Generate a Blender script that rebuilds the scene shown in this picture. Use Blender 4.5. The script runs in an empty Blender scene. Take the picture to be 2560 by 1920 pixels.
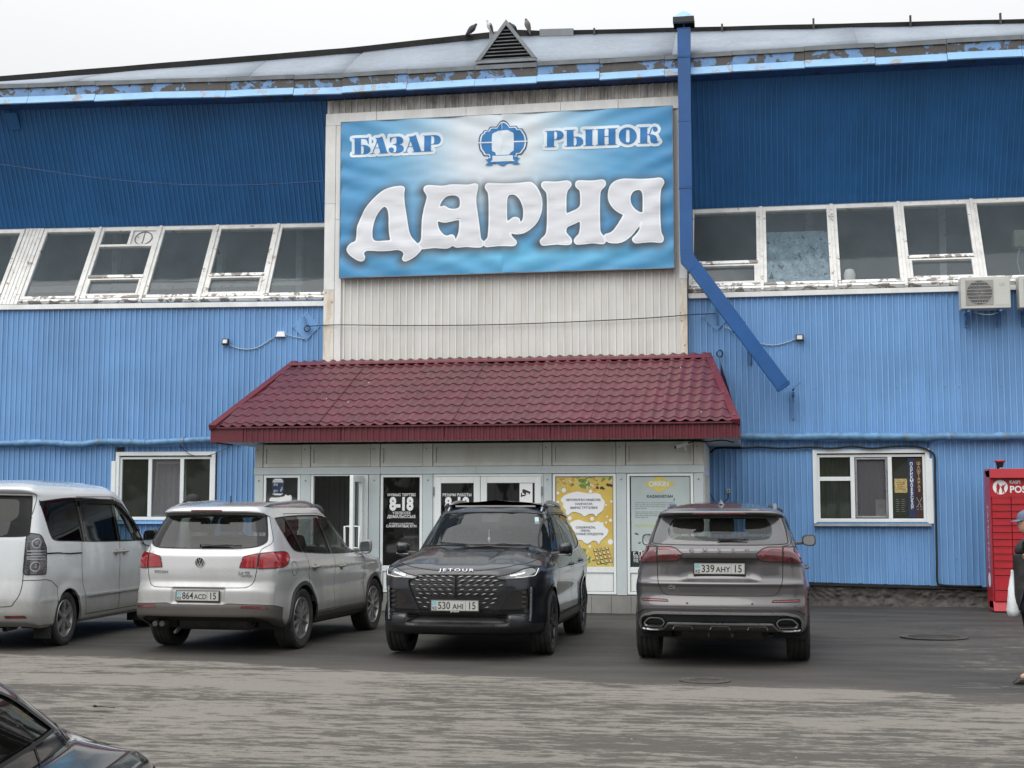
import bpy, bmesh, math, random
import numpy as np
from mathutils import Vector, Matrix, noise as mnoise
random.seed(7); np.random.seed(7)
SC = bpy.context.scene
COL = SC.collection
R = math.radians
# ------------------------------------------------------------------ camera
CAM_F, CAM_PITCH, CAM_YAW, CAM_D, CAM_H = 3500.0, R(5.3), R(10), 24.8, 1.56
cam = bpy.data.cameras.new('camera')
cam.sensor_width = 36.0
cam.lens = CAM_F / 2560 * 36.0
cam.clip_start = 0.1
cam.clip_end = 2000
camo = bpy.data.objects.new('camera', cam)
COL.objects.link(camo)
camo.location = (0, -CAM_D, CAM_H)
camo.rotation_euler = (R(90) + CAM_PITCH, 0, CAM_YAW)
SC.camera = camo
# ------------------------------------------------------------------ sky and sun (overcast)
SUN_EL, SUN_ROT = R(48), R(145)
world = bpy.data.worlds.new('World')
SC.world = world
world.use_nodes = True
nt = world.node_tree
nt.nodes.clear()
wo = nt.nodes.new('ShaderNodeOutputWorld')
bg = nt.nodes.new('ShaderNodeBackground')
sky = nt.nodes.new('ShaderNodeTexSky')
sky.sky_type = 'NISHITA'
sky.sun_disc = False
sky.sun_elevation = SUN_EL
sky.sun_rotation = SUN_ROT
sky.air_density = 1.0
sky.dust_density = 4.0
hs = nt.nodes.new('ShaderNodeHueSaturation')
hs.inputs['Saturation'].default_value = 0.10
nt.links.new(sky.outputs[0], hs.inputs['Color'])
# overcast dome: low sky dimmed, zenith out of view kept several times brighter, over the clear-sky model
geo = nt.nodes.new('ShaderNodeNewGeometry')
sep = nt.nodes.new('ShaderNodeSeparateXYZ')
tc = nt.nodes.new('ShaderNodeTexCoord')
nt.links.new(tc.outputs['Generated'], sep.inputs[0])
ramp = nt.nodes.new('ShaderNodeValToRGB')
ramp.color_ramp.elements[0].position = 0.0
ramp.color_ramp.elements[0].color = (5.0, 5.1, 5.2, 1)
ramp.color_ramp.elements[1].position = 1.0
ramp.color_ramp.elements[1].color = (18.0, 18.3, 18.7, 1)
for p_, c_ in ((.25, 6.3), (.5, 9.2), (.75, 13.3)):
 e_ = ramp.color_ramp.elements.new(p_)
 e_.color = (c_ * .985, c_, c_ * 1.02, 1)
nt.links.new(sep.outputs['Z'], ramp.inputs[0])
cn = nt.nodes.new('ShaderNodeTexNoise')
cn.inputs['Scale'].default_value = 2.2
cn.inputs['Detail'].default_value = 4
nt.links.new(tc.outputs['Generated'], cn.inputs['Vector'])
cm = nt.nodes.new('ShaderNodeMapRange')
cm.inputs['To Min'].default_value = 0.93
cm.inputs['To Max'].default_value = 1.07
nt.links.new(cn.outputs[0], cm.inputs[0])
cmul = nt.nodes.new('ShaderNodeVectorMath')
cmul.operation = 'SCALE'
nt.links.new(ramp.outputs[0], cmul.inputs[0])
nt.links.new(cm.outputs[0], cmul.inputs['Scale'])
mx = nt.nodes.new('ShaderNodeMix')
mx.data_type = 'RGBA'
mx.inputs[0].default_value = 0.9
nt.links.new(hs.outputs[0], mx.inputs[6])
nt.links.new(cmul.outputs[0], mx.inputs[7])
nt.links.new(mx.outputs[2], bg.inputs[0])
bg.inputs[1].default_value = 0.10
nt.links.new(bg.outputs[0], wo.inputs[0])
sun = bpy.data.lights.new('sun', 'SUN')
sun.energy = 1.3
sun.angle = R(60)
sun.color = (1.0, 0.97, 0.93)
suno = bpy.data.objects.new('sun', sun)
COL.objects.link(suno)
suno.rotation_euler = (R(90) - SUN_EL, 0, SUN_ROT - R(180) - R(0))
SC.view_settings.view_transform = 'Standard'
SC.view_settings.look = 'None'
SC.view_settings.exposure = 0.5
SC.view_settings.gamma = 1.0
SC.view_settings.use_curve_mapping = False
SC.render.engine = 'CYCLES'
SC.cycles.max_bounces = 8
SC.cycles.transparent_max_bounces = 12
# ------------------------------------------------------------------ measuring the place
_cy, _sy = math.cos(CAM_YAW), math.sin(CAM_YAW)
_cp, _sp = math.cos(CAM_PITCH), math.sin(CAM_PITCH)
_fw = np.array([-_sy * _cp, _cy * _cp, _sp])
_rt = np.array([_cy, _sy, 0.0])
_up = np.cross(_rt, _fw)
_C = np.array([0, -CAM_D, CAM_H])
def ray(u, v):
 return _fw + _rt * (u - 1280) / CAM_F - _up * (v - 960) / CAM_F
def ground(u, v, z=0.0):
 r = ray(u, v)
 return _C + r * (z - CAM_H) / r[2]
class Frame:
 """a wall line: local a runs right along the wall, n out towards the yard, z up"""
 def __init__(s, o, ang):
  s.o = np.array([o[0], o[1], 0.0])
  s.A = np.array([math.cos(ang), math.sin(ang), 0.0])
  s.N = np.array([math.sin(ang), -math.cos(ang), 0.0])
  s.M = Matrix(((s.A[0], s.N[0], 0, o[0]), (s.A[1], s.N[1], 0, o[1]), (0, 0, 1, 0), (0, 0, 0, 1)))
 def w(s, a, n, z):
  return s.o + s.A * a + s.N * n + np.array([0, 0, z])
 def at(s, u, v, n=0.0):
  r = ray(u, v)
  k = (n - (_C - s.o) @ s.N) / (r @ s.N)
  p = _C + r * k
  return float((p - s.o) @ s.A), float(p[2])
MAIN = Frame((0, 0), 0.0)
_j = MAIN.at(812, 1400)[0]
LEFT = Frame((_j, 0), R(4.5))      # local a is negative leftwards
# ------------------------------------------------------------------ materials
def new_mat(name):
 m = bpy.data.materials.new(name)
 m.use_nodes = True
 t = m.node_tree
 b = t.nodes['Principled BSDF']
 return m, t, b
def _n(t, kind, **kw):
 n = t.nodes.new(kind)
 for k, v in kw.items():
  setattr(n, k, v)
 return n
def mixc(t, fac, a, b, mode='MIX'):
 m = _n(t, 'ShaderNodeMix', data_type='RGBA', blend_type=mode)
 for sock, val in ((0, fac), (6, a), (7, b)):
  if hasattr(val, 'node') or isinstance(val, bpy.types.NodeSocket):
   t.links.new(val, m.inputs[sock])
  elif isinstance(val, (int, float)):
   m.inputs[sock].default_value = val
  else:
   m.inputs[sock].default_value = (*val[:3], 1)
 return m.outputs[2]
def coords(t, scale=(1, 1, 1), kind='Object', rot=(0, 0, 0)):
 c = _n(t, 'ShaderNodeTexCoord')
 mp = _n(t, 'ShaderNodeMapping')
 mp.inputs['Scale'].default_value = scale
 mp.inputs['Rotation'].default_value = rot
 t.links.new(c.outputs[kind], mp.inputs[0])
 return mp.outputs[0]
def noise(t, vec, scale, detail=4, rough=.55, lo=.35, hi=.65, dist=0.0):
 n = _n(t, 'ShaderNodeTexNoise')
 n.inputs['Scale'].default_value = scale
 n.inputs['Detail'].default_value = detail
 n.inputs['Roughness'].default_value = rough
 n.inputs['Distortion'].default_value = dist
 t.links.new(vec, n.inputs['Vector'])
 r = _n(t, 'ShaderNodeMapRange')
 r.inputs['From Min'].default_value = lo
 r.inputs['From Max'].default_value = hi
 t.links.new(n.outputs[0], r.inputs[0])
 return r.outputs[0]
def mathn(t, op, a, b=None):
 m = _n(t, 'ShaderNodeMath', operation=op)
 for i, v in enumerate((a, b)):
  if v is None:
   continue
  if isinstance(v, bpy.types.NodeSocket):
   t.links.new(v, m.inputs[i])
  else:
   m.inputs[i].default_value = v
 return m.outputs[0]
def pmat(name, col, rough=.5, metal=0.0, var=.12, vscale=2.5, dirt=0.0, dirtcol=(.09, .08, .065),
  dscale=1.3, stretch=(1, 1, .25), bump=0.0, bscale=60, coat=0.0, peel=0.0, peelcol=(.1, .09, .08),
  pscale=6, rnd=0.0, spec=.5):
 m, t, b = new_mat(name)
 v0 = coords(t)
 vs = coords(t, stretch)
 c = mixc(t, noise(t, v0, vscale), [x * (1 - var) for x in col], [min(1, x * (1 + var)) for x in col])
 if rnd:
  oi = _n(t, 'ShaderNodeObjectInfo')
  r = _n(t, 'ShaderNodeMapRange')
  r.inputs['To Min'].default_value = 1 - rnd
  r.inputs['To Max'].default_value = 1 + rnd
  t.links.new(oi.outputs['Random'], r.inputs[0])
  mm = _n(t, 'ShaderNodeVectorMath', operation='SCALE')
  t.links.new(c, mm.inputs[0])
  t.links.new(r.outputs[0], mm.inputs['Scale'])
  c = mm.outputs[0]
 if dirt:
  f = mathn(t, 'MULTIPLY', noise(t, vs, dscale, 6, .65, .42, .78), dirt)
  c = mixc(t, f, c, dirtcol)
 if peel:
  f = noise(t, v0, pscale, 5, .6, 1 - peel - .01, 1 - peel + .01, .4)
  c = mixc(t, f, c, mixc(t, noise(t, v0, 40), peelcol, [x * 1.6 for x in peelcol]))
 t.links.new(c, b.inputs['Base Color'])
 b.inputs['Metallic'].default_value = metal
 rr = _n(t, 'ShaderNodeMapRange')
 t.links.new(noise(t, v0, 9), rr.inputs[0])
 rr.inputs['To Min'].default_value = max(.02, rough - .06)
 rr.inputs['To Max'].default_value = min(1, rough + .08)
 t.links.new(rr.outputs[0], b.inputs['Roughness'])
 b.inputs['Coat Weight'].default_value = coat
 b.inputs['Coat Roughness'].default_value = .04
 b.inputs['Specular IOR Level'].default_value = spec
 if bump:
  bn = _n(t, 'ShaderNodeBump')
  bn.inputs['Strength'].default_value = bump
  bn.inputs['Distance'].default_value = .01
  t.links.new(noise(t, v0, bscale, 6, .6, 0, 1), bn.inputs['Height'])
  t.links.new(bn.outputs[0], b.inputs['Normal'])
 return m
def glassmat(name, tint=(.5, .52, .5), rough=.02, film=0.0, wav=0.0, ior=1.5, filmcol=(.5, .52, .5)):
 """thin pane: tinted see-through plus mirror by Fresnel plus a little dusty film"""
 m = bpy.data.materials.new(name)
 m.use_nodes = True
 t = m.node_tree
 t.nodes.clear()
 out = _n(t, 'ShaderNodeOutputMaterial')
 tr = _n(t, 'ShaderNodeBsdfTransparent')
 tr.inputs[0].default_value = (*tint, 1)
 gl = _n(t, 'ShaderNodeBsdfGlossy')
 gl.inputs['Roughness'].default_value = rough
 fr = _n(t, 'ShaderNodeFresnel')
 # the same mirror strength from inside and outside, as on a thin pane
 ge = _n(t, 'ShaderNodeNewGeometry')
 iv = _n(t, 'ShaderNodeMapRange')
 iv.inputs['To Min'].default_value = ior
 iv.inputs['To Max'].default_value = 1 / ior
 t.links.new(ge.outputs['Backfacing'], iv.inputs[0])
 t.links.new(iv.outputs[0], fr.inputs[0])
 k = _n(t, 'ShaderNodeMath', operation='MULTIPLY_ADD')
 k.inputs[1].default_value = .95
 k.inputs[2].default_value = .0
 t.links.new(fr.outputs[0], k.inputs[0])
 if wav:
  bn = _n(t, 'ShaderNodeBump')
  bn.inputs['Strength'].default_value = wav
  bn.inputs['Distance'].default_value = .02
  t.links.new(noise(t, coords(t), 1.6, 2, .5, 0, 1), bn.inputs['Height'])
  t.links.new(bn.outputs[0], gl.inputs['Normal'])
  t.links.new(bn.outputs[0], fr.inputs['Normal'])
 mx = _n(t, 'ShaderNodeMixShader')
 t.links.new(k.outputs[0], mx.inputs[0])
 t.links.new(tr.outputs[0], mx.inputs[1])
 t.links.new(gl.outputs[0], mx.inputs[2])
 last = mx.outputs[0]
 if film:
  df = _n(t, 'ShaderNodeBsdfDiffuse')
  df.inputs[0].default_value = (*filmcol, 1)
  m2 = _n(t, 'ShaderNodeMixShader')
  f = mathn(t, 'MULTIPLY', mathn(t, 'ADD', mathn(t, 'MULTIPLY', noise(t, coords(t, (1, 1, .6)), 2, 5, .6, .2, .8), .4), .6), film)
  t.links.new(f, m2.inputs[0])
  t.links.new(last, m2.inputs[1])
  t.links.new(df.outputs[0], m2.inputs[2])
  last = m2.outputs[0]
 t.links.new(last, out.inputs[0])
 return m
M = {}
BLUE_L = (.140, .305, .575)
BLUE_D = (.021, .130, .34)
M['light_blue'] = pmat('light_blue_sheet', BLUE_L, .42, var=.12, vscale=.8, dirt=.55, dirtcol=(.075, .17, .35), dscale=1.6, stretch=(4, 4, .22), rnd=.05, bump=.06, bscale=9)
M['dark_blue'] = pmat('dark_blue_sheet', BLUE_D, .45, var=.12, vscale=.9, dirt=.25, dirtcol=(.008, .03, .075), dscale=1.6, stretch=(2, 2, .3), rnd=.05, bump=.05, bscale=9)
M['dark_blue_duct'] = pmat('dark_blue_duct', (.007, .082, .27), .42, var=.10, vscale=2, dirt=.15, bump=.05, bscale=6)
M['light_rib_shine'] = pmat('light_blue_rib_crest', (.20, .39, .66), .42, var=.08, vscale=1.1, dirt=.2, dirtcol=(.10, .2, .36), rnd=.05)  # paler crest colours: the bright line of light on each rib, painted in
M['dark_rib_shine'] = pmat('dark_blue_rib_crest', (.040, .165, .38), .42, var=.10, vscale=1.1, dirt=.2, dirtcol=(.01, .05, .12))
M['white_rib_shine'] = pmat('white_rib_crest', (.70, .70, .66), .5, var=.05, dirt=.25, dirtcol=(.3, .26, .2))
M['white_sheet'] = pmat('white_ribbed_sheet', (.60, .61, .585), .5, var=.06, vscale=1.5, dirt=.30, dirtcol=(.30, .25, .18), dscale=2.2, stretch=(2.5, 2.5, .25), rnd=.03)
M['white_dirty'] = pmat('sooty_ribbed_sheet', (.50, .48, .45), .6, var=.15, vscale=3, dirt=.95, dirtcol=(.10, .085, .07), dscale=2.8, stretch=(2.5, 2.5, .8))
M['white_trim'] = pmat('white_painted_trim', (.72, .73, .72), .5, var=.06, dirt=.4, dirtcol=(.35, .31, .25), dscale=3.5, rnd=.04)
M['rusty_trim'] = pmat('stained_white_trim', (.68, .66, .6), .55, var=.08, dirt=.8, dirtcol=(.38, .25, .11), dscale=2.6, stretch=(3, 3, .5), peel=.34, peelcol=(.16, .10, .06), pscale=14)
M['old_white'] = pmat('peeling_white_paint', (.74, .74, .72), .6, var=.07, dirt=.6, dirtcol=(.33, .30, .26), dscale=5, stretch=(1, 1, 1), peel=.36, peelcol=(.24, .21, .18), pscale=7, bump=.2, bscale=30)
M['peel_sill'] = pmat('weathered_sill_paint', (.80, .81, .80), .6, var=.05, peel=.47, peelcol=(.20, .18, .16), pscale=5.5, bump=.5, bscale=18)
M['pvc'] = pmat('white_pvc', (.76, .80, .80), .32, var=.03, dirt=.18, dirtcol=(.45, .45, .42), dscale=2.5)
M['panel_grey'] = pmat('pale_composite_panel', (.50, .56, .57), .4, var=.05, dirt=.25, dirtcol=(.35, .34, .30), dscale=2, rnd=.02)
M['panel_old'] = pmat('dusty_white_panel', (.56, .56, .52), .5, var=.05, dirt=.45, dirtcol=(.34, .30, .23), dscale=2.4, rnd=.03)
M['fascia_low'] = pmat('pale_blue_fascia', (.22, .42, .66), .45, var=.06, dirt=.3, dirtcol=(.2, .33, .5), dscale=4, peel=.40, peelcol=(.20, .22, .25), pscale=3.2)
M['fascia_mid'] = pmat('peeling_blue_fascia', (.125, .25, .46), .5, var=.14, vscale=5, peel=.51, peelcol=(.050, .047, .043), pscale=2.6, bump=.3, bscale=30)
M['soffit'] = pmat('dark_blue_soffit', (.014, .06, .20), .5, var=.15, peel=.42, peelcol=(.02, .025, .03), pscale=4)
M['galv'] = pmat('weathered_zinc', (.19, .21, .225), .5, metal=.3, var=.15, vscale=4, dirt=.5, dirtcol=(.14, .14, .14))
M['roofing'] = pmat('pale_zinc_roofing', (.19, .225, .27), .55, metal=.15, var=.10, vscale=1.2, dirt=.45, dirtcol=(.22, .25, .28), dscale=3, stretch=(.5, .5, 2), rnd=.05)
M['felt'] = pmat('black_roofing_felt', (.02, .019, .018), .8, var=.3)
M['red_roof'] = pmat('dark_red_metal_tile', (.115, .030, .042), .40, var=.14, vscale=1.5, dirt=.50, dirtcol=(.075, .05, .045), dscale=3.2, rnd=.06, bump=.03, bscale=40)
M['red_fascia'] = pmat('dark_red_fascia', (.115, .014, .024), .42, var=.12, dirt=.3, dirtcol=(.07, .03, .03))
M['black_plastic'] = pmat('black_plastic', (.012, .012, .013), .45, var=.2)
M['black_rubber'] = pmat('black_rubber', (.012, .012, .012), .75, var=.25)
M['dark_cable'] = pmat('dark_cable', (.015, .02, .03), .6)
M['grey_cable'] = pmat('grey_blue_cable', (.30, .38, .45), .5)
M['blue_metal'] = pmat('blue_painted_steel', (.08, .19, .38), .5, dirt=.4, dirtcol=(.03, .05, .08), dscale=6)
M['steel'] = pmat('dull_steel', (.22, .23, .24), .45, metal=.7)
M['chrome'] = pmat('chrome_trim', (.75, .76, .78), .16, metal=1.0, var=.03)
M['satin'] = pmat('satin_aluminium', (.42, .43, .45), .3, metal=.85, var=.05)
M['tile'] = pmat('grey_plinth_tile', (.24, .24, .23), .45, var=.10, vscale=3, dirt=.5, dirtcol=(.10, .09, .08), rnd=.06)
M['interior'] = pmat('dim_interior', (.16, .17, .16), .8, var=.2)
M['interior_dark'] = pmat('dark_interior', (.03, .033, .034), .85, var=.2)
M['curtain'] = pmat('pale_curtain', (.55, .55, .53), .8, var=.05)
M['red'] = pmat('locker_red', (.40, .018, .028), .35, var=.05, dirt=.15, dirtcol=(.2, .03, .03))
M['red_dk'] = pmat('locker_red_groove', (.12, .006, .01), .5)
M['white'] = pmat('print_white', (.80, .81, .82), .5, var=.02)
M['black'] = pmat('print_black', (.02, .02, .02), .5, var=.02)
M['pane'] = glassmat('window_glass', (.75, .80, .80), .03, film=.05, wav=.25)
M['pane_old'] = glassmat('old_window_glass', (.62, .68, .70), .05, film=.36, wav=.12, filmcol=(.20, .245, .27))
# ------------------------------------------------------------------ mesh building
class MB:
 def __init__(s, mtx=None):
  s.v, s.f, s.mi = [], [], []
  s.mtx = mtx
  s.cur = 0
 def add(s, vs, fs):
  o = len(s.v)
  s.v.extend([tuple(float(c) for c in p) for p in vs])
  s.f.extend([tuple(i + o for i in f) for f in fs])
  s.mi.extend([s.cur] * len(fs))
  return s
 def box(s, x0, x1, y0, y1, z0, z1):
  x0, x1 = min(x0, x1), max(x0, x1)
  y0, y1 = min(y0, y1), max(y0, y1)
  z0, z1 = min(z0, z1), max(z0, z1)
  return s.add([(x0, y0, z0), (x1, y0, z0), (x1, y1, z0), (x0, y1, z0), (x0, y0, z1), (x1, y0, z1), (x1, y1, z1), (x0, y1, z1)],
     [(0, 3, 2, 1), (4, 5, 6, 7), (0, 1, 5, 4), (1, 2, 6, 5), (2, 3, 7, 6), (3, 0, 4, 7)])
 def hexa(s, p):
  """8 corners, bottom four then top four"""
  return s.add(p, [(0, 3, 2, 1), (4, 5, 6, 7), (0, 1, 5, 4), (1, 2, 6, 5), (2, 3, 7, 6), (3, 0, 4, 7)])
 def quad(s, a, b, c, d):
  return s.add([a, b, c, d], [(0, 1, 2, 3)])
 def bar(s, p, q, w, h=None, up=(0, 0, 1)):
  h = h or w
  p, q = Vector(p), Vector(q)
  d = (q - p).normalized()
  sx = d.cross(Vector(up))
  if sx.length < 1e-4:
   sx = d.cross(Vector((0, 1, 0)))
  sx.normalize()
  sz = sx.cross(d)
  sx *= w / 2
  sz *= h / 2
  return s.hexa([p - sx - sz, p + sx - sz, q + sx - sz, q - sx - sz, p - sx + sz, p + sx + sz, q + sx + sz, q - sx + sz])
 def tube(s, pts, r, n=8, cap=True, closed=False):
  pts = [Vector(p) for p in pts]
  rs = r if isinstance(r, (list, tuple, np.ndarray)) else [r] * len(pts)
  vs, fs = [], []
  prev = None
  m = len(pts)
  for i, p in enumerate(pts):
   if closed:
    d = pts[(i + 1) % m] - pts[i - 1]
   else:
    d = (pts[min(i + 1, m - 1)] - pts[max(i - 1, 0)])
   d.normalize()
   if prev is None:
    a = d.cross(Vector((0, 0, 1)))
    if a.length < .1:
     a = d.cross(Vector((0, 1, 0)))
   else:
    a = prev - d * prev.dot(d)
   a.normalize()
   prev = a
   b = d.cross(a)
   for k in range(n):
    t = 2 * math.pi * k / n
    vs.append(p + (a * math.cos(t) + b * math.sin(t)) * rs[i])
  for i in range(m if closed else m - 1):
   j = (i + 1) % m
   for k in range(n):
    fs.append((i * n + k, i * n + (k + 1) % n, j * n + (k + 1) % n, j * n + k))
  if cap and not closed:
   fs.append(tuple(range(n - 1, -1, -1)))
   fs.append(tuple((m - 1) * n + k for k in range(n)))
  return s.add(vs, fs)
 def lathe(s, prof, c=(0, 0, 0), axis='z', n=24, a0=0, a1=2 * math.pi):
  """prof: (r, h) pairs"""
  vs, fs = [], []
  full = abs(a1 - a0 - 2 * math.pi) < 1e-6
  cnt = n if full else n + 1
  for k in range(cnt):
   t = a0 + (a1 - a0) * k / n
   for r, h in prof:
    x, y = r * math.cos(t), r * math.sin(t)
    p = {'z': (x, y, h), 'y': (x, h, y), 'x': (h, x, y)}[axis]
    vs.append((c[0] + p[0], c[1] + p[1], c[2] + p[2]))
  m = len(prof)
  for k in range(n):
   k2 = (k + 1) % cnt
   for i in range(m - 1):
    fs.append((k * m + i, k2 * m + i, k2 * m + i + 1, k * m + i + 1))
  return s.add(vs, fs)
 def prism(s, poly, d0, d1, axis='y'):
  """poly in the plane across axis, extruded d0..d1; poly may be concave (n-gon caps)"""
  n = len(poly)
  def pt(a, b, d):
   return {'y': (a, d, b), 'x': (d, a, b), 'z': (a, b, d)}[axis]
  vs = [pt(a, b, d0) for a, b in poly] + [pt(a, b, d1) for a, b in poly]
  fs = [tuple(range(n))[::-1], tuple(range(n, 2 * n))]
  for i in range(n):
   j = (i + 1) % n
   fs.append((i, j, n + j, n + i))
  return s.add(vs, fs)
 def build(s, name, mat, parent=None, smooth=False, bevel=0.0, sub=0, kind=None, fixn=True):
  me = bpy.data.meshes.new(name)
  vs = s.v
  if s.mtx is not None:
   mt = np.array(s.mtx)
   a = np.c_[np.array(vs), np.ones(len(vs))] @ mt.T
   vs = a[:, :3].tolist()
  me.from_pydata(vs, [], s.f)
  mats = mat if isinstance(mat, (list, tuple)) else [mat]
  for m in mats:
   me.materials.append(m)
  if len(mats) > 1:
   me.polygons.foreach_set('material_index', s.mi)
  if fixn:
   bm = bmesh.new()
   bm.from_mesh(me)
   bmesh.ops.recalc_face_normals(bm, faces=bm.faces)
   bm.to_mesh(me)
   bm.free()
  me.update()
  o = bpy.data.objects.new(name, me)
  COL.objects.link(o)
  if parent is not None:
   o.parent = parent
   o.matrix_parent_inverse = Matrix.Identity(4)
  if smooth:
   me.shade_smooth()
   if smooth is not True:
    try:
     me.set_sharp_from_angle(angle=R(smooth))
    except Exception:
     pass
  if bevel:
   b = o.modifiers.new('bevel', 'BEVEL')
   b.width = bevel
   b.segments = 2
   b.limit_method = 'ANGLE'
  if sub:
   b = o.modifiers.new('sub', 'SUBSURF')
   b.levels = b.render_levels = sub
  if kind:
   o['kind'] = kind
  return o
def thing(name, label, cat, loc=(0, 0, 0), rotz=0.0, group=None):
 o = bpy.data.objects.new(name, None)
 COL.objects.link(o)
 o.location = loc
 o.rotation_euler = (0, 0, rotz)
 o.empty_display_size = .2
 return tag(o, label, cat, group)
def tag(o, label, cat, group=None):
 o['label'] = label
 o['category'] = cat
 if group:
  o['group'] = group
 return o
def smooth_path(pts, n=10):
 """Catmull-Rom through pts"""
 P = [np.array(p, float) for p in pts]
 P = [2 * P[0] - P[1]] + P + [2 * P[-1] - P[-2]]
 out = []
 for i in range(1, len(P) - 2):
  for k in range(n):
   t = k / n
   out.append(.5 * ((2 * P[i]) + (-P[i - 1] + P[i + 1]) * t + (2 * P[i - 1] - 5 * P[i] + 4 * P[i + 1] - P[i + 2]) * t * t
       + (-P[i - 1] + 3 * P[i] - 3 * P[i + 1] + P[i + 2]) * t ** 3))
 out.append(P[-2])
 return out
def closed_path(pts, n=6):
 """closed Catmull-Rom in 2D"""
 P = [np.array(p, float) for p in pts]
 m = len(P)
 out = []
 for i in range(m):
  a, b, c, d = P[i - 1], P[i], P[(i + 1) % m], P[(i + 2) % m]
  for k in range(n):
   t = k / n
   out.append(.5 * (2 * b + (c - a) * t + (2 * a - 5 * b + 4 * c - d) * t * t + (-a + 3 * b - 3 * c + d) * t ** 3))
 return out
def text_mesh(s, size, bold=0.0, width=1.0, depth=.002, align='CENTER', spacing=1.0):
 """returns verts, faces in x right, y up"""
 cu = bpy.data.curves.new('txt', 'FONT')
 cu.body = s
 cu.size = size
 cu.offset = bold
 cu.extrude = depth
 cu.align_x = align
 cu.align_y = 'CENTER'
 cu.space_character = spacing
 cu.resolution_u = 3
 o = bpy.data.objects.new('txt', cu)
 COL.objects.link(o)
 dg = bpy.context.evaluated_depsgraph_get()
 me = bpy.data.meshes.new_from_object(o.evaluated_get(dg))
 vs = [(v.co.x * width, v.co.y, v.co.z) for v in me.vertices]
 fs = [tuple(p.vertices) for p in me.polygons]
 bpy.data.objects.remove(o)
 bpy.data.meshes.remove(me)
 return vs, fs
def poly_mesh(polys, depth=.002, offset=0.0):
 """filled 2D outlines (holes even-odd) -> verts, faces"""
 cu = bpy.data.curves.new('pol', 'CURVE')
 cu.dimensions = '2D'
 cu.fill_mode = 'BOTH'
 cu.extrude = depth
 cu.offset = offset
 for p in polys:
  sp = cu.splines.new('POLY')
  sp.points.add(len(p) - 1)
  for i, q in enumerate(p):
   sp.points[i].co = (float(q[0]), float(q[1]), 0, 1)
  sp.use_cyclic_u = True
 o = bpy.data.objects.new('pol', cu)
 COL.objects.link(o)
 dg = bpy.context.evaluated_depsgraph_get()
 me = bpy.data.meshes.new_from_object(o.evaluated_get(dg))
 vs = [tuple(v.co) for v in me.vertices]
 fs = [tuple(p.vertices) for p in me.polygons]
 bpy.data.objects.remove(o)
 bpy.data.meshes.remove(me)
 return vs, fs
def onwall(vs, a, z, n, s=1.0):
 """x->a, y->z, z->n out of wall"""
 return [(a + v[0] * s, n + v[2], z + v[1] * s) for v in vs]
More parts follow.
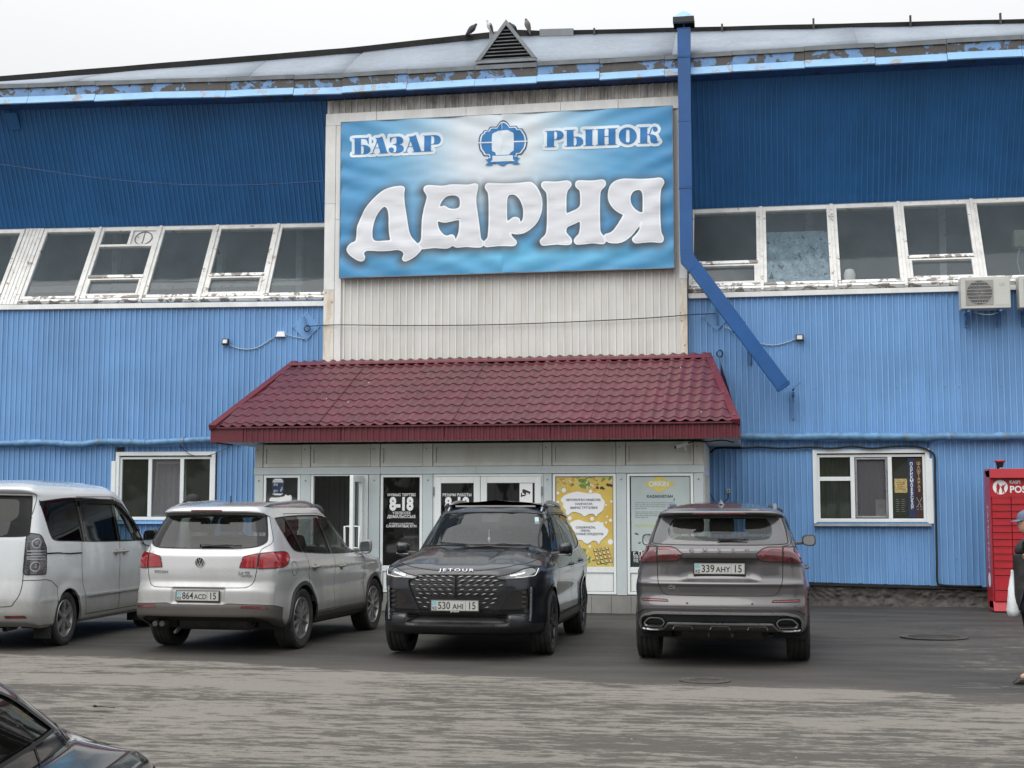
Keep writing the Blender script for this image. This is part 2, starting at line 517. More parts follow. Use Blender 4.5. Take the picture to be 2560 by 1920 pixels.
# ------------------------------------------------------------------ ground
def build_ground():
 m, t, b = new_mat('worn_asphalt')
 v = coords(t)
 grain = noise(t, v, 70, 6, .8, .25, .75)
 vo = _n(t, 'ShaderNodeTexVoronoi')
 vo.inputs['Scale'].default_value = 120
 t.links.new(v, vo.inputs['Vector'])
 base = mixc(t, grain, (.050, .045, .039), (.100, .091, .079))
 base = mixc(t, mathn(t, 'MULTIPLY', noise(t, v, .5, 4, .6, .3, .7), .6), base, (.056, .050, .043))
 # pale dusty film worn into flakes and streaks by the traffic, running slightly askew
 vst = coords(t, (.34, 1.25, 1), rot=(0, 0, R(-4)))
 vfi = coords(t, (.9, 3.4, 1), rot=(0, 0, R(-4)))
 n1 = noise(t, vst, .95, 4, .55, 0, 1, .4)
 n2 = noise(t, vfi, 2.6, 10, .76, 0, 1, .15)
 n3 = noise(t, vfi, 14, 5, .7, 0, 1)
 sm = mathn(t, 'ADD', mathn(t, 'ADD', mathn(t, 'MULTIPLY', n1, .30), mathn(t, 'MULTIPLY', n2, .56)), mathn(t, 'MULTIPLY', n3, .16))
 sp = _n(t, 'ShaderNodeSeparateXYZ')
 t.links.new(v, sp.inputs[0])
 wob = mathn(t, 'MULTIPLY', noise(t, coords(t, (.3, .5, 1)), 1, 4, .6, 0, 1), 1.6)
 e = mathn(t, 'ADD', mathn(t, 'ADD', sp.outputs[1], mathn(t, 'MULTIPLY', sp.outputs[0], .2)), mathn(t, 'ADD', wob, 10.9))
 def mr(val, f0, f1, t0=0.0, t1=1.0):
  m_ = _n(t, 'ShaderNodeMapRange')
  for k_, q_ in zip(('From Min', 'From Max', 'To Min', 'To Max'), (f0, f1, t0, t1)):
   m_.inputs[k_].default_value = q_
  t.links.new(val, m_.inputs[0])
  return m_.outputs[0]
 open_ = mr(e, .5, -.1)
 patch = mathn(t, 'MULTIPLY', mr(sp.outputs[0], .6, 2.2), mathn(t, 'MULTIPLY', mr(sp.outputs[1], -3.2, -5.0), .62))
 zone = mathn(t, 'MAXIMUM', open_, patch)
 zone = mathn(t, 'MAXIMUM', zone, .16)
 # denser in the band right behind the cars, thinning towards the viewer
 dens = mr(sp.outputs[1], -12.5, -16.5, .0, .035)
 thr = mathn(t, 'ADD', mathn(t, 'SUBTRACT', .665, mathn(t, 'MULTIPLY', zone, .175)), dens)
 f = mr(mathn(t, 'SUBTRACT', sm, thr), -.012, .022)
 f = mathn(t, 'MULTIPLY', f, mathn(t, 'ADD', mathn(t, 'MULTIPLY', grain, .45), .55))
 wet = mixc(t, grain, (.022, .021, .020), (.052, .050, .047))
 wet = mixc(t, noise(t, vst, 1.6, 6, .6, .4, .6), wet, (.060, .056, .050))
 col = mixc(t, mr(e, -.2, .9), base, wet)
 col = mixc(t, mathn(t, 'MULTIPLY', f, mr(zone, 0, 1, .55, 1)), col, mixc(t, grain, (.175, .160, .138), (.255, .236, .207)))
 sp2 = mr(vo.outputs['Distance'], .10, .06)
 col = mixc(t, mathn(t, 'MULTIPLY', sp2, .25), col, (.22, .21, .19))
 t.links.new(col, b.inputs['Base Color'])
 rr = _n(t, 'ShaderNodeMapRange')
 t.links.new(f, rr.inputs[0])
 rr.inputs['To Min'].default_value = .72
 rr.inputs['To Max'].default_value = .92
 t.links.new(rr.outputs[0], b.inputs['Roughness'])
 b.inputs['Specular IOR Level'].default_value = .3
 bn = _n(t, 'ShaderNodeBump')
 bn.inputs['Strength'].default_value = .7
 bn.inputs['Distance'].default_value = .014
 t.links.new(noise(t, v, 45, 6, .8, 0, 1), bn.inputs['Height'])
 t.links.new(bn.outputs[0], b.inputs['Normal'])
 mb = MB()
 # one sheet, finer near the yard with slight undulation
 xs = np.concatenate([[-600, -200, -60], np.arange(-24, 18.1, .6), [60, 200, 600]])
 ys = np.concatenate([[-600, -200, -70], np.arange(-30, -.1, .5), [0, 40, 200, 600]])
 vs = []
 for y in ys:
  for x in xs:
   inside = -23 < x < 17 and -29 < y < -1
   z = .018 * (mnoise.noise((x * .35, y * .35, 0)) - .3) if inside else 0
   if y > -2.2 and inside:
    z += (y + 2.2) * .016
   vs.append((x, y, min(z, .03)))
 n = len(xs)
 fs = [(j * n + i, j * n + i + 1, (j + 1) * n + i + 1, (j + 1) * n + i) for j in range(len(ys) - 1) for i in range(n - 1)]
 mb.add(vs, fs)
 mb.build('ground', m, smooth=True, kind='structure', fixn=False)
build_ground()
def ground_hole_cover(u, v, r, label, dark):
 p = ground(u, v)
 t = thing('manhole_cover', label, 'manhole cover', (p[0], p[1], .0))
 t.scale = (1, 1, .45)
 a = MB()
 a.lathe([(r, -.01), (r, .012), (r - .05, .014), (r - .055, .006)], n=36)
 a.build('rim', dark, t)
 a = MB()
 a.lathe([(r - .06, -.01), (r - .06, .008), (0.001, .010)], n=36)
 for k in range(-5, 6):
  L = math.sqrt(max(0, (r - .09) ** 2 - (k * .055) ** 2))
  if L > .05:
   a.box(-L, L, k * .055 - .009, k * .055 + .009, .008, .015)
 a.build('lid', dark, t)
M['iron'] = pmat('rusty_cast_iron', (.055, .050, .046), .7, metal=.3, var=.3, dirt=.6, dirtcol=(.10, .09, .08), dscale=6)
ground_hole_cover(2335, 1592, .42, 'round iron manhole cover in the asphalt near the red locker', M['iron'])
ground_hole_cover(1762, 1701, .24, 'small dark drain cover in the asphalt behind the grey car', M['iron'])
# ------------------------------------------------------------------ market hall
hall = thing('market_hall', 'long blue ribbed sheet metal market hall with slanted window band', 'building', (-2, 6, 0))
hall.location = (0, 0, 0)
PITCH_RIB = .100
def rib_points(a0, a1, pitch=PITCH_RIB, depth=.018):
 """(a, n) profile of a trapezoid sheet"""
 pts = []
 k = math.floor(a0 / pitch) - 1
 while k * pitch < a1 + pitch:
  s = k * pitch
  for da, n in ((0, 0), (.09, depth), (.28, depth), (.38, 0)):
   pts.append((s + da * pitch, n))
  k += 1
 pts = [p for p in pts if a0 < p[0] < a1]
 def lerp(a):
  ph = (a / pitch) % 1 * pitch
  return float(np.interp(ph / pitch, [0, .09, .28, .38, 1], [0, depth, depth, 0, 0]))
 return [(a0, lerp(a0))] + pts + [(a1, lerp(a1))]
def sheets(F, a0, a1, zb, zt, nb, nt_, mat, parent, name='wall_sheet', width=1.15, depth=.018, phase=0.0, pitch=PITCH_RIB):
 """ribbed sheets between a lower line (nb, zb) and an upper line (nt_, zt); zb, zt may be functions of a"""
 fb = zb if callable(zb) else (lambda a: zb)
 ft = zt if callable(zt) else (lambda a: zt)
 a = a0
 i = 0
 while a < a1 - .02:
  w = width if i else width * (.35 + .5 * random.random()) if width < (a1 - a0) else width
  b = min(a + w, a1)
  if a1 - b < .15:
   b = a1
  jn = random.uniform(0, .004)
  mb = MB()
  prof = rib_points(a + phase, b + .03 + phase, pitch, depth)
  vs = []
  tilt = random.uniform(-.0025, .0025)
  nseg = 3
  for (pa, pn) in prof:
   aa = pa - phase
   z0, z1 = fb(aa) + random.uniform(-.003, .003), ft(aa)
   L = math.hypot(nt_ - nb, z1 - z0)
   dz, dn = (z1 - z0) / L, (nt_ - nb) / L
   for q in range(nseg + 1):
    s = q / nseg
    buckle = .0025 * mnoise.noise((aa * 1.7, s * 2.5 + i, zb if not callable(zb) else 0)) if 0 < q < nseg else 0
    off = pn + jn + buckle + tilt * s
    vs.append(F.w(aa, nb + (nt_ - nb) * s + off * dz, z0 + (z1 - z0) * s - off * dn))
  m = nseg + 1
  fs = [(k * m + q, (k + 1) * m + q, (k + 1) * m + q + 1, k * m + q + 1) for k in range(len(prof) - 1) for q in range(nseg)]
  mb.add(vs, fs)
  crest = {'light_blue_sheet': 'light_rib_shine', 'dark_blue_sheet': 'dark_rib_shine', 'white_ribbed_sheet': 'white_rib_shine'}.get(mat.name)  # crest faces get the paler colour with the rib highlight painted in
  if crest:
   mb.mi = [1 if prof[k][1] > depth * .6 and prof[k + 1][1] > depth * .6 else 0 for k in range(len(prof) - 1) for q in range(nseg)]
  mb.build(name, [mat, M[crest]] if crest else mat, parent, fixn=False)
  a = b
  i += 1
AR = 9.0     # right end of the hall beyond the frame
AL = -11.0   # left end
Z_SILL, Z_WT, Z_EAVE = 5.48, 7.20, 9.30
SET = 1.10
plz = lambda a: .41 - .02 * a
# lower right wall, around the right window (a .92..2.86, z 1.42..2.67)
WR = (.915, 2.865, 1.415, 2.67)
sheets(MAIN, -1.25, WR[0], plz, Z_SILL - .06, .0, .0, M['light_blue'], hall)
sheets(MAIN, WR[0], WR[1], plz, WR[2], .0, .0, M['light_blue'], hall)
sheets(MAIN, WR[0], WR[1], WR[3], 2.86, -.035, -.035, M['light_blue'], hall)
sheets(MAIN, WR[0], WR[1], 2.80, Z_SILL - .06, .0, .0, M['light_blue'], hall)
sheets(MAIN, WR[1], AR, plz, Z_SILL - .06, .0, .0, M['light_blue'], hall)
# lower left wall around the left window
WL = (-4.05, -2.05, 1.44, 2.68)
sheets(LEFT, AL, WL[0], .40, Z_SILL + .04, .0, .0, M['light_blue'], hall)
sheets(LEFT, WL[0], WL[1], .40, WL[2], .0, .0, M['light_blue'], hall)
sheets(LEFT, WL[0], WL[1], WL[3], 2.86, -.035, -.035, M['light_blue'], hall)
sheets(LEFT, WL[0], WL[1], 2.80, Z_SILL + .04, .0, .0, M['light_blue'], hall)
sheets(LEFT, WL[1], .0, .40, Z_SILL + .04, .0, .0, M['light_blue'], hall)
# upper overhanging walls
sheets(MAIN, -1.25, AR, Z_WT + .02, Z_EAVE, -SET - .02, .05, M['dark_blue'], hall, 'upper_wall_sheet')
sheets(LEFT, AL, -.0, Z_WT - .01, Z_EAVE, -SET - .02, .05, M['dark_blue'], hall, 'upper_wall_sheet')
# the blue flap and its torn corner on the upper left wall
mb = MB()
p = [LEFT.w(*q) for q in ((-6.34, .12, 9.22), (-6.10, .12, 9.22), (-6.10, -.10, 8.95), (-6.34, -.10, 8.95))]
mb.quad(*p)
mb.build('patch_sheet', M['dark_blue'], hall, fixn=False)
# screws: small dark washers in rows
mb = MB()
rng = random.Random(3)
for F, a0, a1, rows in ((MAIN, -1.1, AR, (3.72, 5.30, 2.2, .8)), (LEFT, AL, -.3, (3.66, 5.35, 2.15, .8))):
 for z in rows:
  a = a0
  while a < a1:
   win = WR if F is MAIN else WL
   if not (win[0] - .1 < a < win[1] + .1 and z < 2.9) and rng.random() < .8:
    c = F.w(a, .002, z + rng.uniform(-.02, .02))
    r = .014
    mb.add([F.w(a + r * math.cos(t), .003, z + r * math.sin(t)) for t in np.arange(6) * math.pi / 3] + [F.w(a, .007, z)],
     [(k, (k + 1) % 6, 6) for k in range(6)])
   a = a + .23 + (.115 if rng.random() < .25 else 0)
mb.build('screw_heads', M['steel'], hall, kind='stuff', fixn=False)
# rubble plinth of rough dark concrete
def plinth(F, a0, a1, zt):
 mb = MB()
 na = int((a1 - a0) / .022)
 nz = 20
 vs = []
 for i in range(na + 1):
  a = a0 + (a1 - a0) * i / na
  top = zt(a) if callable(zt) else zt
  for j in range(nz + 1):
   z = -.08 + (top + .06) * j / nz
   d = .07 * abs(mnoise.noise((a * 3.2, z * 6, 3))) + .075 * abs(mnoise.noise((a * 7, z * 13, 9))) + .03 * abs(mnoise.noise((a * 15, z * 24, 5)))
   flare = .12 * max(0, 1 - z / .12) if z < .12 else 0
   vs.append(F.w(a, -.03 + d + flare, z))
 m = nz + 1
 mb.add(vs, [(i * m + j, (i + 1) * m + j, (i + 1) * m + j + 1, i * m + j + 1) for i in range(na) for j in range(nz)])
 mat = M.setdefault('rubble', pmat('rubble_concrete', (.050, .045, .041), .9, var=.45, vscale=6, dirt=.6, dirtcol=(.14, .13, .12), dscale=7, stretch=(1, 1, 1), bump=.6, bscale=40))
 mb.build('plinth', mat, hall, smooth=True, fixn=False)
plinth(MAIN, -.9, AR, plz)
plinth(LEFT, AL, -.2, .40)
# dark drip edge at the foot of the sheets
mb = MB()
mb.hexa([MAIN.w(-.9, -.02, .365 + .018), MAIN.w(AR, -.02, plz(AR) - .035), MAIN.w(AR, .05, plz(AR) - .045), MAIN.w(-.9, .05, .375),
  MAIN.w(-.9, -.02, plz(-.9) - .004), MAIN.w(AR, -.02, plz(AR) - .004), MAIN.w(AR, .05, plz(AR) - .008), MAIN.w(-.9, .05, plz(-.9) - .008)])
mb.build('drip_edge', M['black_plastic'], hall)
# structure behind: back room walls, floors, roof slab so no light leaks
mb = MB()
for F, a0, a1 in ((MAIN, -8.2, AR), (LEFT, AL, .35)):
 c = [F.w(a0, -.5, 0), F.w(a1, -.5, 0), F.w(a1, -9, 0), F.w(a0, -9, 0)]
mb.box(-20, AR, 12, 12.2, 0, 10.4)
mb.box(AR, AR + .15, .1, 12, 0, 10.4)
mb.box(-19.6, -19.4, -.8, 12, 0, 10.4)
mb.build('rear_wall', M['interior'], hall)
mb = MB()
mb.box(-19.4, AR, 1.3, 12, 5.30, 5.42)          # gallery floor
mb.hexa([MAIN.w(-8, -.02, 5.30), MAIN.w(AR, -.02, 5.30), (AR, 1.3, 5.30), (-8, 1.3, 5.30), MAIN.w(-8, -.02, 5.40), MAIN.w(AR, -.02, 5.40), (AR, 1.3, 5.40), (-8, 1.3, 5.40)])
p0, p1 = LEFT.w(AL, -.03, 5.3), LEFT.w(0, -.03, 5.3)
mb.hexa([p0, p1, (-7.85, 1.3, 5.30), (-19.4, 1.3, 5.30), p0 + [0, 0, .1], p1 + [0, 0, .1], (-7.85, 1.3, 5.40), (-19.4, 1.3, 5.40)])
mb.build('gallery_floor', M['interior'], hall)
mb = MB()
mb.box(-19.4, AR, 5.6, 5.7, 5.42, 9.2)
mb.build('gallery_wall', M['interior'], hall)
mb = MB()
mb.box(-19.4, AR, 1.02, 12, 9.0, 9.1)
mb.build('gallery_ceiling', M['interior'], hall)
mb = MB()
for x in (-15.5, -13.2, -10.9, -9.2, .95, 1.35, 3.4, 5.9):
 mb.box(x, x + .12, 2.1, 2.25, 5.42, 9.0)
for x0, x1 in ((-19, -9.0),):
 mb.box(x0, x1, 1.9, 1.98, 6.15, 6.27)
mb.build('gallery_posts', M['old_white'], hall)
mb = MB()
mb.box(-19.4, AR, 3.0, 3.15, 0, 5.3)
mb.build('inner_wall', M['interior_dark'], hall)
# sills under the window bands
mb = MB()
mb.hexa([MAIN.w(-1.19, .0, 5.36), MAIN.w(AR, .0, 5.36), MAIN.w(AR, .075, 5.36), MAIN.w(-1.19, .075, 5.36),
  MAIN.w(-1.19, -.06, 5.47), MAIN.w(AR, -.06, 5.47), MAIN.w(AR, .07, 5.45), MAIN.w(-1.19, .07, 5.45)])
mb.build('window_sill', M['white_trim'], hall, bevel=.006)
mb = MB()
mb.hexa([LEFT.w(AL, .0, 5.43), LEFT.w(-.02, .0, 5.40), LEFT.w(-.02, .075, 5.40), LEFT.w(AL, .075, 5.43),
  LEFT.w(AL, -.06, 5.54), LEFT.w(-.02, -.06, 5.51), LEFT.w(-.02, .07, 5.49), LEFT.w(AL, .07, 5.52)])
mb.build('window_sill', M['white_trim'], hall, bevel=.006)
# slanted windows
def slant_window(F, a0, a1, zb, kind, panemat=None, extra=None):
 zt = Z_WT
 L = math.hypot(SET, zt - zb)
 dn, dz = -SET / L, (zt - zb) / L
 def S(a, s, d):
  """s up the slope, d out of the pane"""
  return F.w(a, dn * s + d * dz + .0, zb + dz * s - d * dn)
 def bar(mb, x0, x1, s0, s1, d0, d1):
  mb.hexa([S(x0, s0, d0), S(x1, s0, d0), S(x1, s0, d1), S(x0, s0, d1), S(x0, s1, d0), S(x1, s1, d0), S(x1, s1, d1), S(x0, s1, d1)])
 e = thing_part('window', hall)
 mb = MB()
 g = .014
 fw_ = .075
 x0, x1 = a0 + g, a1 - g
 bar(mb, x0, x0 + fw_, .02, L - .02, -.06, .035)
 bar(mb, x1 - fw_, x1, .02, L - .02, -.06, .035)
 bar(mb, x0 + fw_, x1 - fw_, L - .12, L - .02, -.06, .035)
 bar(mb, x0 + fw_, x1 - fw_, .02, .09, -.06, .035)
 mb.build('frame', M['old_white'], e, bevel=.006)
 mb = MB()
 bar(mb, x0 + fw_ * .2, x1 - fw_ * .2, .09, .15, -.055, .050)
 bar(mb, x0, x1, .0, .03, -.02, .075)
 mb.build('bottom_rail', M['peel_sill'], e, bevel=.004)
 def pane(x0_, x1_, s0, s1, d=-.01, mat=None):
  mb = MB()
  mb.quad(S(x0_, s0, d), S(x1_, s0, d), S(x1_, s1, d), S(x0_, s1, d))
  mb.build('pane', mat or panemat or M['pane_old'], e, fixn=False)
 def rail(s0, s1, xa, xb, mat, d1=.045):
  mb = MB()
  bar(mb, xa, xb, s0, s1, -.05, d1)
  mb.build('rail', mat, e, bevel=.004)
 xi0, xi1 = x0 + fw_, x1 - fw_
 if kind == 'single':
  pane(xi0, xi1, .15, L - .12)
 if kind in ('lower', 'fan'):
  sr = L * .30
  pane(xi0, xi1, .15 + .05, sr - .05)
  rail(sr - .045, sr - .008, xi0, xi1, M['old_white'])
  rail(sr + .008, sr + .075, xi0 - .02, xi1 + .02, M['peel_sill'], .055)
  rail(.15, .20, xi0, xi1, M['old_white'])
  for xa, xb in ((xi0, xi0 + .045), (xi1 - .045, xi1)):
   rail(.20, sr - .045, xa, xb, M['old_white'])
  if kind == 'lower':
   pane(xi0, xi1, sr + .075, L - .12)
  else:
   st = L * .72
   pane(xi0, xi1, sr + .075, st)
   rail(st, st + .06, xi0, xi1, M['old_white'])
   xm = xi0 + (xi1 - xi0) * .52
   rail(st + .06, L - .12, xm, xm + .06, M['old_white'])
   pane(xi0, xm, st + .06, L - .12)
   mb = MB()
   bar(mb, xm + .06, xi1, st + .06, L - .12, -.03, .0)
   mb.build('fan_panel', M['old_white'], e)
   cx, cs = (xm + .06 + xi1) / 2, (st + .06 + L - .12) / 2
   mb = MB()
   mb.tube([S(cx + .17 * math.cos(k * math.pi / 14), cs + .17 * math.sin(k * math.pi / 14), .005) for k in range(28)], .012, 6, closed=True)
   mb.tube([S(cx, cs - .17, .005), S(cx, cs + .17, .005)], .01, 6)
   mb.build('fan_ring', M['galv'], e)
 if extra:
  extra(S, e, xi0, xi1, L)
 return e
def thing_part(name, parent):
 o = bpy.data.objects.new(name, None)
 COL.objects.link(o)
 o.parent = parent
 o.empty_display_size = .1
 return o
def film(S, e, x0, x1, L):
 """torn silvery film stuck inside the pane"""
 m, t, b = new_mat('torn_silver_film')
 v = coords(t)
 vv = coords(t, (1.0, 1, .45))
 holes = noise(t, vv, 9, 4, .6, .61, .62, 1.2)
 c = mixc(t, noise(t, vv, 14, 5, .7, .45, .75, 1.5), (.27, .37, .44), (.66, .76, .82))
 t.links.new(c, b.inputs['Base Color'])
 b.inputs['Roughness'].default_value = .3
 b.inputs['Metallic'].default_value = .3
 inv = mathn(t, 'SUBTRACT', 1.0, holes)
 t.links.new(inv, b.inputs['Alpha'])
 mb = MB()
 nx, nz = 26, 24
 vs = []
 top = L * .70
 for j in range(nz + 1):
  for i in range(nx + 1):
   x = x0 + (x1 - x0) * i / nx
   s = .15 + (top - .15) * j / nz
   vs.append(S(x, s, -.03 + .012 * mnoise.noise((x * 9, s * 5, 2))))
 mb.add(vs, [(j * (nx + 1) + i, j * (nx + 1) + i + 1, (j + 1) * (nx + 1) + i + 1, (j + 1) * (nx + 1) + i) for j in range(nz) for i in range(nx)])
 mb.build('window_film', m, e, smooth=True, fixn=False)
RM = [-1.20, .105, 1.375, 2.56, 3.83, 5.12, 6.4, 7.7, 9.0]
for i, k in enumerate(['lower', 'single', 'single', 'lower', 'single', 'lower', 'single', 'single']):
 slant_window(MAIN, RM[i], RM[i + 1], Z_SILL + .0, k, extra=film if i == 1 else None)
LM = [-6.00, -4.83, -3.60, -2.46, -1.24, -.02]
for i, k in enumerate(['single', 'fan', 'single', 'lower', 'single']):
 slant_window(LEFT, LM[i], LM[i + 1], Z_SILL + .05, k)
slant_window(LEFT, -7.60, -6.38, Z_SILL + .05, 'single')
slant_window(LEFT, -8.80, -7.60, Z_SILL + .05, 'lower')
slant_window(LEFT, -11.0, -8.80, Z_SILL + .05, 'single')
# mullion strips over the joints and the ribbed post at the left
for F, lst, zb in ((MAIN, RM[1:-1], Z_SILL), (LEFT, LM[1:-1], Z_SILL + .05)):
 L = math.hypot(SET, Z_WT - zb)
 dn, dz = -SET / L, (Z_WT - zb) / L
 for a in lst:
  mb = MB()
  def S(aa, s, d):
   return F.w(aa, dn * s + d * dz, zb + dz * s - d * dn)
  w = .028
  mb.hexa([S(a - w, -.02, -.06), S(a + w, -.02, -.06), S(a + w, -.02, .062), S(a - w, -.02, .062),
    S(a - w, L - .02, -.06), S(a + w, L - .02, -.06), S(a + w, L - .02, .062), S(a - w, L - .02, .062)])
  mb.build('mullion', M['old_white'], hall, bevel=.005)
L = math.hypot(SET, Z_WT - Z_SILL - .05)
dn, dz = -SET / L, (Z_WT - Z_SILL - .05) / L
for (F, a0, a1, zb) in ((LEFT, -6.38, -6.0, Z_SILL + .05),):
 for k in range(5):
  mb = MB()
  x0, x1 = a0 + (a1 - a0) * k / 5 + .004, a0 + (a1 - a0) * (k + 1) / 5 - .004
  def S(aa, s, d):
   return F.w(aa, dn * s + d * dz, zb + dz * s - d * dn)
  mb.hexa([S(x0, -.02, -.06), S(x1, -.02, -.06), S(x1, -.02, .03), S(x0, -.02, .03), S(x0, L, -.06), S(x1, L, -.06), S(x1, L, .03), S(x0, L, .03)])
  mb.build('post_board', M['old_white'], hall, bevel=.004)
# head strips
for F, a0, a1 in ((MAIN, -1.15, AR), (LEFT, AL, -.02)):
 mb = MB()
 mb.hexa([F.w(a0, -SET - .05, 7.17), F.w(a1, -SET - .05, 7.17), F.w(a1, -SET + .04, 7.15), F.w(a0, -SET + .04, 7.15),
   F.w(a0, -SET - .05, 7.24), F.w(a1, -SET - .05, 7.24), F.w(a1, -SET + .02, 7.215), F.w(a0, -SET + .02, 7.215)])
 mb.build('window_head', M['galv'], hall)
# odd little things on the window ledge and inside
jar = MB()
jar.lathe([(.001, 0), (.10, .0), (.10, .16), (.07, .23), (.001, .25)], MAIN.w(1.62, -.17, 5.60), n=18)
jar.v = [tuple(p) for p in jar.v]
tag(jar.build('plastic_canister', glassmat('cloudy_plastic', (.6, .65, .66), .3, film=.8, filmcol=(.55, .6, .6)), smooth=40), 'cloudy plastic canister standing inside the third upper window right of the duct', 'canister')
hd = thing('exhaust_fitting', 'beige double headed fitting on bent pipes behind the rightmost upper window', 'pipe fitting')
for dx in (0, .34):
 mb = MB()
 mb.box(4.62 + dx * .9 - .02, 4.62 + dx * .9 + .22, 1.35, 1.6, 6.35, 6.68)
 mb.build('head', pmat('beige_plastic', (.45, .40, .28), .5), hd, bevel=.04)
mb = MB()
mb.tube(smooth_path([(4.85, 1.5, 6.5), (5.1, 1.5, 6.35), (5.25, 1.45, 6.1), (5.35, 1.4, 5.8), (5.5, 1.4, 5.45)]), .035, 8)
mb.build('pipe', M['curtain'], hd, smooth=True)
mb = MB()
mb.tube(smooth_path([(4.72, 1.4, 6.4), (4.66, 1.4, 6.1), (4.74, 1.4, 5.75), (4.85, 1.4, 5.45)]), .012, 6)
mb.build('cable', M['curtain'], hd, smooth=True)
# ------------------------------------------------------------------ eaves
ZC = lambda x: 10.72 - (.036 if x > -4.6 else .050) * abs(x + 4.6)
def eaves(F, a0, a1, step, top_fn):
 """fascia pieces with ragged joints"""
 a = a0
 rng = random.Random(11 if F is MAIN else 5)
 while a < a1 - .05:
  b = min(a + step * rng.uniform(.9, 1.1), a1)
  if a1 - b < .4:
   b = a1
  j = [rng.uniform(-.012, .012) for _ in range(4)]
  def strip(name, pts, mat, jj=1.0, smooth=False):
   mb = MB()
   n = len(pts)
   k = 3
   vs = []
   for q in range(k + 1):
    aa = a + .003 + (b - a - .006) * q / k
    dzv = (j[0] + (j[1] - j[0]) * q / k) * jj
    for (nn, z) in pts:
     vs.append(F.w(aa, nn + j[2] * .5 * jj, z + dzv + .004 * mnoise.noise((aa * 2, nn, z))))
   mb.add(vs, [(q * n + i, (q + 1) * n + i, (q + 1) * n + i + 1, q * n + i + 1) for q in range(k) for i in range(n - 1)])
   o = mb.build(name, mat, hall, fixn=False)
   sol = o.modifiers.new('thick', 'SOLIDIFY')
   sol.thickness = .006
   sol.offset = 0
   return o
  strip('soffit_sheet', [(.04, 9.30), (.43, 9.305)], M['soffit'], .4)
  strip('fascia_lower', [(.44, 9.30), (.456, 9.315), (.385, 9.455)], M['fascia_low'])
  strip('fascia_upper', [(.375, 9.45), (.372, 9.655), (.30, 9.66)], M['fascia_mid'])
  strip('roof_flashing', [(.40, 9.625), (.408, 9.70), (.30, 9.73)], M['galv'], .8)
  a = b
eaves(LEFT, AL, .33, 1.25, None)
eaves(MAIN, -7.5, AR, 1.25, None)
def roofing(F, a0, a1, step):
 a = a0
 rng = random.Random(21 if F is MAIN else 15)
 while a < a1 - .05:
  b = min(a + step * rng.uniform(.85, 1.15), a1)
  mb = MB()
  vs = []
  for q in range(5):
   aa = a + (b - a) * q / 4
   for r_ in range(6):
    s = r_ / 5
    n_ = .36 - 1.36 * s
    x = F.w(aa, -1, 0)[0]
    zt = ZC(x)
    z = 9.715 + (zt - 9.715) * (s ** .92) + .016 * mnoise.noise((x * 1.3, s * 3, 5))
    vs.append(F.w(aa - (0 if q < 4 else -.02), n_ , z + (.004 if q == 4 else 0)))
  mb.add(vs, [(q * 6 + i, (q + 1) * 6 + i, (q + 1) * 6 + i + 1, q * 6 + i + 1) for q in range(4) for i in range(5)])
  o = mb.build('roofing_sheet', M['roofing'], hall, smooth=True, fixn=False)
  sol = o.modifiers.new('thick', 'SOLIDIFY')
  sol.thickness = .004
  a = b
roofing(LEFT, AL, .36, 3.1)
roofing(MAIN, -7.5, AR, 3.1)
mb = MB()
xs = list(np.arange(-19.4, AR + .1, .5))
pr = []
for x in xs:
 F = LEFT if x < -7.75 else MAIN
 a = (x - F.o[0]) / F.A[0]
 p = F.w(a, -1.0, 0)
 z = ZC(x) + .006 * mnoise.noise((x, 0, 0))
 h = .065 if x > -4 else .10
 pr += [(x, p[1] - .02, z - .02), (x, p[1] - .05, z + h), (x, p[1] + .25, z + h + .03), (x, 12, z + 2.2)]
n = 4
mb.add(pr, [(q * n + i, (q + 1) * n + i, (q + 1) * n + i + 1, q * n + i + 1) for q in range(len(xs) - 1) for i in range(n - 1)])
mb.build('roof', M['felt'], hall, fixn=False)
# brackets standing on the roof edge at the right
for x, h in ((-.55, .10), (1.12, .16), (2.85, .17), (4.42, .17), (6.0, .16), (-2.95, .08)):
 mb = MB()
 z = ZC(x)
 mb.box(x - .018, x + .018, 1.0 - .10, 1.0 - .06, z - .12, z + h)
 mb.build('roof_bracket', M['iron'], hall)
# triangular louvred vent
vent = thing('roof_vent', 'triangular louvred zinc vent standing on the roof edge', 'vent')
va0, va1, vzb, vzt, vn = -4.98, -3.84, 9.775, 10.53, .42
vc = (va0 + va1) / 2 + .0
ang = math.atan2(vzt - vzb, vc - va0)
mb = MB()
ww = .065
def V(a, z, n):
 return (a, -n, z)
for sgn in (-1, 1):
 e0 = (vc + sgn * (vc - va0), vzb)
 tp = (vc, vzt)
 inx = -sgn * ww / math.sin(ang)
 mb.hexa([V(e0[0], vzb, vn), V(e0[0] + inx, vzb, vn), V(e0[0] + inx, vzb, vn - .05), V(e0[0], vzb, vn - .05),
   V(vc, vzt, vn), V(vc + inx * .02, vzt - ww / math.cos(ang) * .98, vn), V(vc + inx * .02, vzt - ww / math.cos(ang) * .98, vn - .05), V(vc, vzt, vn - .05)])
mb.box(va0 + .02, va1 - .02, -vn, -vn + .05, vzb - .045, vzb + .01)
mb.build('frame', M['galv'], vent)
for k in range(9):
 z = vzb + .035 + k * .066
 half = (vc - va0) * (1 - (z - vzb + .05) / (vzt - vzb)) - .045
 if half > .02:
  mb = MB()
  mb.hexa([(vc - half, -vn + .005, z - .012), (vc + half, -vn + .005, z - .012), (vc + half, -vn + .010, z - .018), (vc - half, -vn + .010, z - .018),
    (vc - half, -vn + .05, z + .02), (vc + half, -vn + .05, z + .02), (vc + half, -vn + .055, z + .014), (vc - half, -vn + .055, z + .014)])
  mb.build('louvre_slat', M['galv'], vent)
mb = MB()
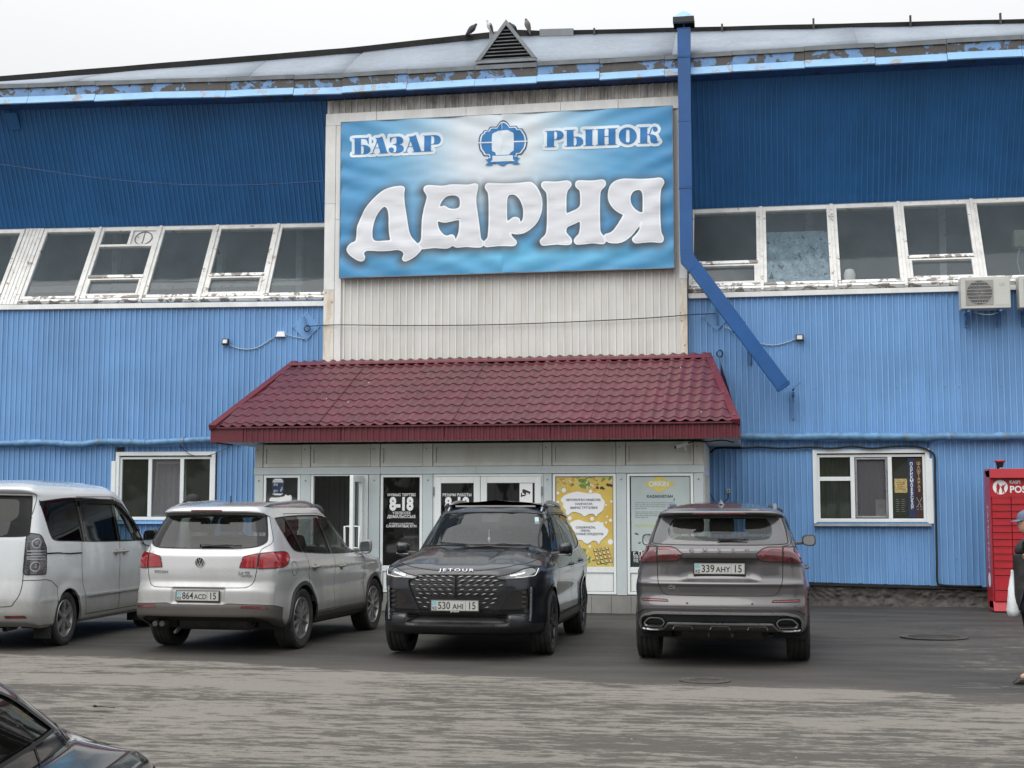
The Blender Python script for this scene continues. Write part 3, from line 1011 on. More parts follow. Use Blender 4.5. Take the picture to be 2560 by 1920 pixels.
# side cheeks running back into the roof, dark inside
mb.add([V(va0 + .01, vzb, vn - .03), V(vc, vzt - .012, vn - .03), V(vc, vzt + .05, -.9), V(va0 + .35, vzt - .25, -.9), V(va1 - .01, vzb, vn - .03), V(va1 - .35, vzt - .25, -.9)],
 [(0, 1, 2, 3), (4, 5, 2, 1)])
mb.build('cheek', M['galv'], vent, fixn=False)
mb = MB()
mb.add([V(va0 + .08, vzb + .01, vn - .09), V(va1 - .08, vzb + .01, vn - .09), V(vc, vzt - .08, vn - .09)], [(0, 1, 2)])
mb.build('dark_back', M['felt'], vent, fixn=False)
mb = MB()
for a0, a1 in ((-4.98, -4.62), (-4.0, -3.35)):
 mb.hexa([(a0, .92, ZC(a0) - .05), (a1, .92, ZC(a1) - .05), (a1, .98, ZC(a1) - .05), (a0, .98, ZC(a0) - .05),
   (a0, .92, ZC(a0) + .09), (a1, .92, ZC(a1) + .09), (a1, 1.3, ZC(a1) + .12), (a0, 1.3, ZC(a0) + .12)])
mb.build('ridge_cap', M['galv'], vent)
# ------------------------------------------------------------------ white centre bay
bay = thing('sign_bay', 'tall white ribbed bay in the middle of the facade', 'facade bay')
B0, B1, BZ0, BZ1 = -7.88, -1.205, 4.27, 9.28
sheets(MAIN, B0 + .2, B1 - .12, BZ0 + .02, 6.2, .13, .13, M['white_sheet'], bay, depth=.014, pitch=.132)
sheets(MAIN, B0 + .02, B1 - .05, 8.99, BZ1, .10, .10, M['white_dirty'], bay, depth=.030, pitch=.12)
sheets(MAIN, B0 + .2, B1 - .1, 6.2, 8.82, .13, .13, M['white_sheet'], bay, depth=.014, pitch=.132)
# flat trim boards: top beam in lengths, side columns in lengths
xs = [B0, -6.9, -5.2, -3.45, -2.4, B1]
for i in range(5):
 mb = MB()
 mb.box(xs[i] + .003, xs[i + 1] - .003, -.17, -.10, 8.78 + .002 * i, 9.01)
 mb.build('beam_board', M['white_trim'], bay, bevel=.004)
for (x0, x1, n1, zs, mats) in ((B0, B0 + .20, .17, [BZ0, 5.68, 7.3, 8.78], ('rusty_trim', 'white_trim', 'white_trim')),
       (B0 + .205, B0 + .33, .165, [BZ0, 7.0, 8.78], ('white_trim', 'white_trim')),
       (B1 - .13, B1, .17, [BZ0, 5.7, 6.1, 6.7, 7.3, 7.8, 8.4, 8.78], ('rusty_trim',) + ('white_trim',) * 6)):
 for i in range(len(zs) - 1):
  mb = MB()
  mb.box(x0, x1, -n1, -.02, zs[i] + .002, zs[i + 1] - .002)
  mb.build('column_board', M[mats[i]], bay, bevel=.004)
# side returns
mb = MB()
mb.box(B0 + .01, B0 + .05, -.10, .6, BZ0, BZ1)
mb.box(B1 - .05, B1 - .01, -.10, 1.2, BZ0, BZ1)
mb.box(B0 + .05, B1 - .05, -.06, .0, BZ0, BZ1)
mb.build('backing', M['white_trim'], bay)
mb = MB()
mb.box(B0 + .06, B1 - .03, -.20, -.12, BZ0 - .03, BZ0 + .02)
mb.build('foot_flashing', M['red_fascia'], bay)
# ------------------------------------------------------------------ stove pipe duct
duct = thing('flue_duct', 'square blue flue duct bending down to the right beside the sign', 'duct')
dx0, dx1, dn0, dn1 = -1.30, -1.08, .36, .58
zs = [6.12, 7.25, 8.45, 9.6, 10.12]
for i in range(4):
 mb = MB()
 e = .003 * (i % 2)
 mb.box(dx0 - e, dx1 + e, -dn1 - e, -dn0 + e, zs[i], zs[i + 1])
 mb.build('duct_section', M['dark_blue_duct'], duct, bevel=.004)
 mb = MB()
 mb.box(dx0 - .008, dx1 + .008, -dn1 - .008, -dn0 + .008, zs[i + 1] - .02, zs[i + 1] - .006)
 mb.build('seam', M['dark_blue_duct'], duct, bevel=.002)
def duct_seg(p, q, w0, name='duct_section'):
 """square section between two (a,z) centre points, width w in plane"""
 d = np.array([q[0] - p[0], q[1] - p[1]])
 d /= np.linalg.norm(d)
 nrm = np.array([d[1], -d[0]]) * w0 / 2
 mb = MB()
 c = []
 for pt in (p, q):
  c += [(pt[0] - nrm[0], -dn1, pt[1] - nrm[1]), (pt[0] + nrm[0], -dn1, pt[1] + nrm[1]), (pt[0] + nrm[0], -dn0, pt[1] + nrm[1]), (pt[0] - nrm[0], -dn0, pt[1] - nrm[1])]
 mb.hexa(c)
 mb.build(name, M['dark_blue_duct'], duct, bevel=.004)
# elbow as a mitred wedge
kn, kb = (-1.19, 6.12), (-1.02, 5.83)
mb = MB()
mb.prism([(dx0, 6.12), (dx1, 6.12), (dx1 + .055, 5.985), (-.955, 5.90), (-1.135, 5.755), (dx0 + .01, 5.93)], -dn1, -dn0)
mb.build('elbow', M['dark_blue_duct'], duct, bevel=.004)
pA, pB = np.array([-1.045, 5.83]), np.array([.445, 3.71])
pM = pA + (pB - pA) * .50
duct_seg(pA, pM, .245)
duct_seg(pM, pB, .235)
dd = (pB - pA) / np.linalg.norm(pB - pA)
for s_ in (.0, .5, .985):
 q = pA + (pB - pA) * s_
 duct_seg(q - dd * .008, q + dd * .008, .27, 'seam')
# cap: pyramid roof on a thin stem
mb = MB()
mb.box(-1.205, -1.18, -.48, -.455, 10.1, 10.28)
mb.build('cap_stem', M['blue_metal'], duct)
mb = MB()
cx, cyy = -1.19, -.47
hw = .185
b4 = [(cx - hw, cyy - hw, 10.30), (cx + hw, cyy - hw, 10.30), (cx + hw, cyy + hw, 10.30), (cx - hw, cyy + hw, 10.30)]
b3 = [(x, y, 10.245) for x, y, z in b4]
mb.add(b4 + [(cx, cyy, 10.47)], [(0, 1, 4), (1, 2, 4), (2, 3, 4), (3, 0, 4)])
mb.build('cap', M['fascia_low'], duct, fixn=False)
mb = MB()
mb.add([(x, y, 10.20) for x, y, z in b4] + [(x, y, 10.30) for x, y, z in b4], [(0, 1, 5, 4), (1, 2, 6, 5), (2, 3, 7, 6), (3, 0, 4, 7)])
mb.build('cap_skirt', M['black_plastic'], duct, fixn=False)
# brackets holding the slanting leg
for a, z, l in ((.60, 3.62, .42), (-.13, 4.47, .30)):
 mb = MB()
 mb.box(a - .02, a + .02, -.30, -.02, z - .02, z + .02)
 mb.box(a - .018, a + .018, -.07, -.02, z - l, z + .05)
 mb.build('bracket', M['blue_metal'], duct)
mb = MB()
mb.bar((.44, -.60, 3.61), (.72, -.60, 3.78), .03, .03)
mb.bar((.60, -.60, 3.70), (.60, -.05, 3.70), .03, .03)
mb.build('bracket', M['blue_metal'], duct)
# ------------------------------------------------------------------ lagged pipe along the wall
def lagged_pipe(F, pts, r, label, mat):
 t = thing('lagged_pipe', label, 'pipe')
 path = smooth_path([F.w(a, n, z) for a, n, z in pts], 5)
 k = 0
 rng = random.Random(4)
 step = 6
 while k < len(path) - 1:
  seg = path[k:k + step + 1]
  if len(seg) < 2:
   break
  mb = MB()
  rr = [r * (1 + rng.uniform(-.09, .12)) for _ in seg]
  mb.tube(seg, rr, 12)
  o = mb.build('pipe_section', mat, t, smooth=50)
  mb = MB()
  d = np.array(seg[-1]) - np.array(seg[-2])
  d /= np.linalg.norm(d)
  mb.tube([seg[-1] - d * .012, seg[-1] + d * .012], r * 1.22, 12)
  mb.build('clamp', M['galv'] if rng.random() < .4 else mat, t, smooth=50)
  k += step
M['lag'] = pmat('painted_lagging', (.11, .25, .43), .5, var=.25, vscale=7, dirt=.6, dirtcol=(.04, .08, .12), dscale=4, stretch=(1, 1, 1), bump=1.2, bscale=11)
lagged_pipe(LEFT, [(-8, .10, 2.89), (-6.9, .11, 2.89), (-6.2, .10, 2.87), (-5.4, .11, 2.89), (-4.7, .11, 2.85), (-4.2, .10, 2.90), (-3.4, .11, 2.875), (-2.8, .11, 2.90), (-2.1, .10, 2.93), (-1.6, .1, 2.94)], .062,
   'lagged blue heating pipe along the wall left of the red canopy', M['lag'])
lagged_pipe(MAIN, [(-.75, .10, 2.92), (-.2, .11, 2.90), (.5, .10, 2.88), (1.2, .11, 2.89), (1.9, .10, 2.875), (2.6, .11, 2.865), (2.8, .10, 2.85), (3.1, .12, 2.87), (3.8, .10, 2.86), (4.6, .11, 2.865), (6, .11, 2.86)], .068,
   'lagged blue heating pipe along the wall right of the red canopy', M['lag'])
# ------------------------------------------------------------------ outlines and distance fields
def outline(pts, n=7):
 """closed smooth outline; a point with a third item is a sharp corner"""
 m = len(pts)
 corners = [i for i, p in enumerate(pts) if len(p) > 2]
 P = [np.array(p[:2], float) for p in pts]
 if not corners:
  return closed_path(P, n)
 out = []
 for ci, s in enumerate(corners):
  e = corners[(ci + 1) % len(corners)]
  idx = [s]
  k = s
  while True:
   k = (k + 1) % m
   idx.append(k)
   if k == e:
    break
  seg = [P[i] for i in idx]
  if len(seg) == 2:
   out.append(seg[0])
  else:
   out += smooth_path(seg, n)[:-1]
 return out
def sdist(polys, X, Y):
 """signed distance (negative inside, even-odd) at points"""
 d = np.full(X.shape, 1e9)
 ins = np.zeros(X.shape, bool)
 for p in polys:
  p = np.asarray(p)
  q = np.roll(p, -1, 0)
  for (x0, y0), (x1, y1) in zip(p, q):
   dx, dy = x1 - x0, y1 - y0
   L = dx * dx + dy * dy + 1e-12
   t = np.clip(((X - x0) * dx + (Y - y0) * dy) / L, 0, 1)
   d = np.minimum(d, (X - x0 - t * dx) ** 2 + (Y - y0 - t * dy) ** 2)
   if y0 != y1:
    c = ((y0 > Y) != (y1 > Y)) & (X < dx * (Y - y0) / (dy if dy else 1e-12) + x0)
    ins ^= c
 d = np.sqrt(d)
 return np.where(ins, -d, d)
def blob_mesh(polys, r, cell):
 """flat mesh of everything closer than r to the filled outlines"""
 A = np.concatenate([np.asarray(p) for p in polys])
 x0, y0 = A.min(0) - r - 2 * cell
 x1, y1 = A.max(0) + r + 2 * cell
 xs, ys = np.arange(x0, x1, cell), np.arange(y0, y1, cell)
 X, Y = np.meshgrid(xs, ys)
 D = sdist(polys, X, Y) - r
 gy, gx = np.gradient(D, cell)
 g = np.maximum(np.hypot(gx, gy), 1e-6)
 out = D > 0
 X2 = np.where(out, X - gx / g * np.minimum(D, cell * 1.4), X)
 Y2 = np.where(out, Y - gy / g * np.minimum(D, cell * 1.4), Y)
 near = (D < 0)
 vs, fs, idx = [], [], -np.ones(X.shape, int)
 ny, nx = X.shape
 anyin = near[:-1, :-1] | near[1:, :-1] | near[:-1, 1:] | near[1:, 1:]
 for j, i in zip(*np.nonzero(anyin)):
  f = []
  for a, b in ((j, i), (j, i + 1), (j + 1, i + 1), (j + 1, i)):
   if idx[a, b] < 0:
    idx[a, b] = len(vs)
    vs.append((X2[a, b], Y2[a, b], 0))
   f.append(idx[a, b])
  fs.append(tuple(f))
 return vs, fs
# ------------------------------------------------------------------ banner
SN = .30
def zs(ox, oy, s):
 return lambda p: (MAIN.at(ox + p[0] / s, oy + p[1] / s, SN) + ((1,) if len(p) > 2 else ()))
z1 = zs(860, 440, 2212 / 360)
z2 = zs(1180, 430, 2157 / 260)
z3 = zs(1400, 430, 2212 / 270)
z4 = zs(870, 320, 2212 / 240)
z5 = zs(1350, 295, 2212 / 320)
z6 = zs(1180, 295, 2057 / 155)
C_ = 1
letters = []   # (outer, [holes])
# Д
d_out = [(40, 1140), (60, 1080), (110, 1030), (165, 1005), (185, 960), (200, 800), (230, 700), (300, 545), (380, 430), (480, 320), (600, 225), (720, 175), (850, 152), (910, 158), (937, 190),
  (928, 290), (935, 420), (960, 590), (985, 740), (1008, 860), (1050, 950), (1130, 1035, C_), (1160, 1060), (1187, 1125), (1165, 1170), (1080, 1250), (960, 1310), (905, 1300), (890, 1260), (912, 1205), (895, 1165), (825, 1138), (700, 1150), (560, 1156),
  (400, 1150), (340, 1158), (312, 1195), (330, 1240), (318, 1290), (270, 1315), (200, 1295), (90, 1220)]
d_in = [(712, 988, C_), (690, 850), (685, 640), (670, 530), (640, 480), (600, 485), (530, 565), (475, 670), (445, 800), (442, 930), (465, 985), (520, 1000), (610, 995)]
letters.append(([z1(p) for p in d_out], [[z1(p) for p in d_in]]))
# А
a_out = [(1130, 1035, C_), (1165, 1010), (1185, 950), (1190, 800), (1200, 640), (1225, 500), (1255, 390), (1270, 320), (1250, 270), (1222, 220), (1235, 165), (1290, 140), (1400, 145), (1520, 152), (1640, 130), (1760, 128), (1900, 132), (2010, 113), (2055, 130), (2065, 170),
  (2040, 290), (2035, 400), (2055, 560), (2080, 740), (2095, 860), (2110, 960), (2148, 1000, C_), (2142, 1072, C_), (2100, 1098), (2010, 1100), (1880, 1092), (1750, 1102), (1705, 1095), (1668, 1072, C_), (1630, 1100), (1560, 1118), (1400, 1108), (1280, 1118), (1187, 1128, C_)]
a_h1 = [(1468, 475, C_), (1500, 400), (1560, 330), (1640, 302), (1720, 305), (1770, 345), (1780, 420), (1765, 480), (1700, 504), (1620, 495), (1565, 465), (1535, 455)]
a_h2 = [(1440, 680, C_), (1480, 708), (1560, 718), (1650, 700), (1745, 680), (1768, 690), (1770, 760), (1755, 880), (1716, 980, C_), (1705, 935), (1680, 905), (1640, 900), (1585, 916), (1530, 895), (1475, 830), (1450, 760)]
letters.append(([z1(p) for p in a_out], [[z1(p) for p in a_h1], [z1(p) for p in a_h2]]))
# Р
p_out = [(245, 1435, C_), (300, 1385), (322, 1340), (338, 1200), (345, 950), (345, 640), (332, 460), (310, 405), (270, 340), (275, 275), (330, 230), (450, 232), (700, 235), (950, 225), (1180, 202), (1260, 225), (1340, 300), (1410, 420), (1455, 560), (1462, 700), (1440, 850), (1390, 985), (1310, 1100), (1200, 1200),
  (1080, 1270), (950, 1295), (850, 1285), (792, 1268, C_), (850, 1350), (920, 1420), (932, 1475), (900, 1525), (840, 1542), (700, 1538), (540, 1540), (380, 1555), (300, 1560), (238, 1530, C_)]
p_in = [(735, 1028, C_), (730, 900), (730, 700), (738, 560), (765, 490), (830, 470), (900, 485), (970, 550), (1020, 640), (1055, 760), (1062, 870), (1050, 970), (1025, 1020), (990, 1042, C_), (998, 1000), (975, 955), (910, 930), (850, 938), (790, 980)]
letters.append(([z2(p) for p in p_out], [[z2(p) for p in p_in]]))
# И
i_l = [(1432, 260), (1460, 210), (1520, 192), (1720, 200), (1900, 180), (1970, 175), (2040, 200), (2068, 260), (2045, 320), (1990, 390), (1965, 490), (1960, 640), (1962, 860, C_)]
i_m = [(135, 848, C_), (240, 800), (340, 755), (395, 705), (412, 650), (412, 500), (405, 410), (385, 370), (330, 320), (308, 260), (330, 195), (400, 168), (560, 175), (700, 172), (850, 152), (915, 170), (943, 225), (930, 290), (880, 345), (845, 385), (828, 470), (820, 640), (820, 900), (825, 1100), (840, 1230), (895, 1303, C_), (945, 1422, C_), (920, 1462),
 (860, 1480), (680, 1465), (500, 1482), (370, 1492), (310, 1470), (282, 1410), (300, 1355), (350, 1300), (385, 1255), (405, 1150), (408, 1012, C_), (300, 1065), (180, 1118), (138, 1165), (135, 1235), (180, 1295), (235, 1360), (247, 1430), (225, 1480), (150, 1500), (0, 1492)]
i_r = [(1770, 1505), (1620, 1518), (1500, 1530), (1440, 1515), (1405, 1450), (1425, 1395), (1500, 1320), (1535, 1250), (1550, 1100), (1555, 800), (1552, 560), (1540, 440), (1500, 385), (1445, 320)]
# map left part (z2) up to the notch, then z3
io = [z2(p) for p in i_l[:-1]] + [z3(p) for p in i_m] + [z2(p) for p in i_r]
letters.append((io, []))
# Я
y_out = [(895, 1305, C_), (930, 1270), (1010, 1245), (1080, 1200), (1160, 1100), (1230, 990), (1293, 880, C_), (1200, 835), (1110, 770), (1030, 670), (985, 560), (980, 440), (1010, 310), (1070, 225), (1160, 168), (1300, 138), (1480, 138), (1700, 140), (1900, 128), (2040, 115), (2110, 145), (2138, 210), (2115, 275), (2075, 350), (2058, 480), (2055, 700),
  (2055, 900), (2065, 1080), (2080, 1230), (2120, 1320), (2128, 1380), (2100, 1435), (2040, 1450), (1880, 1440), (1720, 1452), (1600, 1465), (1530, 1458), (1482, 1410), (1485, 1350), (1560, 1270), (1620, 1180), (1668, 1025, C_), (1610, 1130), (1500, 1270), (1400, 1365), (1290, 1435), (1160, 1465), (1020, 1455), (945, 1422, C_)]
y_in = [(1690, 830, C_), (1620, 812), (1545, 762), (1480, 680), (1450, 590), (1455, 490), (1500, 410), (1570, 375), (1640, 378), (1675, 420), (1690, 510), (1692, 680)]
letters.append(([z3(p) for p in y_out], [[z3(p) for p in y_in]]))
LET = []
for o, hs_ in letters:
 LET.append([outline(o, 5)] + [outline(h, 5) for h in hs_])
# БАЗАР and РЫНОК in heavy serif capitals, traced in px
def arc(cx, cy, rx, ry, a0, a1, n=10):
 return [(cx + rx * math.cos(R(a0 + (a1 - a0) * k / n)), cy + ry * math.sin(R(a0 + (a1 - a0) * k / n))) for k in range(n + 1)]
ser1 = [
 # Б
 [(108, 243), (160, 243), (160, 236), (455, 225), (480, 200), (480, 370), (466, 370), (445, 300), (400, 252), (302, 250), (302, 395)] + arc(370, 500, 152, 106, -90, 90, 12) + [(108, 614), (108, 602), (155, 602), (155, 255), (108, 255)],
 [(302, 408), (325, 408), (355, 425), (365, 450), (365, 560), (350, 590), (325, 600), (302, 600)],
 # А
 [(625, 232), (720, 222), (790, 195), (912, 575), (945, 572), (945, 583), (712, 592), (712, 581), (752, 578), (722, 466), (622, 470), (575, 585), (620, 584), (620, 595), (510, 602), (510, 591), (560, 586), (652, 345), (660, 290), (650, 250)],
 [(680, 325), (716, 455), (628, 459)],
 # З
 [(970, 200), (1000, 222), (1060, 205), (1180, 198), (1240, 215), (1275, 265), (1270, 320), (1235, 360), (1165, 378), (1240, 395), (1285, 440), (1285, 500), (1250, 545), (1180, 572), (1080, 582), (990, 570), (945, 535), (940, 490), (965, 455), (1010, 447), (1050, 465), (1062, 500), (1050, 535), (1025, 560), (1075, 568), (1110, 555), (1118, 500), (1112, 420), (1090, 393), (1030, 385), (1030, 376), (1085, 370), (1118, 345), (1122, 260), (1108, 220), (1070, 215), (1020, 240), (995, 280), (985, 330), (970, 330)],
 # А
 [(1392, 205), (1490, 190), (1563, 160), (1690, 540), (1720, 538), (1760, 536), (1760, 180), (1722, 186), (1722, 176), (1990, 165)] + arc(2030, 273, 108, 106, -90, 85, 12) + [(1915, 386), (1915, 530), (1958, 528), (1958, 540), (1480, 558), (1480, 547), (1522, 543), (1490, 430), (1388, 438), (1345, 553), (1390, 551), (1390, 562), (1275, 570), (1275, 559), (1328, 553), (1420, 315), (1428, 260), (1418, 222)],
 [(1446, 290), (1484, 420), (1394, 427)],
 [(1918, 185), (1950, 185), (1980, 200), (1988, 240), (1988, 330), (1970, 365), (1940, 375), (1918, 375)],
]
ser2 = [
 # Р
 [(92, 228), (300, 216)] + arc(310, 298, 102, 80, -90, 80, 10) + [(242, 385), (242, 492), (275, 490), (275, 500), (88, 506), (88, 496), (122, 494), (122, 236), (92, 238)],
 [(245, 230), (275, 232), (295, 260), (297, 330), (280, 368), (245, 374)],
 # Ь
 [(430, 212), (610, 205), (610, 214), (580, 216), (580, 325), (660, 322), (715, 340), (748, 390), (745, 445), (700, 480), (640, 490), (430, 494), (430, 485), (465, 483), (465, 220), (430, 222)],
 [(582, 335), (610, 336), (632, 365), (634, 440), (615, 475), (582, 480)],
 # stem of Ы
 [(750, 202), (938, 194), (938, 203), (905, 205), (905, 472), (935, 470), (935, 480), (748, 486), (748, 476), (788, 474), (788, 210), (750, 212)],
 # Н
 [(965, 193), (1138, 186), (1138, 195), (1115, 197), (1115, 317), (1186, 314), (1186, 192), (1158, 194), (1158, 184), (1340, 178), (1340, 187), (1305, 190), (1305, 456), (1335, 454), (1335, 464), (1155, 470), (1155, 460), (1186, 458), (1186, 326), (1115, 329), (1115, 462), (1138, 460), (1138, 470), (960, 478), (960, 468), (1000, 466), (1000, 203), (965, 203)],
 # О
 arc(1517, 312, 155, 148, 0, 360, 28)[:-1],
 [(1517 + 32 * math.cos(t), 312 + (105 + 0) * math.copysign(1, math.sin(t)) * .78 + 32 * math.sin(t) - 0) for t in np.linspace(0, 2 * math.pi, 20, endpoint=False)],
 # К
 [(1700, 163), (1888, 153), (1888, 162), (1855, 164), (1855, 284), (1880, 280), (1898, 250), (1908, 200), (1930, 165), (1975, 146), (2015, 155), (2036, 190), (2025, 225), (1990, 240), (1960, 228), (1950, 200), (1962, 170), (1935, 185), (1925, 225), (1912, 262), (1890, 284), (1950, 286), (2000, 310), (2022, 350), (2025, 400), (2038, 415), (2058, 400), (2062, 408), (2030, 435), (1975, 442), (1925, 430), (1905, 395), (1903, 340), (1890, 298), (1855, 296), (1855, 434), (1885, 432), (1885, 441), (1698, 447), (1698, 438), (1732, 436), (1732, 172), (1700, 173)],
]
SER1 = [[z4(p) for p in q] for q in ser1]
SER2 = [[z5(p) for p in q] for q in ser2]
banner = thing('shop_banner', 'large blue and white printed banner reading БАЗАР РЫНОК ДАРИЯ on the white bay', 'sign')
a0, a1, zb0, zb1 = -7.535, -1.425, 5.885, 8.795
nx, ny = 250, 120
X, Y = np.meshgrid(np.linspace(a0, a1, nx), np.linspace(zb0, zb1, ny))
u = (X - a0) / (a1 - a0)
v = (Y - zb0) / (zb1 - zb0)
glow = np.exp(-(((u - .48) / .20) ** 2) - ((np.maximum(0, v - .25) - .62) / .75) ** 2 * 1.2) * (v > 0) * np.clip((v - .28) / .35, 0, 1) ** .8
glow = np.clip(glow * 1.35, 0, 1)
mid = np.clip(np.exp(-((u - .48) / .36) ** 2) * np.clip((v - .2) / .5, 0, 1) * .9, 0, 1)
lowlight = np.exp(-((v - .10) / .09) ** 2) * np.exp(-((u - .58) / .38) ** 2) * .75
deep = np.array([.034, .215, .46])
lite = np.array([.135, .50, .76])
pale = np.array([.64, .71, .76])
cols = deep + (lite - deep) * np.clip(mid + lowlight + .12 * (1 - v), 0, 1)[..., None]
cols = cols + (pale - cols) * glow[..., None]
D = np.full(X.shape, 1e9)
for L_ in LET:
 D = np.minimum(D, sdist([p for p in L_], X + .03, Y + .035))
D1 = np.full(X.shape, 1e9)
for L_ in LET:
 D1 = np.minimum(D1, sdist([L_[0]], X + .02, Y + .02))
sh = np.clip(1 - np.maximum(D, 0) / .17, 0, 1) ** 1.3 * .88
cols = cols * (1 - sh[..., None]) + np.array([.055, .068, .075]) * sh[..., None]
me = bpy.data.meshes.new('print')
ridx = np.zeros(X.shape)
for j in range(ny):
 for i in range(nx):
  x, z = X[j, i], Y[j, i]
  ed = min(u[j, i], 1 - u[j, i], v[j, i] * .5, (1 - v[j, i]) * .5)
  wr = .010 * mnoise.noise((x * .7 + z * 1.1, z * 3.2 - x * .6, 1)) + .005 * mnoise.noise((x * 2.2, z * 6.5 + x * 1.0, 4))
  wr += .010 * math.sin(z * 15 + x * 6 * (1 if x < -4.5 else -1) + 2 * mnoise.noise((x * .8, z, 7))) * max(0, 1 - ed * 6)
  wr += .006 * mnoise.noise((x * 1.2 + z * 2.6, z * 5.5 - x * 2.0, 8)) * (1.3 - v[j, i])
  ridx[j, i] = wr
vs = [(X[j, i], -(SN + ridx[j, i]), Y[j, i]) for j in range(ny) for i in range(nx)]
me.from_pydata(vs, [], [(j * nx + i, j * nx + i + 1, (j + 1) * nx + i + 1, (j + 1) * nx + i) for j in range(ny - 1) for i in range(nx - 1)])
ca = me.color_attributes.new('print', 'FLOAT_COLOR', 'POINT')
ca.data.foreach_set('color', np.c_[cols.reshape(-1, 3), np.ones(nx * ny)].ravel())
m, t, b = new_mat('banner_print')
at = _n(t, 'ShaderNodeAttribute')
at.attribute_name = 'print'
t.links.new(mixc(t, mathn(t, 'MULTIPLY', noise(t, coords(t), 3, 5, .6), .10), at.outputs['Color'], (.30, .33, .36)), b.inputs['Base Color'])
b.inputs['Roughness'].default_value = .55
me.materials.append(m)
me.shade_smooth()
o = bpy.data.objects.new('banner_sheet', me)
COL.objects.link(o)
o.parent = banner
def bn_n(x, z, off):
 i = int(np.clip(round((x - a0) / (a1 - a0) * (nx - 1)), 0, nx - 1))
 j = int(np.clip(round((z - zb0) / (zb1 - zb0) * (ny - 1)), 0, ny - 1))
 return -(SN + ridx[j, i] + off)
def on_banner(name, vs, fs, mat, off):
 mb = MB()
 mb.add([(p[0], bn_n(p[0], p[1], off), p[1]) for p in vs], fs)
 mb.build(name, mat, banner, smooth=True, fixn=False)
M['letter_edge'] = pmat('banner_letter_edge', (.80, .84, .88), .55, var=.03)
M['letter_fill'] = pmat('banner_letter_fill', (.68, .70, .74), .55, var=.03, vscale=2, dirt=.06, dirtcol=(.5, .5, .52))
M['halo'] = pmat('banner_text_halo', (.66, .74, .80), .55, var=.04)
M['text_blue'] = pmat('banner_text_blue', (.018, .165, .42), .55, var=.06)
M['text_navy'] = pmat('banner_text_outline', (.035, .10, .20), .55)
for L_ in LET:
 v_, f_ = blob_mesh(L_, 0, .012)
 on_banner('letter', v_, f_, M['letter_edge'], .006)
 v_, f_ = blob_mesh(L_, -.028, .014)
 on_banner('letter_face', v_, f_, M['letter_fill'], .009)
for S_ in (SER1, SER2):
 allp = S_
 v_, f_ = blob_mesh(allp, .055, .012)
 on_banner('text_halo', v_, f_, M['halo'], .005)
 v_, f_ = blob_mesh(allp, .0, .0065)
 on_banner('text', v_, f_, M['text_blue'], .011)
# emblem: scalloped outer line, blue field, white shield, ribbon
em_out = [(1035, 75), (940, 120), (870, 205), (810, 292, 1), (620, 290), (560, 340), (540, 400, 1), (430, 400), (370, 440), (345, 500, 1), (280, 540), (240, 640), (218, 800), (225, 960), (260, 1080), (330, 1165, 1), (370, 1250), (440, 1270), (530, 1268, 1), (560, 1330), (600, 1380), (1460, 1330), (1500, 1290), (1520, 1225, 1), (1640, 1220), (1700, 1160), (1730, 1110, 1), (1790, 1040), (1830, 900), (1838, 740), (1810, 580), (1760, 480), (1725, 440, 1), (1690, 370), (1640, 350), (1535, 352, 1), (1500, 280), (1440, 258), (1265, 268, 1), (1210, 180), (1130, 105)]
cxm, cym = 1030, 760
def shrink(pts, k, kx=None):
 kx = kx or k
 return [(cxm + (p[0] - cxm) * kx, cym + (p[1] - cym) * k) + tuple(p[2:]) for p in pts]
E_out = outline([z6(p) for p in em_out], 4)
E_o2 = outline([z6(p) for p in shrink(em_out, .93, .945)], 4)
E_in = outline([z6(p) for p in shrink(em_out, .865, .885)], 4)
shield = [(870, 430, 1), (800, 470), (700, 520), (668, 600), (665, 1040), (690, 1110), (770, 1150), (800, 1240, 1), (1240, 1220, 1), (1290, 1150), (1380, 1090), (1390, 1040), (1385, 560), (1350, 490), (1270, 455), (1200, 410, 1)]
rib = [(430, 1375, 1), (600, 1370, 1), (640, 1290, 1), (1400, 1260, 1), (1440, 1335, 1), (1610, 1325, 1), (1480, 1435, 1), (1610, 1535, 1), (1350, 1540, 1), (1370, 1490, 1), (1160, 1500, 1), (1080, 1570), (1010, 1585), (930, 1560), (860, 1510, 1), (660, 1520, 1), (680, 1565, 1), (430, 1580, 1), (560, 1465, 1)]
box_ = [(685, 1265, 1), (1365, 1245, 1), (1365, 1400, 1), (1410, 1400, 1), (1410, 1435, 1), (630, 1462, 1), (630, 1435, 1), (685, 1420, 1)]
for nm, pl, mt, of in (('emblem_line', [E_out], M['text_navy'], .006), ('emblem_gap', [E_o2], M['halo'], .009), ('emblem_field', [E_in], M['text_blue'], .012),
     ('emblem_shield', [outline([z6(p) for p in shield], 4)], M['halo'], .015), ('emblem_ribbon', [outline([z6(p) for p in rib], 4)], M['text_blue'], .018),
     ('emblem_plate', [outline([z6(p) for p in box_], 4)], M['halo'], .021),
     ('emblem_gap', [[z6(p) for p in ((220, 812), (665, 795), (665, 838), (220, 850))]], M['halo'], .0155),
     ('emblem_gap', [[z6(p) for p in ((1385, 768), (1840, 752), (1840, 792), (1385, 808))]], M['halo'], .0155)):
 v_, f_ = blob_mesh(pl, 0, .0085)
 on_banner(nm, v_, f_, mt, of)
mb = MB()
for (x0, x1, zz0, zz1) in ((a0 - .012, a1 + .012, zb0 - .015, zb0 + .0), (a0 - .012, a1 + .012, zb1, zb1 + .012), (a0 - .014, a0, zb0, zb1), (a1, a1 + .014, zb0, zb1)):
 mb.box(x0, x1, -SN - .004, -.18, zz0, zz1)
mb.build('frame', M['galv'], banner)
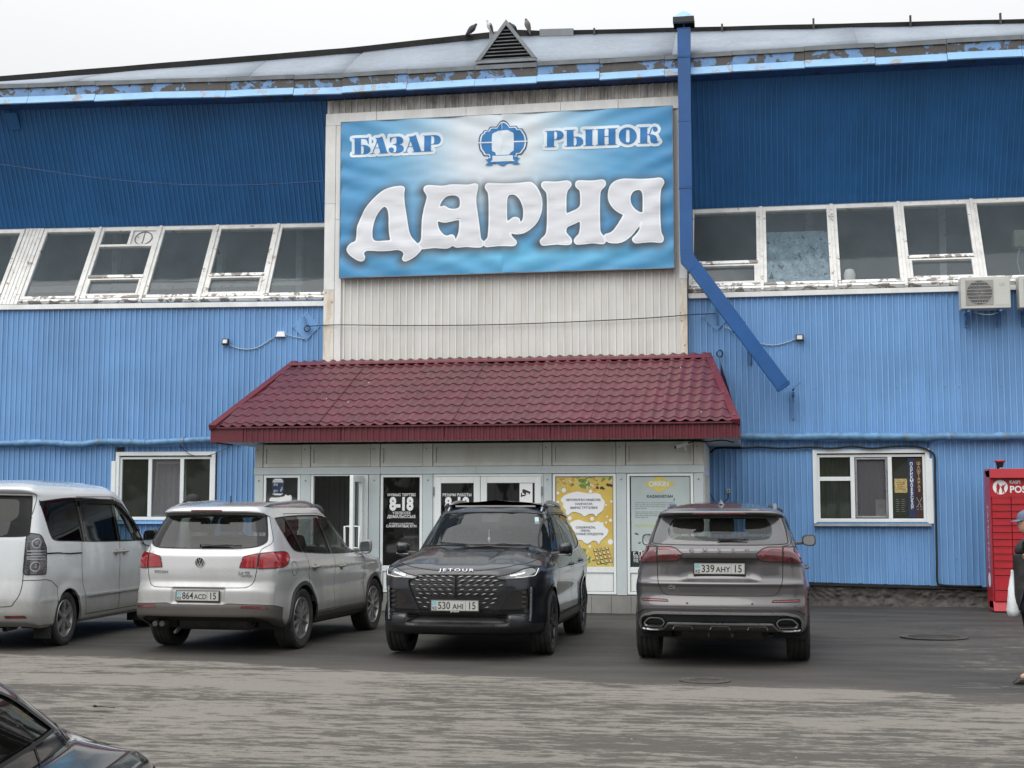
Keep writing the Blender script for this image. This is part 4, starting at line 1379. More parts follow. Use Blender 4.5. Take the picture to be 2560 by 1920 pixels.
# ------------------------------------------------------------------ canopy with metal tiles
can = thing('entrance_canopy', 'dark red metal tile canopy over the white entrance porch', 'canopy')
RZ, RN, EZ, EN = 4.315, .20, 2.975, 3.18
RA0, RA1, EA0, EA1 = -8.45, -.82, -8.80, -.29
SL = math.hypot(RZ - EZ, EN - RN)
udn, udz = (EN - RN) / SL, (EZ - RZ) / SL     # unit down-slope
def roofpt(a, s, h):
 """s down the slope from the ridge, h off the deck"""
 return (a, -(RN + udn * s - udz * h), RZ + udz * s + udn * h)
ROW, WAVE = .352, .183
def tile_h(a, s):
 w = .5 + .5 * math.cos(2 * math.pi * a / WAVE)
 h = .036 * w ** 1.5
 k = (s / ROW) % 1
 return h + .017 * (k ** .8)
a_edges = [RA0 + .03]
b = math.floor(RA0 / 1.1) * 1.1 + .72
while b < -.4:
 if b > RA0 + .35:
  a_edges.append(b)
 b += WAVE * 6
na_tot = 6
bounds = [-8.95] + a_edges[1:] + [-.1]
for bi in range(len(bounds) - 1):
 b0, b1 = bounds[bi], bounds[bi + 1]
 mb = MB()
 cols_a = np.linspace(b0, b1 + .02, max(2, int((b1 - b0) / (WAVE / 10))) + 1)
 ss = []
 r_ = 0
 s = -.05
 srows = [-.06]
 k = 0
 while k * ROW < SL:
  for f in (.004, .18, .45, .72, .92, .996):
   if 0 < (k + f) * ROW < SL + .03:
    srows.append((k + f) * ROW)
  k += 1
 srows.append(SL + .03)
 lift = .010 * (bi % 2)
 vs = []
 for s in srows:
  # the wavy lower lip of each row
  l0, l1 = np.interp(s, [0, SL], [RA0, EA0]), np.interp(s, [0, SL], [RA1, EA1])
  for a in cols_a:
   aa = min(max(a, l0), l1)
   k = (s / ROW) % 1
   lip = (.018 * (.5 - .5 * math.cos(2 * math.pi * aa / WAVE)) - .012) * (1 if (k < .05 or k > .8) else .2)
   vs.append(roofpt(aa, s - lip, tile_h(aa, min(s, SL - .001)) + lift + .004 * mnoise.noise((aa * 1.1, s, 3))))
 n = len(cols_a)
 fs = []
 for j in range(len(srows) - 1):
  for i in range(n - 1):
   q = (j * n + i, j * n + i + 1, (j + 1) * n + i + 1, (j + 1) * n + i)
   w = abs(vs[q[0]][0] - vs[q[1]][0]) + abs(vs[q[2]][0] - vs[q[3]][0])
   if w > 1e-4:
    fs.append(q)
 mb.add(vs, fs)
 o = mb.build('roof_tile_sheet', M['red_roof'], can, smooth=38, fixn=False)
# deck below, rake boards, ridge flashing
mb = MB()
mb.hexa([roofpt(RA0, 0, -.05), roofpt(RA1, 0, -.05), roofpt(EA1, SL, -.05), roofpt(EA0, SL, -.05), roofpt(RA0, 0, -.012), roofpt(RA1, 0, -.012), roofpt(EA1, SL, -.012), roofpt(EA0, SL, -.012)])
mb.build('deck', M['felt'], can)
for (r0, e0, sg) in ((RA0, EA0, 1), (RA1, EA1, -1)):
 mb = MB()
 w = .10 * sg
 mb.hexa([roofpt(r0 - .02 * sg, -.03, -.05), roofpt(r0 + w, -.03, -.0), roofpt(e0 + w, SL + .05, -.0), roofpt(e0 - .02 * sg, SL + .05, -.05),
   roofpt(r0 - .02 * sg, -.03, .055), roofpt(r0 + w, -.03, .05), roofpt(e0 + w, SL + .05, .05), roofpt(e0 - .02 * sg, SL + .05, .055)])
 mb.build('rake_flashing', M['red_fascia'], can, bevel=.004)
mb = MB()
mb.hexa([(RA0 - .02, -.46, RZ - .055), (RA1 + .02, -.46, RZ - .055), (RA1 + .02, -.30, RZ - .06), (RA0 - .02, -.30, RZ - .06),
  (RA0 - .02, -.42, RZ - .015), (RA1 + .02, -.42, RZ - .015), (RA1 + .02, -.18, RZ + .035), (RA0 - .02, -.18, RZ + .035)])
mb.build('ridge_flashing', M['red_fascia'], can)
mb = MB()
rng = random.Random(31)
for k in range(7):
 s, a, r_ = rng.uniform(.2, SL - .2), rng.uniform(-8.2, -.7), rng.uniform(.006, .012)
 mb.add([roofpt(a + r_ * math.cos(q), s + r_ * math.sin(q) * rng.uniform(.8, 2), tile_h(a, s) + .012) for q in np.linspace(0, 6.28, 7, endpoint=False)], [tuple(range(7))])
mb.build('droppings', M['white'], can, kind='stuff', fixn=False)
# ribbed fascia boards below the eave
def fascia(p0, p1, z0, z1, outw, name='fascia_sheet'):
 """ribbed strip from p0 to p1 (x,y), outward direction outw"""
 p0, p1 = np.array(p0), np.array(p1)
 L = np.linalg.norm(p1 - p0)
 d = (p1 - p0) / L
 out = np.array(outw)
 mb = MB()
 prof = []
 k = 0
 pitch = .096
 while k * pitch < L:
  for da, h in ((0, 0), (.010, .012), (.050, .012), (.060, 0)):
   if k * pitch + da < L:
    prof.append((k * pitch + da, h))
  k += 1
 prof.append((L, 0))
 vs = []
 for s, h in prof:
  q = p0 + d * s + out * h
  jz = .006 * mnoise.noise((s * 3, p0[0], 0))
  vs += [(q[0], q[1], z0 + jz + (.010 if h else 0)), (q[0], q[1], z1)]
 mb.add(vs, [(2 * i, 2 * i + 2, 2 * i + 3, 2 * i + 1) for i in range(len(prof) - 1)])
 o = mb.build(name, M['red_fascia'], can, fixn=False)
 so = o.modifiers.new('t', 'SOLIDIFY')
 so.thickness = .003
FZ0, FZ1 = 2.715, 2.955
fe = [EA0 + .0, -8.25, -6.6, -4.9, -3.2, -1.6, EA1]
for i in range(1, 6):
 fascia((fe[i], -EN + .02), (fe[i + 1] - .004, -EN + .02), FZ0, FZ1, (0, -1))
mb = MB()
mb.box(EA0, fe[1] - .004, -EN + .008, -EN + .03, FZ0 + .005, FZ1)
mb.build('fascia_board', M['red_fascia'], can)
mb = MB()
mb.box(EA0 - .02, EA1 + .02, -EN - .035, -EN + .06, FZ1 - .012, FZ1 + .012)
mb.build('eave_trim', M['red_fascia'], can)
for x, sgn in ((EA0, -1), (EA1, 1)):
 mb = MB()
 mb.box(x, x + .012 * sgn, -EN + .01, -2.2, FZ0, FZ1)
 mb.build('fascia_board', M['red_fascia'], can)
 mb = MB()
 mb.add([(x, -2.2, FZ1), (x, -EN, FZ1), (x - (.35 * sgn), -.15, RZ - .1), (x - .35 * sgn, -.15, FZ1)], [(0, 1, 2, 3)])
 mb.build('gable_infill', M['red_fascia'], can, fixn=False)
mb = MB()
mb.box(EA0 + .01, EA1 - .01, -EN + .03, -.03, FZ0 + .02, FZ0 + .04)
mb.build('soffit', M['panel_old'], can)
# ------------------------------------------------------------------ porch
porch = thing('entrance_porch', 'white glazed entrance porch under the red canopy', 'porch')
PN = 2.60
def pu(u):
 return MAIN.at(u, 1300, PN)[0]
def pz(v, u=1200):
 return MAIN.at(u, v, PN)[1]
PA0, PA1 = pu(635), pu(1760) - .0
ZT, ZB1, ZB0, ZP = 2.70, 2.325, 2.195, .285      # top, beam top, beam bottom, plinth top
def slab(name, a0, a1, z0, z1, n0, n1, mat, bev=.004, parent=None):
 mb = MB()
 mb.box(a0, a1, -n1, -n0, z0, z1)
 return mb.build(name, mat, parent or porch, bevel=bev)
# upper posts and panels
ups = [(635, 655), (752, 774), (925, 949), (1056, 1081), (1357, 1380), (1541, 1565), (1736, 1760)]
for i, (x0, x1) in enumerate(ups):
 slab('upper_post', pu(x0) + .004, pu(x1) - .004, ZB1 + .004, ZT, PN - .06, PN + .012, M['panel_old'])
 for zz in (ZT - .08,):
  mb = MB()
  mb.lathe([(.001, 0), (.013, 0), (.013, .006), (.001, .008)], ((pu(x0) + pu(x1)) / 2 - .02, -PN - .012, zz), axis='y', n=8)
  mb.v = [(p[0], -2 * PN - .024 - p[1], p[2]) for p in mb.v]
  mb.build('screw', M['steel'], porch)
for i in range(6):
 x0, x1 = pu(ups[i][1]), pu(ups[i + 1][0])
 e = thing_part('transom_panel', porch)
 f = .055
 for (c0, c1, d0, d1) in ((x0, x1, ZT - .07, ZT - .0), (x0, x1, ZB1 + .005, ZB1 + f + .01), (x0, x0 + f, ZB1 + f + .01, ZT - .07), (x1 - f, x1, ZB1 + f + .01, ZT - .07)):
  slab('frame', c0 + .003, c1 - .003, d0, d1, PN - .06, PN - .005, M['panel_old'], .006, e)
 slab('board', x0 + f, x1 - f, ZB1 + f, ZT - .06, PN - .06, PN - .028, M['panel_old'], 0, e)
# beam
bx = [PA0 - .01, pu(950), pu(1190), pu(1540), PA1 + .01]
for i in range(4):
 slab('beam_board', bx[i] + .0015, bx[i + 1] - .0015, ZB0 + .01, ZB1, PN - .06, PN + .018 + .001 * i, M['panel_grey'])
# lower pale posts
lows = [(635, 657), (750, 776), (921, 949), (1056, 1082), (1358, 1380), (1541, 1567), (1735, 1760)]
for x0, x1 in lows:
 slab('post_board', pu(x0) + .003, pu(x1) - .003, ZP, ZB0 + .006, PN - .06, PN + .008, M['panel_grey'])
 mb = MB()
 mb.lathe([(.001, 0), (.014, 0), (.014, .006), (.001, .008)], ((pu(x0) + pu(x1)) / 2, 0, ZB0 - .09), axis='y', n=8)
 mb.v = [(p[0], -PN - .009 - p[1], p[2]) for p in mb.v]
 mb.build('screw', M['steel'], porch)
def pvc_window(name, x0, x1, z0, z1, f, ft=None, mullions=(), parent=None, pane=None, depth=(.05, .0), n=PN):
 e = thing_part(name, parent or porch)
 ft = ft or f
 mb = MB()
 na, nb = n - depth[0], n + depth[1]
 mb.box(x0, x0 + f, -nb, -na, z0, z1)
 mb.box(x1 - f, x1, -nb, -na, z0, z1)
 mb.box(x0 + f, x1 - f, -nb, -na, z1 - ft, z1)
 mb.box(x0 + f, x1 - f, -nb, -na, z0, z0 + f)
 for mz in mullions:
  mb.box(x0 + f, x1 - f, -nb, -na, mz - .025, mz + .025)
 mb.build('frame', M['pvc'], e, bevel=.005)
 mb = MB()
 g = .006
 for (c0, c1, d0, d1) in ((x0 + f, x0 + f + g, z0 + f, z1 - ft), (x1 - f - g, x1 - f, z0 + f, z1 - ft), (x0 + f + g, x1 - f - g, z1 - ft - g, z1 - ft), (x0 + f + g, x1 - f - g, z0 + f, z0 + f + g)):
  mb.box(c0, c1, -n + .004, -n + .02, d0, d1)
 mb.build('seal', M['black_rubber'], e)
 return e
def quadpane(e, x0, x1, z0, z1, n, mat=None, name='pane'):
 mb = MB()
 mb.quad((x0, -n, z0), (x1, -n, z0), (x1, -n, z1), (x0, -n, z1))
 return mb.build(name, mat or M['pane'], e, fixn=False)
M['pane_dark'] = glassmat('tinted_door_glass', (.30, .31, .31), .02, film=.05, wav=.15, filmcol=(.2, .2, .19))
def glazed(x0u, x1u, split=True, mat=None, f=.045):
 x0, x1 = pu(x0u) + .004, pu(x1u) - .004
 e = pvc_window('window', x0, x1, ZP + .01, ZB0 + .004, f)
 zm = .68
 mb = MB()
 mb.box(x0 + f, x1 - f, -PN, -PN + .05, zm - .045, zm + .045)
 mb.build('rail', M['pvc'], e, bevel=.004)
 quadpane(e, x0 + f, x1 - f, zm + .045, ZB0 - .04, PN - .02, mat)
 slab('lower_panel', x0 + f, x1 - f, ZP + .05, zm - .045, PN - .035, PN - .018, M['pvc'], 0, e)
 return e, x0 + f, x1 - f
wA = glazed(657, 750)
wB = glazed(950, 1056, mat=M['pane_dark'])
wD = glazed(1381, 1541)
wE = glazed(1567, 1735)
# double door
dx = [pu(1083), pu(1201), pu(1357)]
e = thing_part('door', porch)
mb = MB()
mb.box(dx[0], dx[0] + .02, -PN, -PN + .06, ZP, ZB0 + .004)
mb.box(dx[2] - .02, dx[2], -PN, -PN + .06, ZP, ZB0 + .004)
mb.box(dx[0] + .02, dx[2] - .02, -PN, -PN + .06, ZB0 - .03, ZB0 + .004)
mb.build('frame', M['pvc'], e, bevel=.004)
for i, (x0, x1) in enumerate(((dx[0] + .024, dx[1] - .004), (dx[1] + .004, dx[2] - .024))):
 L_ = thing_part('door_leaf', porch)
 z0, z1, w = ZP + .02, ZB0 - .036, .105
 mb = MB()
 for (c0, c1, d0, d1) in ((x0, x0 + w, z0, z1), (x1 - w, x1, z0, z1), (x0 + w, x1 - w, z1 - w, z1), (x0 + w, x1 - w, z0, z0 + w + .05)):
  mb.box(c0, c1, -PN - .018, -PN + .045, d0, d1)
 mb.build('frame', M['pvc'], L_, bevel=.006)
 quadpane(L_, x0 + w, x1 - w, z0 + w + .05, z1 - w, PN - .0, M['pane_dark'])
 for zz in (z0 + .35, z0 + 1.55):
  xh = x0 - .012 if i == 0 else x1 + .012
  mb = MB()
  mb.tube([(xh, -PN - .03, zz), (xh, -PN - .03, zz + .14)], .012, 8)
  mb.build('hinge', M['steel'], L_)
 # pull handle
 xh = x1 - .05 if i == 0 else x0 + .05
 mb = MB()
 mb.tube(smooth_path([(xh, -PN - .02, 1.05), (xh, -PN - .09, 1.07), (xh, -PN - .09, 1.45), (xh, -PN - .02, 1.47)], 5), .014, 8)
 mb.build('handle', M['pvc'], L_, smooth=True)
# open doorway with its leaf standing edge on
ox0, ox1 = pu(776), pu(912)
e = thing_part('door', porch)
mb = MB()
mb.box(ox0, ox0 + .045, -PN, -PN + .07, ZP, ZB0 + .004)
mb.box(ox1 - .03, ox1 + .05, -PN, -PN + .07, ZP, ZB0 + .004)
mb.box(ox0 + .045, ox1 - .03, -PN, -PN + .07, ZB0 - .015, ZB0 + .004)
mb.build('frame', M['pvc'], e, bevel=.004)
leaf = thing_part('door_leaf', porch)
xl = pu(905)
mb = MB()
y0, y1 = -PN - .62, -PN - .01
w = .10
for (c0, c1, d0, d1) in ((y0, y0 + w, ZP + .02, ZB0 - .02), (y1 - w, y1, ZP + .02, ZB0 - .02), (y0 + w, y1 - w, ZB0 - .02 - w, ZB0 - .02), (y0 + w, y1 - w, ZP + .02, ZP + .17)):
 mb.box(xl - .03, xl + .03, c0, c1, d0, d1)
mb.build('frame', M['pvc'], leaf, bevel=.006)
mb = MB()
mb.quad((xl, y0 + w, ZP + .17), (xl, y1 - w, ZP + .17), (xl, y1 - w, ZB0 - .12), (xl, y0 + w, ZB0 - .12))
mb.build('pane', M['pane'], leaf, fixn=False)
for sg in (-1, 1):
 mb = MB()
 mb.tube([(xl + sg * .03, y0 + .05, 1.02), (xl + sg * .12, y0 + .05, 1.02), (xl + sg * .12, y0 + .05, 1.36), (xl + sg * .03, y0 + .05, 1.36)], .017, 8)
 mb.build('handle', M['pvc'], leaf, smooth=50)
# porch floor, plinth with tiles, side walls, back room
tx = np.arange(PA0, PA1 + .05, .312)
for i in range(len(tx)):
 x0, x1 = tx[i] + .003, min(tx[i] + .309, PA1 + .012)
 if x1 - x0 > .05:
  slab('plinth_tile', x0, x1, .0, ZP - .012, PN - .03, PN + .012 + random.uniform(-.0015, .0015), M['tile'], .002)
slab('plinth', PA0 + .01, PA1 - .01, -.05, ZP - .004, .05, PN - .01, M['tile'], 0)
# right side wall of the porch: glazed bays running back to the hall
nn = [PN - .0, 1.95, 1.30, .62, .03]
slab('corner_post', PA1 - .0, PA1 + .014, ZP, ZT, PN - .10, PN + .01, M['panel_old'])
for i in range(4):
 n1, n0 = nn[i] - .10 * (i == 0), nn[i + 1]
 e = thing_part('window', porch)
 mb = MB()
 f = .05
 for (c0, c1, d0, d1) in ((n0, n0 + f, ZP, ZT), (n1 - f, n1, ZP, ZT), (n0 + f, n1 - f, ZB0, ZB1), (n0 + f, n1 - f, ZT - .06, ZT), (n0 + f, n1 - f, ZP, ZP + .06), (n0 + f, n1 - f, .62, .72)):
  mb.box(PA1 - .045, PA1 + .008, -c1, -c0, d0, d1)
 mb.build('frame', M['pvc'], e, bevel=.004)
 mb = MB()
 mb.box(PA1 - .03, PA1 - .015, -n1 + f, -n0 - f, ZP + .06, .62)
 mb.box(PA1 - .03, PA1 - .015, -n1 + f, -n0 - f, ZB1, ZT - .06)
 mb.build('board', M['panel_old'], e)
 mb = MB()
 mb.quad((PA1 - .02, -n1 + f, .72), (PA1 - .02, -n0 - f, .72), (PA1 - .02, -n0 - f, ZB0), (PA1 - .02, -n1 + f, ZB0))
 mb.build('pane', M['pane'], e, fixn=False)
slab('side_wall', PA0, PA0 + .05, ZP, ZT, .0, PN - .06, M['panel_grey'], 0)
slab('ceiling', PA0, PA1, ZT - .02, ZT + .01, .0, PN - .06, M['interior'], 0)
# inside: ribbed pale inner wall with a dark doorway
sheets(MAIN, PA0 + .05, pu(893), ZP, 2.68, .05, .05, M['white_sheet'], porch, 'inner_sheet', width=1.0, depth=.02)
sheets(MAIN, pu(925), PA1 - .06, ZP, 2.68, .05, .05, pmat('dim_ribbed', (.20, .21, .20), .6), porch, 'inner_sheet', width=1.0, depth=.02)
slab('inner_door_head', pu(893), pu(925), 2.05, 2.68, -.05, .03, M['interior_dark'], 0)
for xx in (pu(1056) + .1, pu(1380) - .15, pu(1560), pu(930)):
 slab('partition', xx, xx + .05, ZP, 2.68, .06, PN - .55, M['interior_dark'], 0)
# ------------------------------------------------------------------ prints on the porch glass
def lettering(t, txt, a, z, n, size, mat, bold=.0, width=1.0, name='lettering', align='CENTER', spacing=1.0, Fr=None):
 v_, f_ = text_mesh(txt, size, bold, width, .0008, align, spacing)
 mb = MB()
 if Fr is None:
  mb.add([(a + p[0], -n - .001 - p[2], z + p[1]) for p in v_], f_)
 else:
  mb.add([Fr.w(a + p[0], n + .001 + p[2], z + p[1]) for p in v_], f_)
 return mb.build(name, mat, t)
t = thing('opening_hours', 'white lettering ЖҰМЫС ТӘРТІБІ 8-18 on the tall dark window left of the double door', 'lettering')
xc = (wB[1] + wB[2]) / 2
K = PN - .012
lettering(t, 'ЖҰМЫС ТӘРТІБІ', xc, pz(1237), K, .060, M['white'], .0012, .93)
lettering(t, '8-18', xc, pz(1261), K, .285, M['white'], .014, .76)
lettering(t, 'ҮЗІЛІССІЗ', xc, pz(1283), K, .056, M['white'], .001)
lettering(t, 'ДЕМАЛЫССЫЗ', xc, pz(1292), K, .066, M['white'], .001, .95)
lettering(t, 'АР АЙДЫҢ 3-ШІ ДҮЙСЕНБІ', xc, pz(1309.5), K, .030, M['white'], .0004)
lettering(t, 'САНИТАРЛЫҚ КҮН', xc, pz(1316), K, .056, M['white'], .001, .95)
t = thing('opening_hours', 'white lettering РЕЖИМ РАБОТЫ 8-18 on the left leaf of the double door', 'lettering')
xc = (pu(1100) + pu(1185)) / 2
K = PN + .003
lettering(t, 'РЕЖИМ РАБОТЫ', xc, pz(1237.5), K, .062, M['white'], .0012, .93)
lettering(t, '8-18', xc, pz(1261), K, .285, M['white'], .014, .76)
lettering(t, 'БЕЗ ПЕРЕРЫВА', xc, pz(1283), K, .056, M['white'], .001)
lettering(t, 'И ВЫХОДНЫХ', xc, pz(1292), K, .062, M['white'], .001)
# camera warning sticker
t = thing('camera_sticker', 'white sticker with a black surveillance camera symbol on the right door leaf', 'sticker')
x0, x1 = pu(1299), pu(1331.5)
slab('paper', x0, x1, pz(1262), pz(1208), PN + .002, PN + .0035, M['white'], 0, t)
sc = (x1 - x0) / 33.
def cs(px, py):
 return (x0 + (px - 1299) * sc, pz(1208) - (py - 1208) * sc)
for pl in ([(1306, 1225), (1309, 1223), (1327, 1230), (1325, 1236), (1313, 1237), (1306, 1231)], [(1303, 1232), (1305, 1232), (1306, 1238), (1313, 1237), (1315, 1240), (1305, 1242), (1304, 1243), (1302, 1243)]):
 v_, f_ = poly_mesh([[cs(*p) for p in pl]], .0005)
 mb = MB()
 mb.add([(p[0], -PN - .0042 - p[2], p[1]) for p in v_], f_)
 mb.build('symbol', M['black'], t)
v_, f_ = poly_mesh([[cs(*p) for p in ((1316, 1232), (1323, 1234), (1322, 1236), (1316, 1236))]], .0005)
mb = MB()
mb.add([(p[0], -PN - .006 - p[2], p[1]) for p in v_], f_)
mb.build('symbol', M['white'], t)
# poster and paper on the far left window
t = thing('notice_poster', 'dark blue notice poster on the small window left of the open doorway', 'poster')
navy = pmat('poster_navy', (.02, .03, .07), .4, var=.3)
x0, x1 = pu(678), pu(708)
z0, z1 = pz(1238), pz(1194)
slab('paper', x0, x1, z0, z1, PN - .012, PN - .010, navy, 0, t)
xm = (x0 + x1) / 2
for k, (dz, w_) in enumerate(((.965, .55), (.92, .75), (.86, .85), (.80, .9), (.10, .85), (.05, .6))):
 mb = MB()
 zz = z0 + (z1 - z0) * dz
 mb.box(xm - (x1 - x0) * w_ / 2, xm + (x1 - x0) * w_ / 2, -PN + .0085, -PN + .0095, zz - .006, zz + .006)
 mb.build('print_line', M['white'], t)
rng = random.Random(8)
for k in range(9):
 mb = MB()
 cx_, cz_ = xm + rng.uniform(-.38, .38) * (x1 - x0), z0 + (z1 - z0) * rng.uniform(.2, .68)
 mb.add([(cx_ + .014 * math.cos(q) * rng.uniform(.5, 1.4), -PN + .008, cz_ + .028 * math.sin(q) * rng.uniform(.5, 1.3)) for q in np.linspace(0, 2 * math.pi, 8, endpoint=False)], [tuple(range(8))])
 mb.build('print_shape', pmat('poster_pale', (.35, .42, .55), .4), t, fixn=False)
t = thing('price_sticker', 'white cloud shaped sticker at the lower part of the small left porch window', 'sticker')
pl = closed_path([(pu(678), pz(1262)), (pu(672), pz(1252)), (pu(676), pz(1243)), (pu(690), pz(1243)), (pu(708), pz(1240)), (pu(712), pz(1235)), (pu(718), pz(1238)), (pu(726), pz(1237)), (pu(728), pz(1250)), (pu(727), pz(1262))], 4)
v_, f_ = poly_mesh([pl], .0006)
mb = MB()
mb.add([(p[0], -PN + .012 - p[2], p[1]) for p in v_], f_)
mb.build('paper', M['white'], t)
# sweets poster
t = thing('sweets_poster', 'yellow poster for dried fruit and sweets with two white clouds of text', 'poster')
m, tt, b = new_mat('sweets_print')
v0 = coords(tt)
ye = mixc(tt, noise(tt, v0, 2.5, 3), (.60, .42, .085), (.70, .55, .16))
tt.links.new(ye, b.inputs['Base Color'])
b.inputs['Roughness'].default_value = .35
x0, x1 = wD[1] + .006, wD[2] - .006
z0, z1 = pz(1415), pz(1190)
slab('paper', x0, x1, z0, z1, PN - .018, PN - .016, m, 0, t)
zo = lambda px, py: (x0 + (px - 100) / (612 - 100) * (x1 - x0), z1 - (py - 350) / (1152 - 350) * (z1 - z0))
fm = {k: pmat('sweets_' + k, c, .5, var=.45, vscale=60) for k, c in {'green': (.16, .26, .05), 'pale': (.52, .50, .20), 'cream': (.66, .60, .32), 'dark': (.05, .035, .02), 'orange': (.60, .30, .06)}.items()}
def pdisc(cx, cy, rx, ry, mat, lay, rot=0, name='print_shape', n=14, dent=0.0):
 pts = []
 for q in range(n):
  an = 2 * math.pi * q / n
  k = 1 + dent * math.sin(3 * an + cx)
  px, py = rx * math.cos(an) * k, ry * math.sin(an) * k
  pts.append(zo(cx + px * math.cos(rot) - py * math.sin(rot), cy + px * math.sin(rot) + py * math.cos(rot)))
 mb = MB()
 mb.add([(min(max(p[0], x0), x1), -PN + .0155 - lay * .00025, min(max(p[1], z0), z1)) for p in pts], [tuple(range(n))[::-1]])
 return mb.build(name, mat, t, fixn=False)
rng = random.Random(5)
for k in range(70):
 px = rng.uniform(105, 605)
 lim = 350 + 105 + 25 * math.sin(px / 60)
 py = rng.uniform(352, lim)
 mm = rng.choice(['green', 'pale', 'cream', 'green', 'pale', 'orange']) if not (470 < px and py > 430) else 'dark'
 if px < 230:
  mm = rng.choice(['pale', 'cream', 'orange', 'pale'])
 pdisc(px, py, rng.uniform(9, 26), rng.uniform(7, 14), fm[mm], 1 + k * .1, rng.uniform(-1, 1), dent=.12)
for (cx_, cy_, w_) in ((345, 400, 46), (350, 445, 44), (395, 430, 26), (345, 1010, 44), (350, 1060, 46), (330, 1100, 40), (395, 1080, 30)):
 pdisc(cx_, cy_, w_, 19, fm['green'], 9, .25)
 pdisc(cx_ + w_ * .75, cy_ + w_ * .2, 9, 15, fm['cream'], 9.5, .25)
for i in range(4):
 for j in range(4):
  px, py = 450 + i * 36 + j * 10, 1010 + j * 36 - i * 6
  if px < 600 and py < 1145:
   pdisc(px, py, 24, 18, fm['dark'], 8 + .1 * (i + j), .6, n=4)
   pdisc(px, py - 3, 17, 12, fm['cream'], 9 + .1 * (i + j), .6, n=4)
for k in range(16):
 pdisc(rng.uniform(300, 600), rng.uniform(1085, 1145), rng.uniform(8, 20), 9, fm[rng.choice(['green', 'pale', 'dark'])], 5 + k * .1, rng.uniform(-1, 1))
for (cx_, cy_, r_) in ((173, 480, 20), (118, 505, 14), (413, 490, 16), (225, 727, 18), (425, 732, 18), (590, 745, 14), (550, 765, 10), (115, 585, 12), (118, 640, 22), (588, 935, 24), (405, 975, 12), (560, 712, 8), (285, 968, 9), (520, 770, 8), (600, 580, 10), (550, 610, 9)):
 pdisc(cx_, cy_, r_, r_, M['white'], 13)
cl1 = [(145, 570), (160, 540), (200, 515), (250, 500), (300, 492), (350, 500), (410, 510), (460, 505), (500, 520), (515, 550), (540, 580), (535, 620), (520, 660), (480, 690), (460, 712), (440, 690), (400, 690), (355, 712), (330, 690), (270, 672), (235, 680), (210, 700), (190, 690), (190, 660), (165, 630), (165, 600)]
cl2 = [(185, 850), (195, 800), (240, 760), (300, 740), (350, 755), (420, 765), (480, 755), (520, 775), (535, 800), (570, 830), (560, 870), (530, 900), (500, 930), (485, 955), (465, 930), (430, 925), (390, 950), (360, 945), (330, 920), (270, 915), (215, 895)]
greyp = pmat('cloud_edge', (.22, .20, .12), .5)
for lay, dy, mt in ((14, 4, greyp), (15, 0, M['white'])):
 for c in (cl1, cl2):
  v_, f_ = poly_mesh([closed_path([zo(px, py + dy) for px, py in c], 4)], .0)
  mb = MB()
  mb.add([(p[0], -PN + .0155 - lay * .0003, p[1]) for p in v_], f_)
  mb.build('print_cloud', mt, t, fixn=False)
inkm = pmat('poster_ink', (.05, .08, .12), .5)
for s_, px, py, sz in (('КЕПТІРІЛГЕН ЖЕМІСТЕР,', 350, 567, .047), ('ЖАҢҒАҚТАР,', 352, 602, .047), ('ШЫҒЫС ТӘТТІЛЕРІ!', 352, 636, .047), ('СУХОФРУКТЫ,', 367, 810, .047), ('ОРЕХИ,', 365, 838, .045), ('ВОСТОЧНЫЕ СЛАДОСТИ!', 368, 867, .047)):
 q = zo(px, py)
 lettering(t, s_, q[0], q[1], PN - .0155 + 16 * .0003, sz, inkm, .0014, .93)
# pest control poster
t = thing('pest_control_poster', 'pale grey poster with a yellow ORKIN diamond on the right porch window', 'poster')
x0, x1 = wE[1] + .02, wE[2] - .012
z0, z1 = pz(1416), pz(1189.5)
m, tt, b = new_mat('grey_green_print')
tt.links.new(mixc(tt, noise(tt, coords(tt), 2, 4), (.40, .47, .46), (.46, .53, .52)), b.inputs['Base Color'])
b.inputs['Roughness'].default_value = .3
slab('paper', x0, x1, z0, z1, PN - .018, PN - .016, m, 0, t)
zo = lambda px, py: (x0 + (px - 765) / (1290 - 765) * (x1 - x0), z1 - (py - 350) / (1152 - 350) * (z1 - z0))
ym = pmat('diamond_yellow', (.60, .50, .10), .4)
def flat(pts, lay, mat, name='print_shape'):
 v_, f_ = poly_mesh([pts], .0)
 mb = MB()
 mb.add([(p[0], -PN + .0155 - lay * .0006, p[1]) for p in v_], f_)
 mb.build(name, mat, t, fixn=False)
flat([zo(878, 430), zo(1020, 360), zo(1165, 430), zo(1020, 502)], 1, ym)
q = zo(1015, 430)
lettering(t, 'ORKIN', q[0], q[1], PN - .0155 + .0014, .108, pmat('orkin_pale', (.62, .68, .66), .4), .006, .95)
q = zo(1022, 537)
lettering(t, 'KAZAKHSTAN', q[0], q[1], PN - .0145, .060, inkm, .002, 1.05)
rng = random.Random(2)
lines = [(592, 1155), (609, 1150), (626, 1070), (642, 900), (672, 1130), (688, 1100), (703, 1015), (718, 915)]
gry = pmat('small_print', (.16, .20, .20), .5)
for py, xe in lines:
 px = 800
 mb = MB()
 while px < xe:
  w_ = rng.uniform(14, 46)
  p, q = zo(px, py - 2.6), zo(min(px + w_, xe), py + 2.6)
  mb.box(p[0], q[0], -PN + .0145, -PN + .015, q[1], p[1])
  px += w_ + 6
 mb.build('print_line', gry, t)
for py, xe in ((783, 1030), (797, 1020)):
 mb = MB()
 p, q = zo(800, py - 4), zo(xe, py + 4)
 mb.box(p[0], q[0], -PN + .0145, -PN + .015, q[1], p[1])
 mb.build('print_line', pmat('faded_yellow', (.42, .48, .26), .5), t)
dk = pmat('poster_dark_green', (.018, .035, .032), .35)
flat([zo(765, 1012), zo(1290, 1012), zo(1290, 1152), zo(765, 1152)], 1, dk)
q = zo(780, 1030)
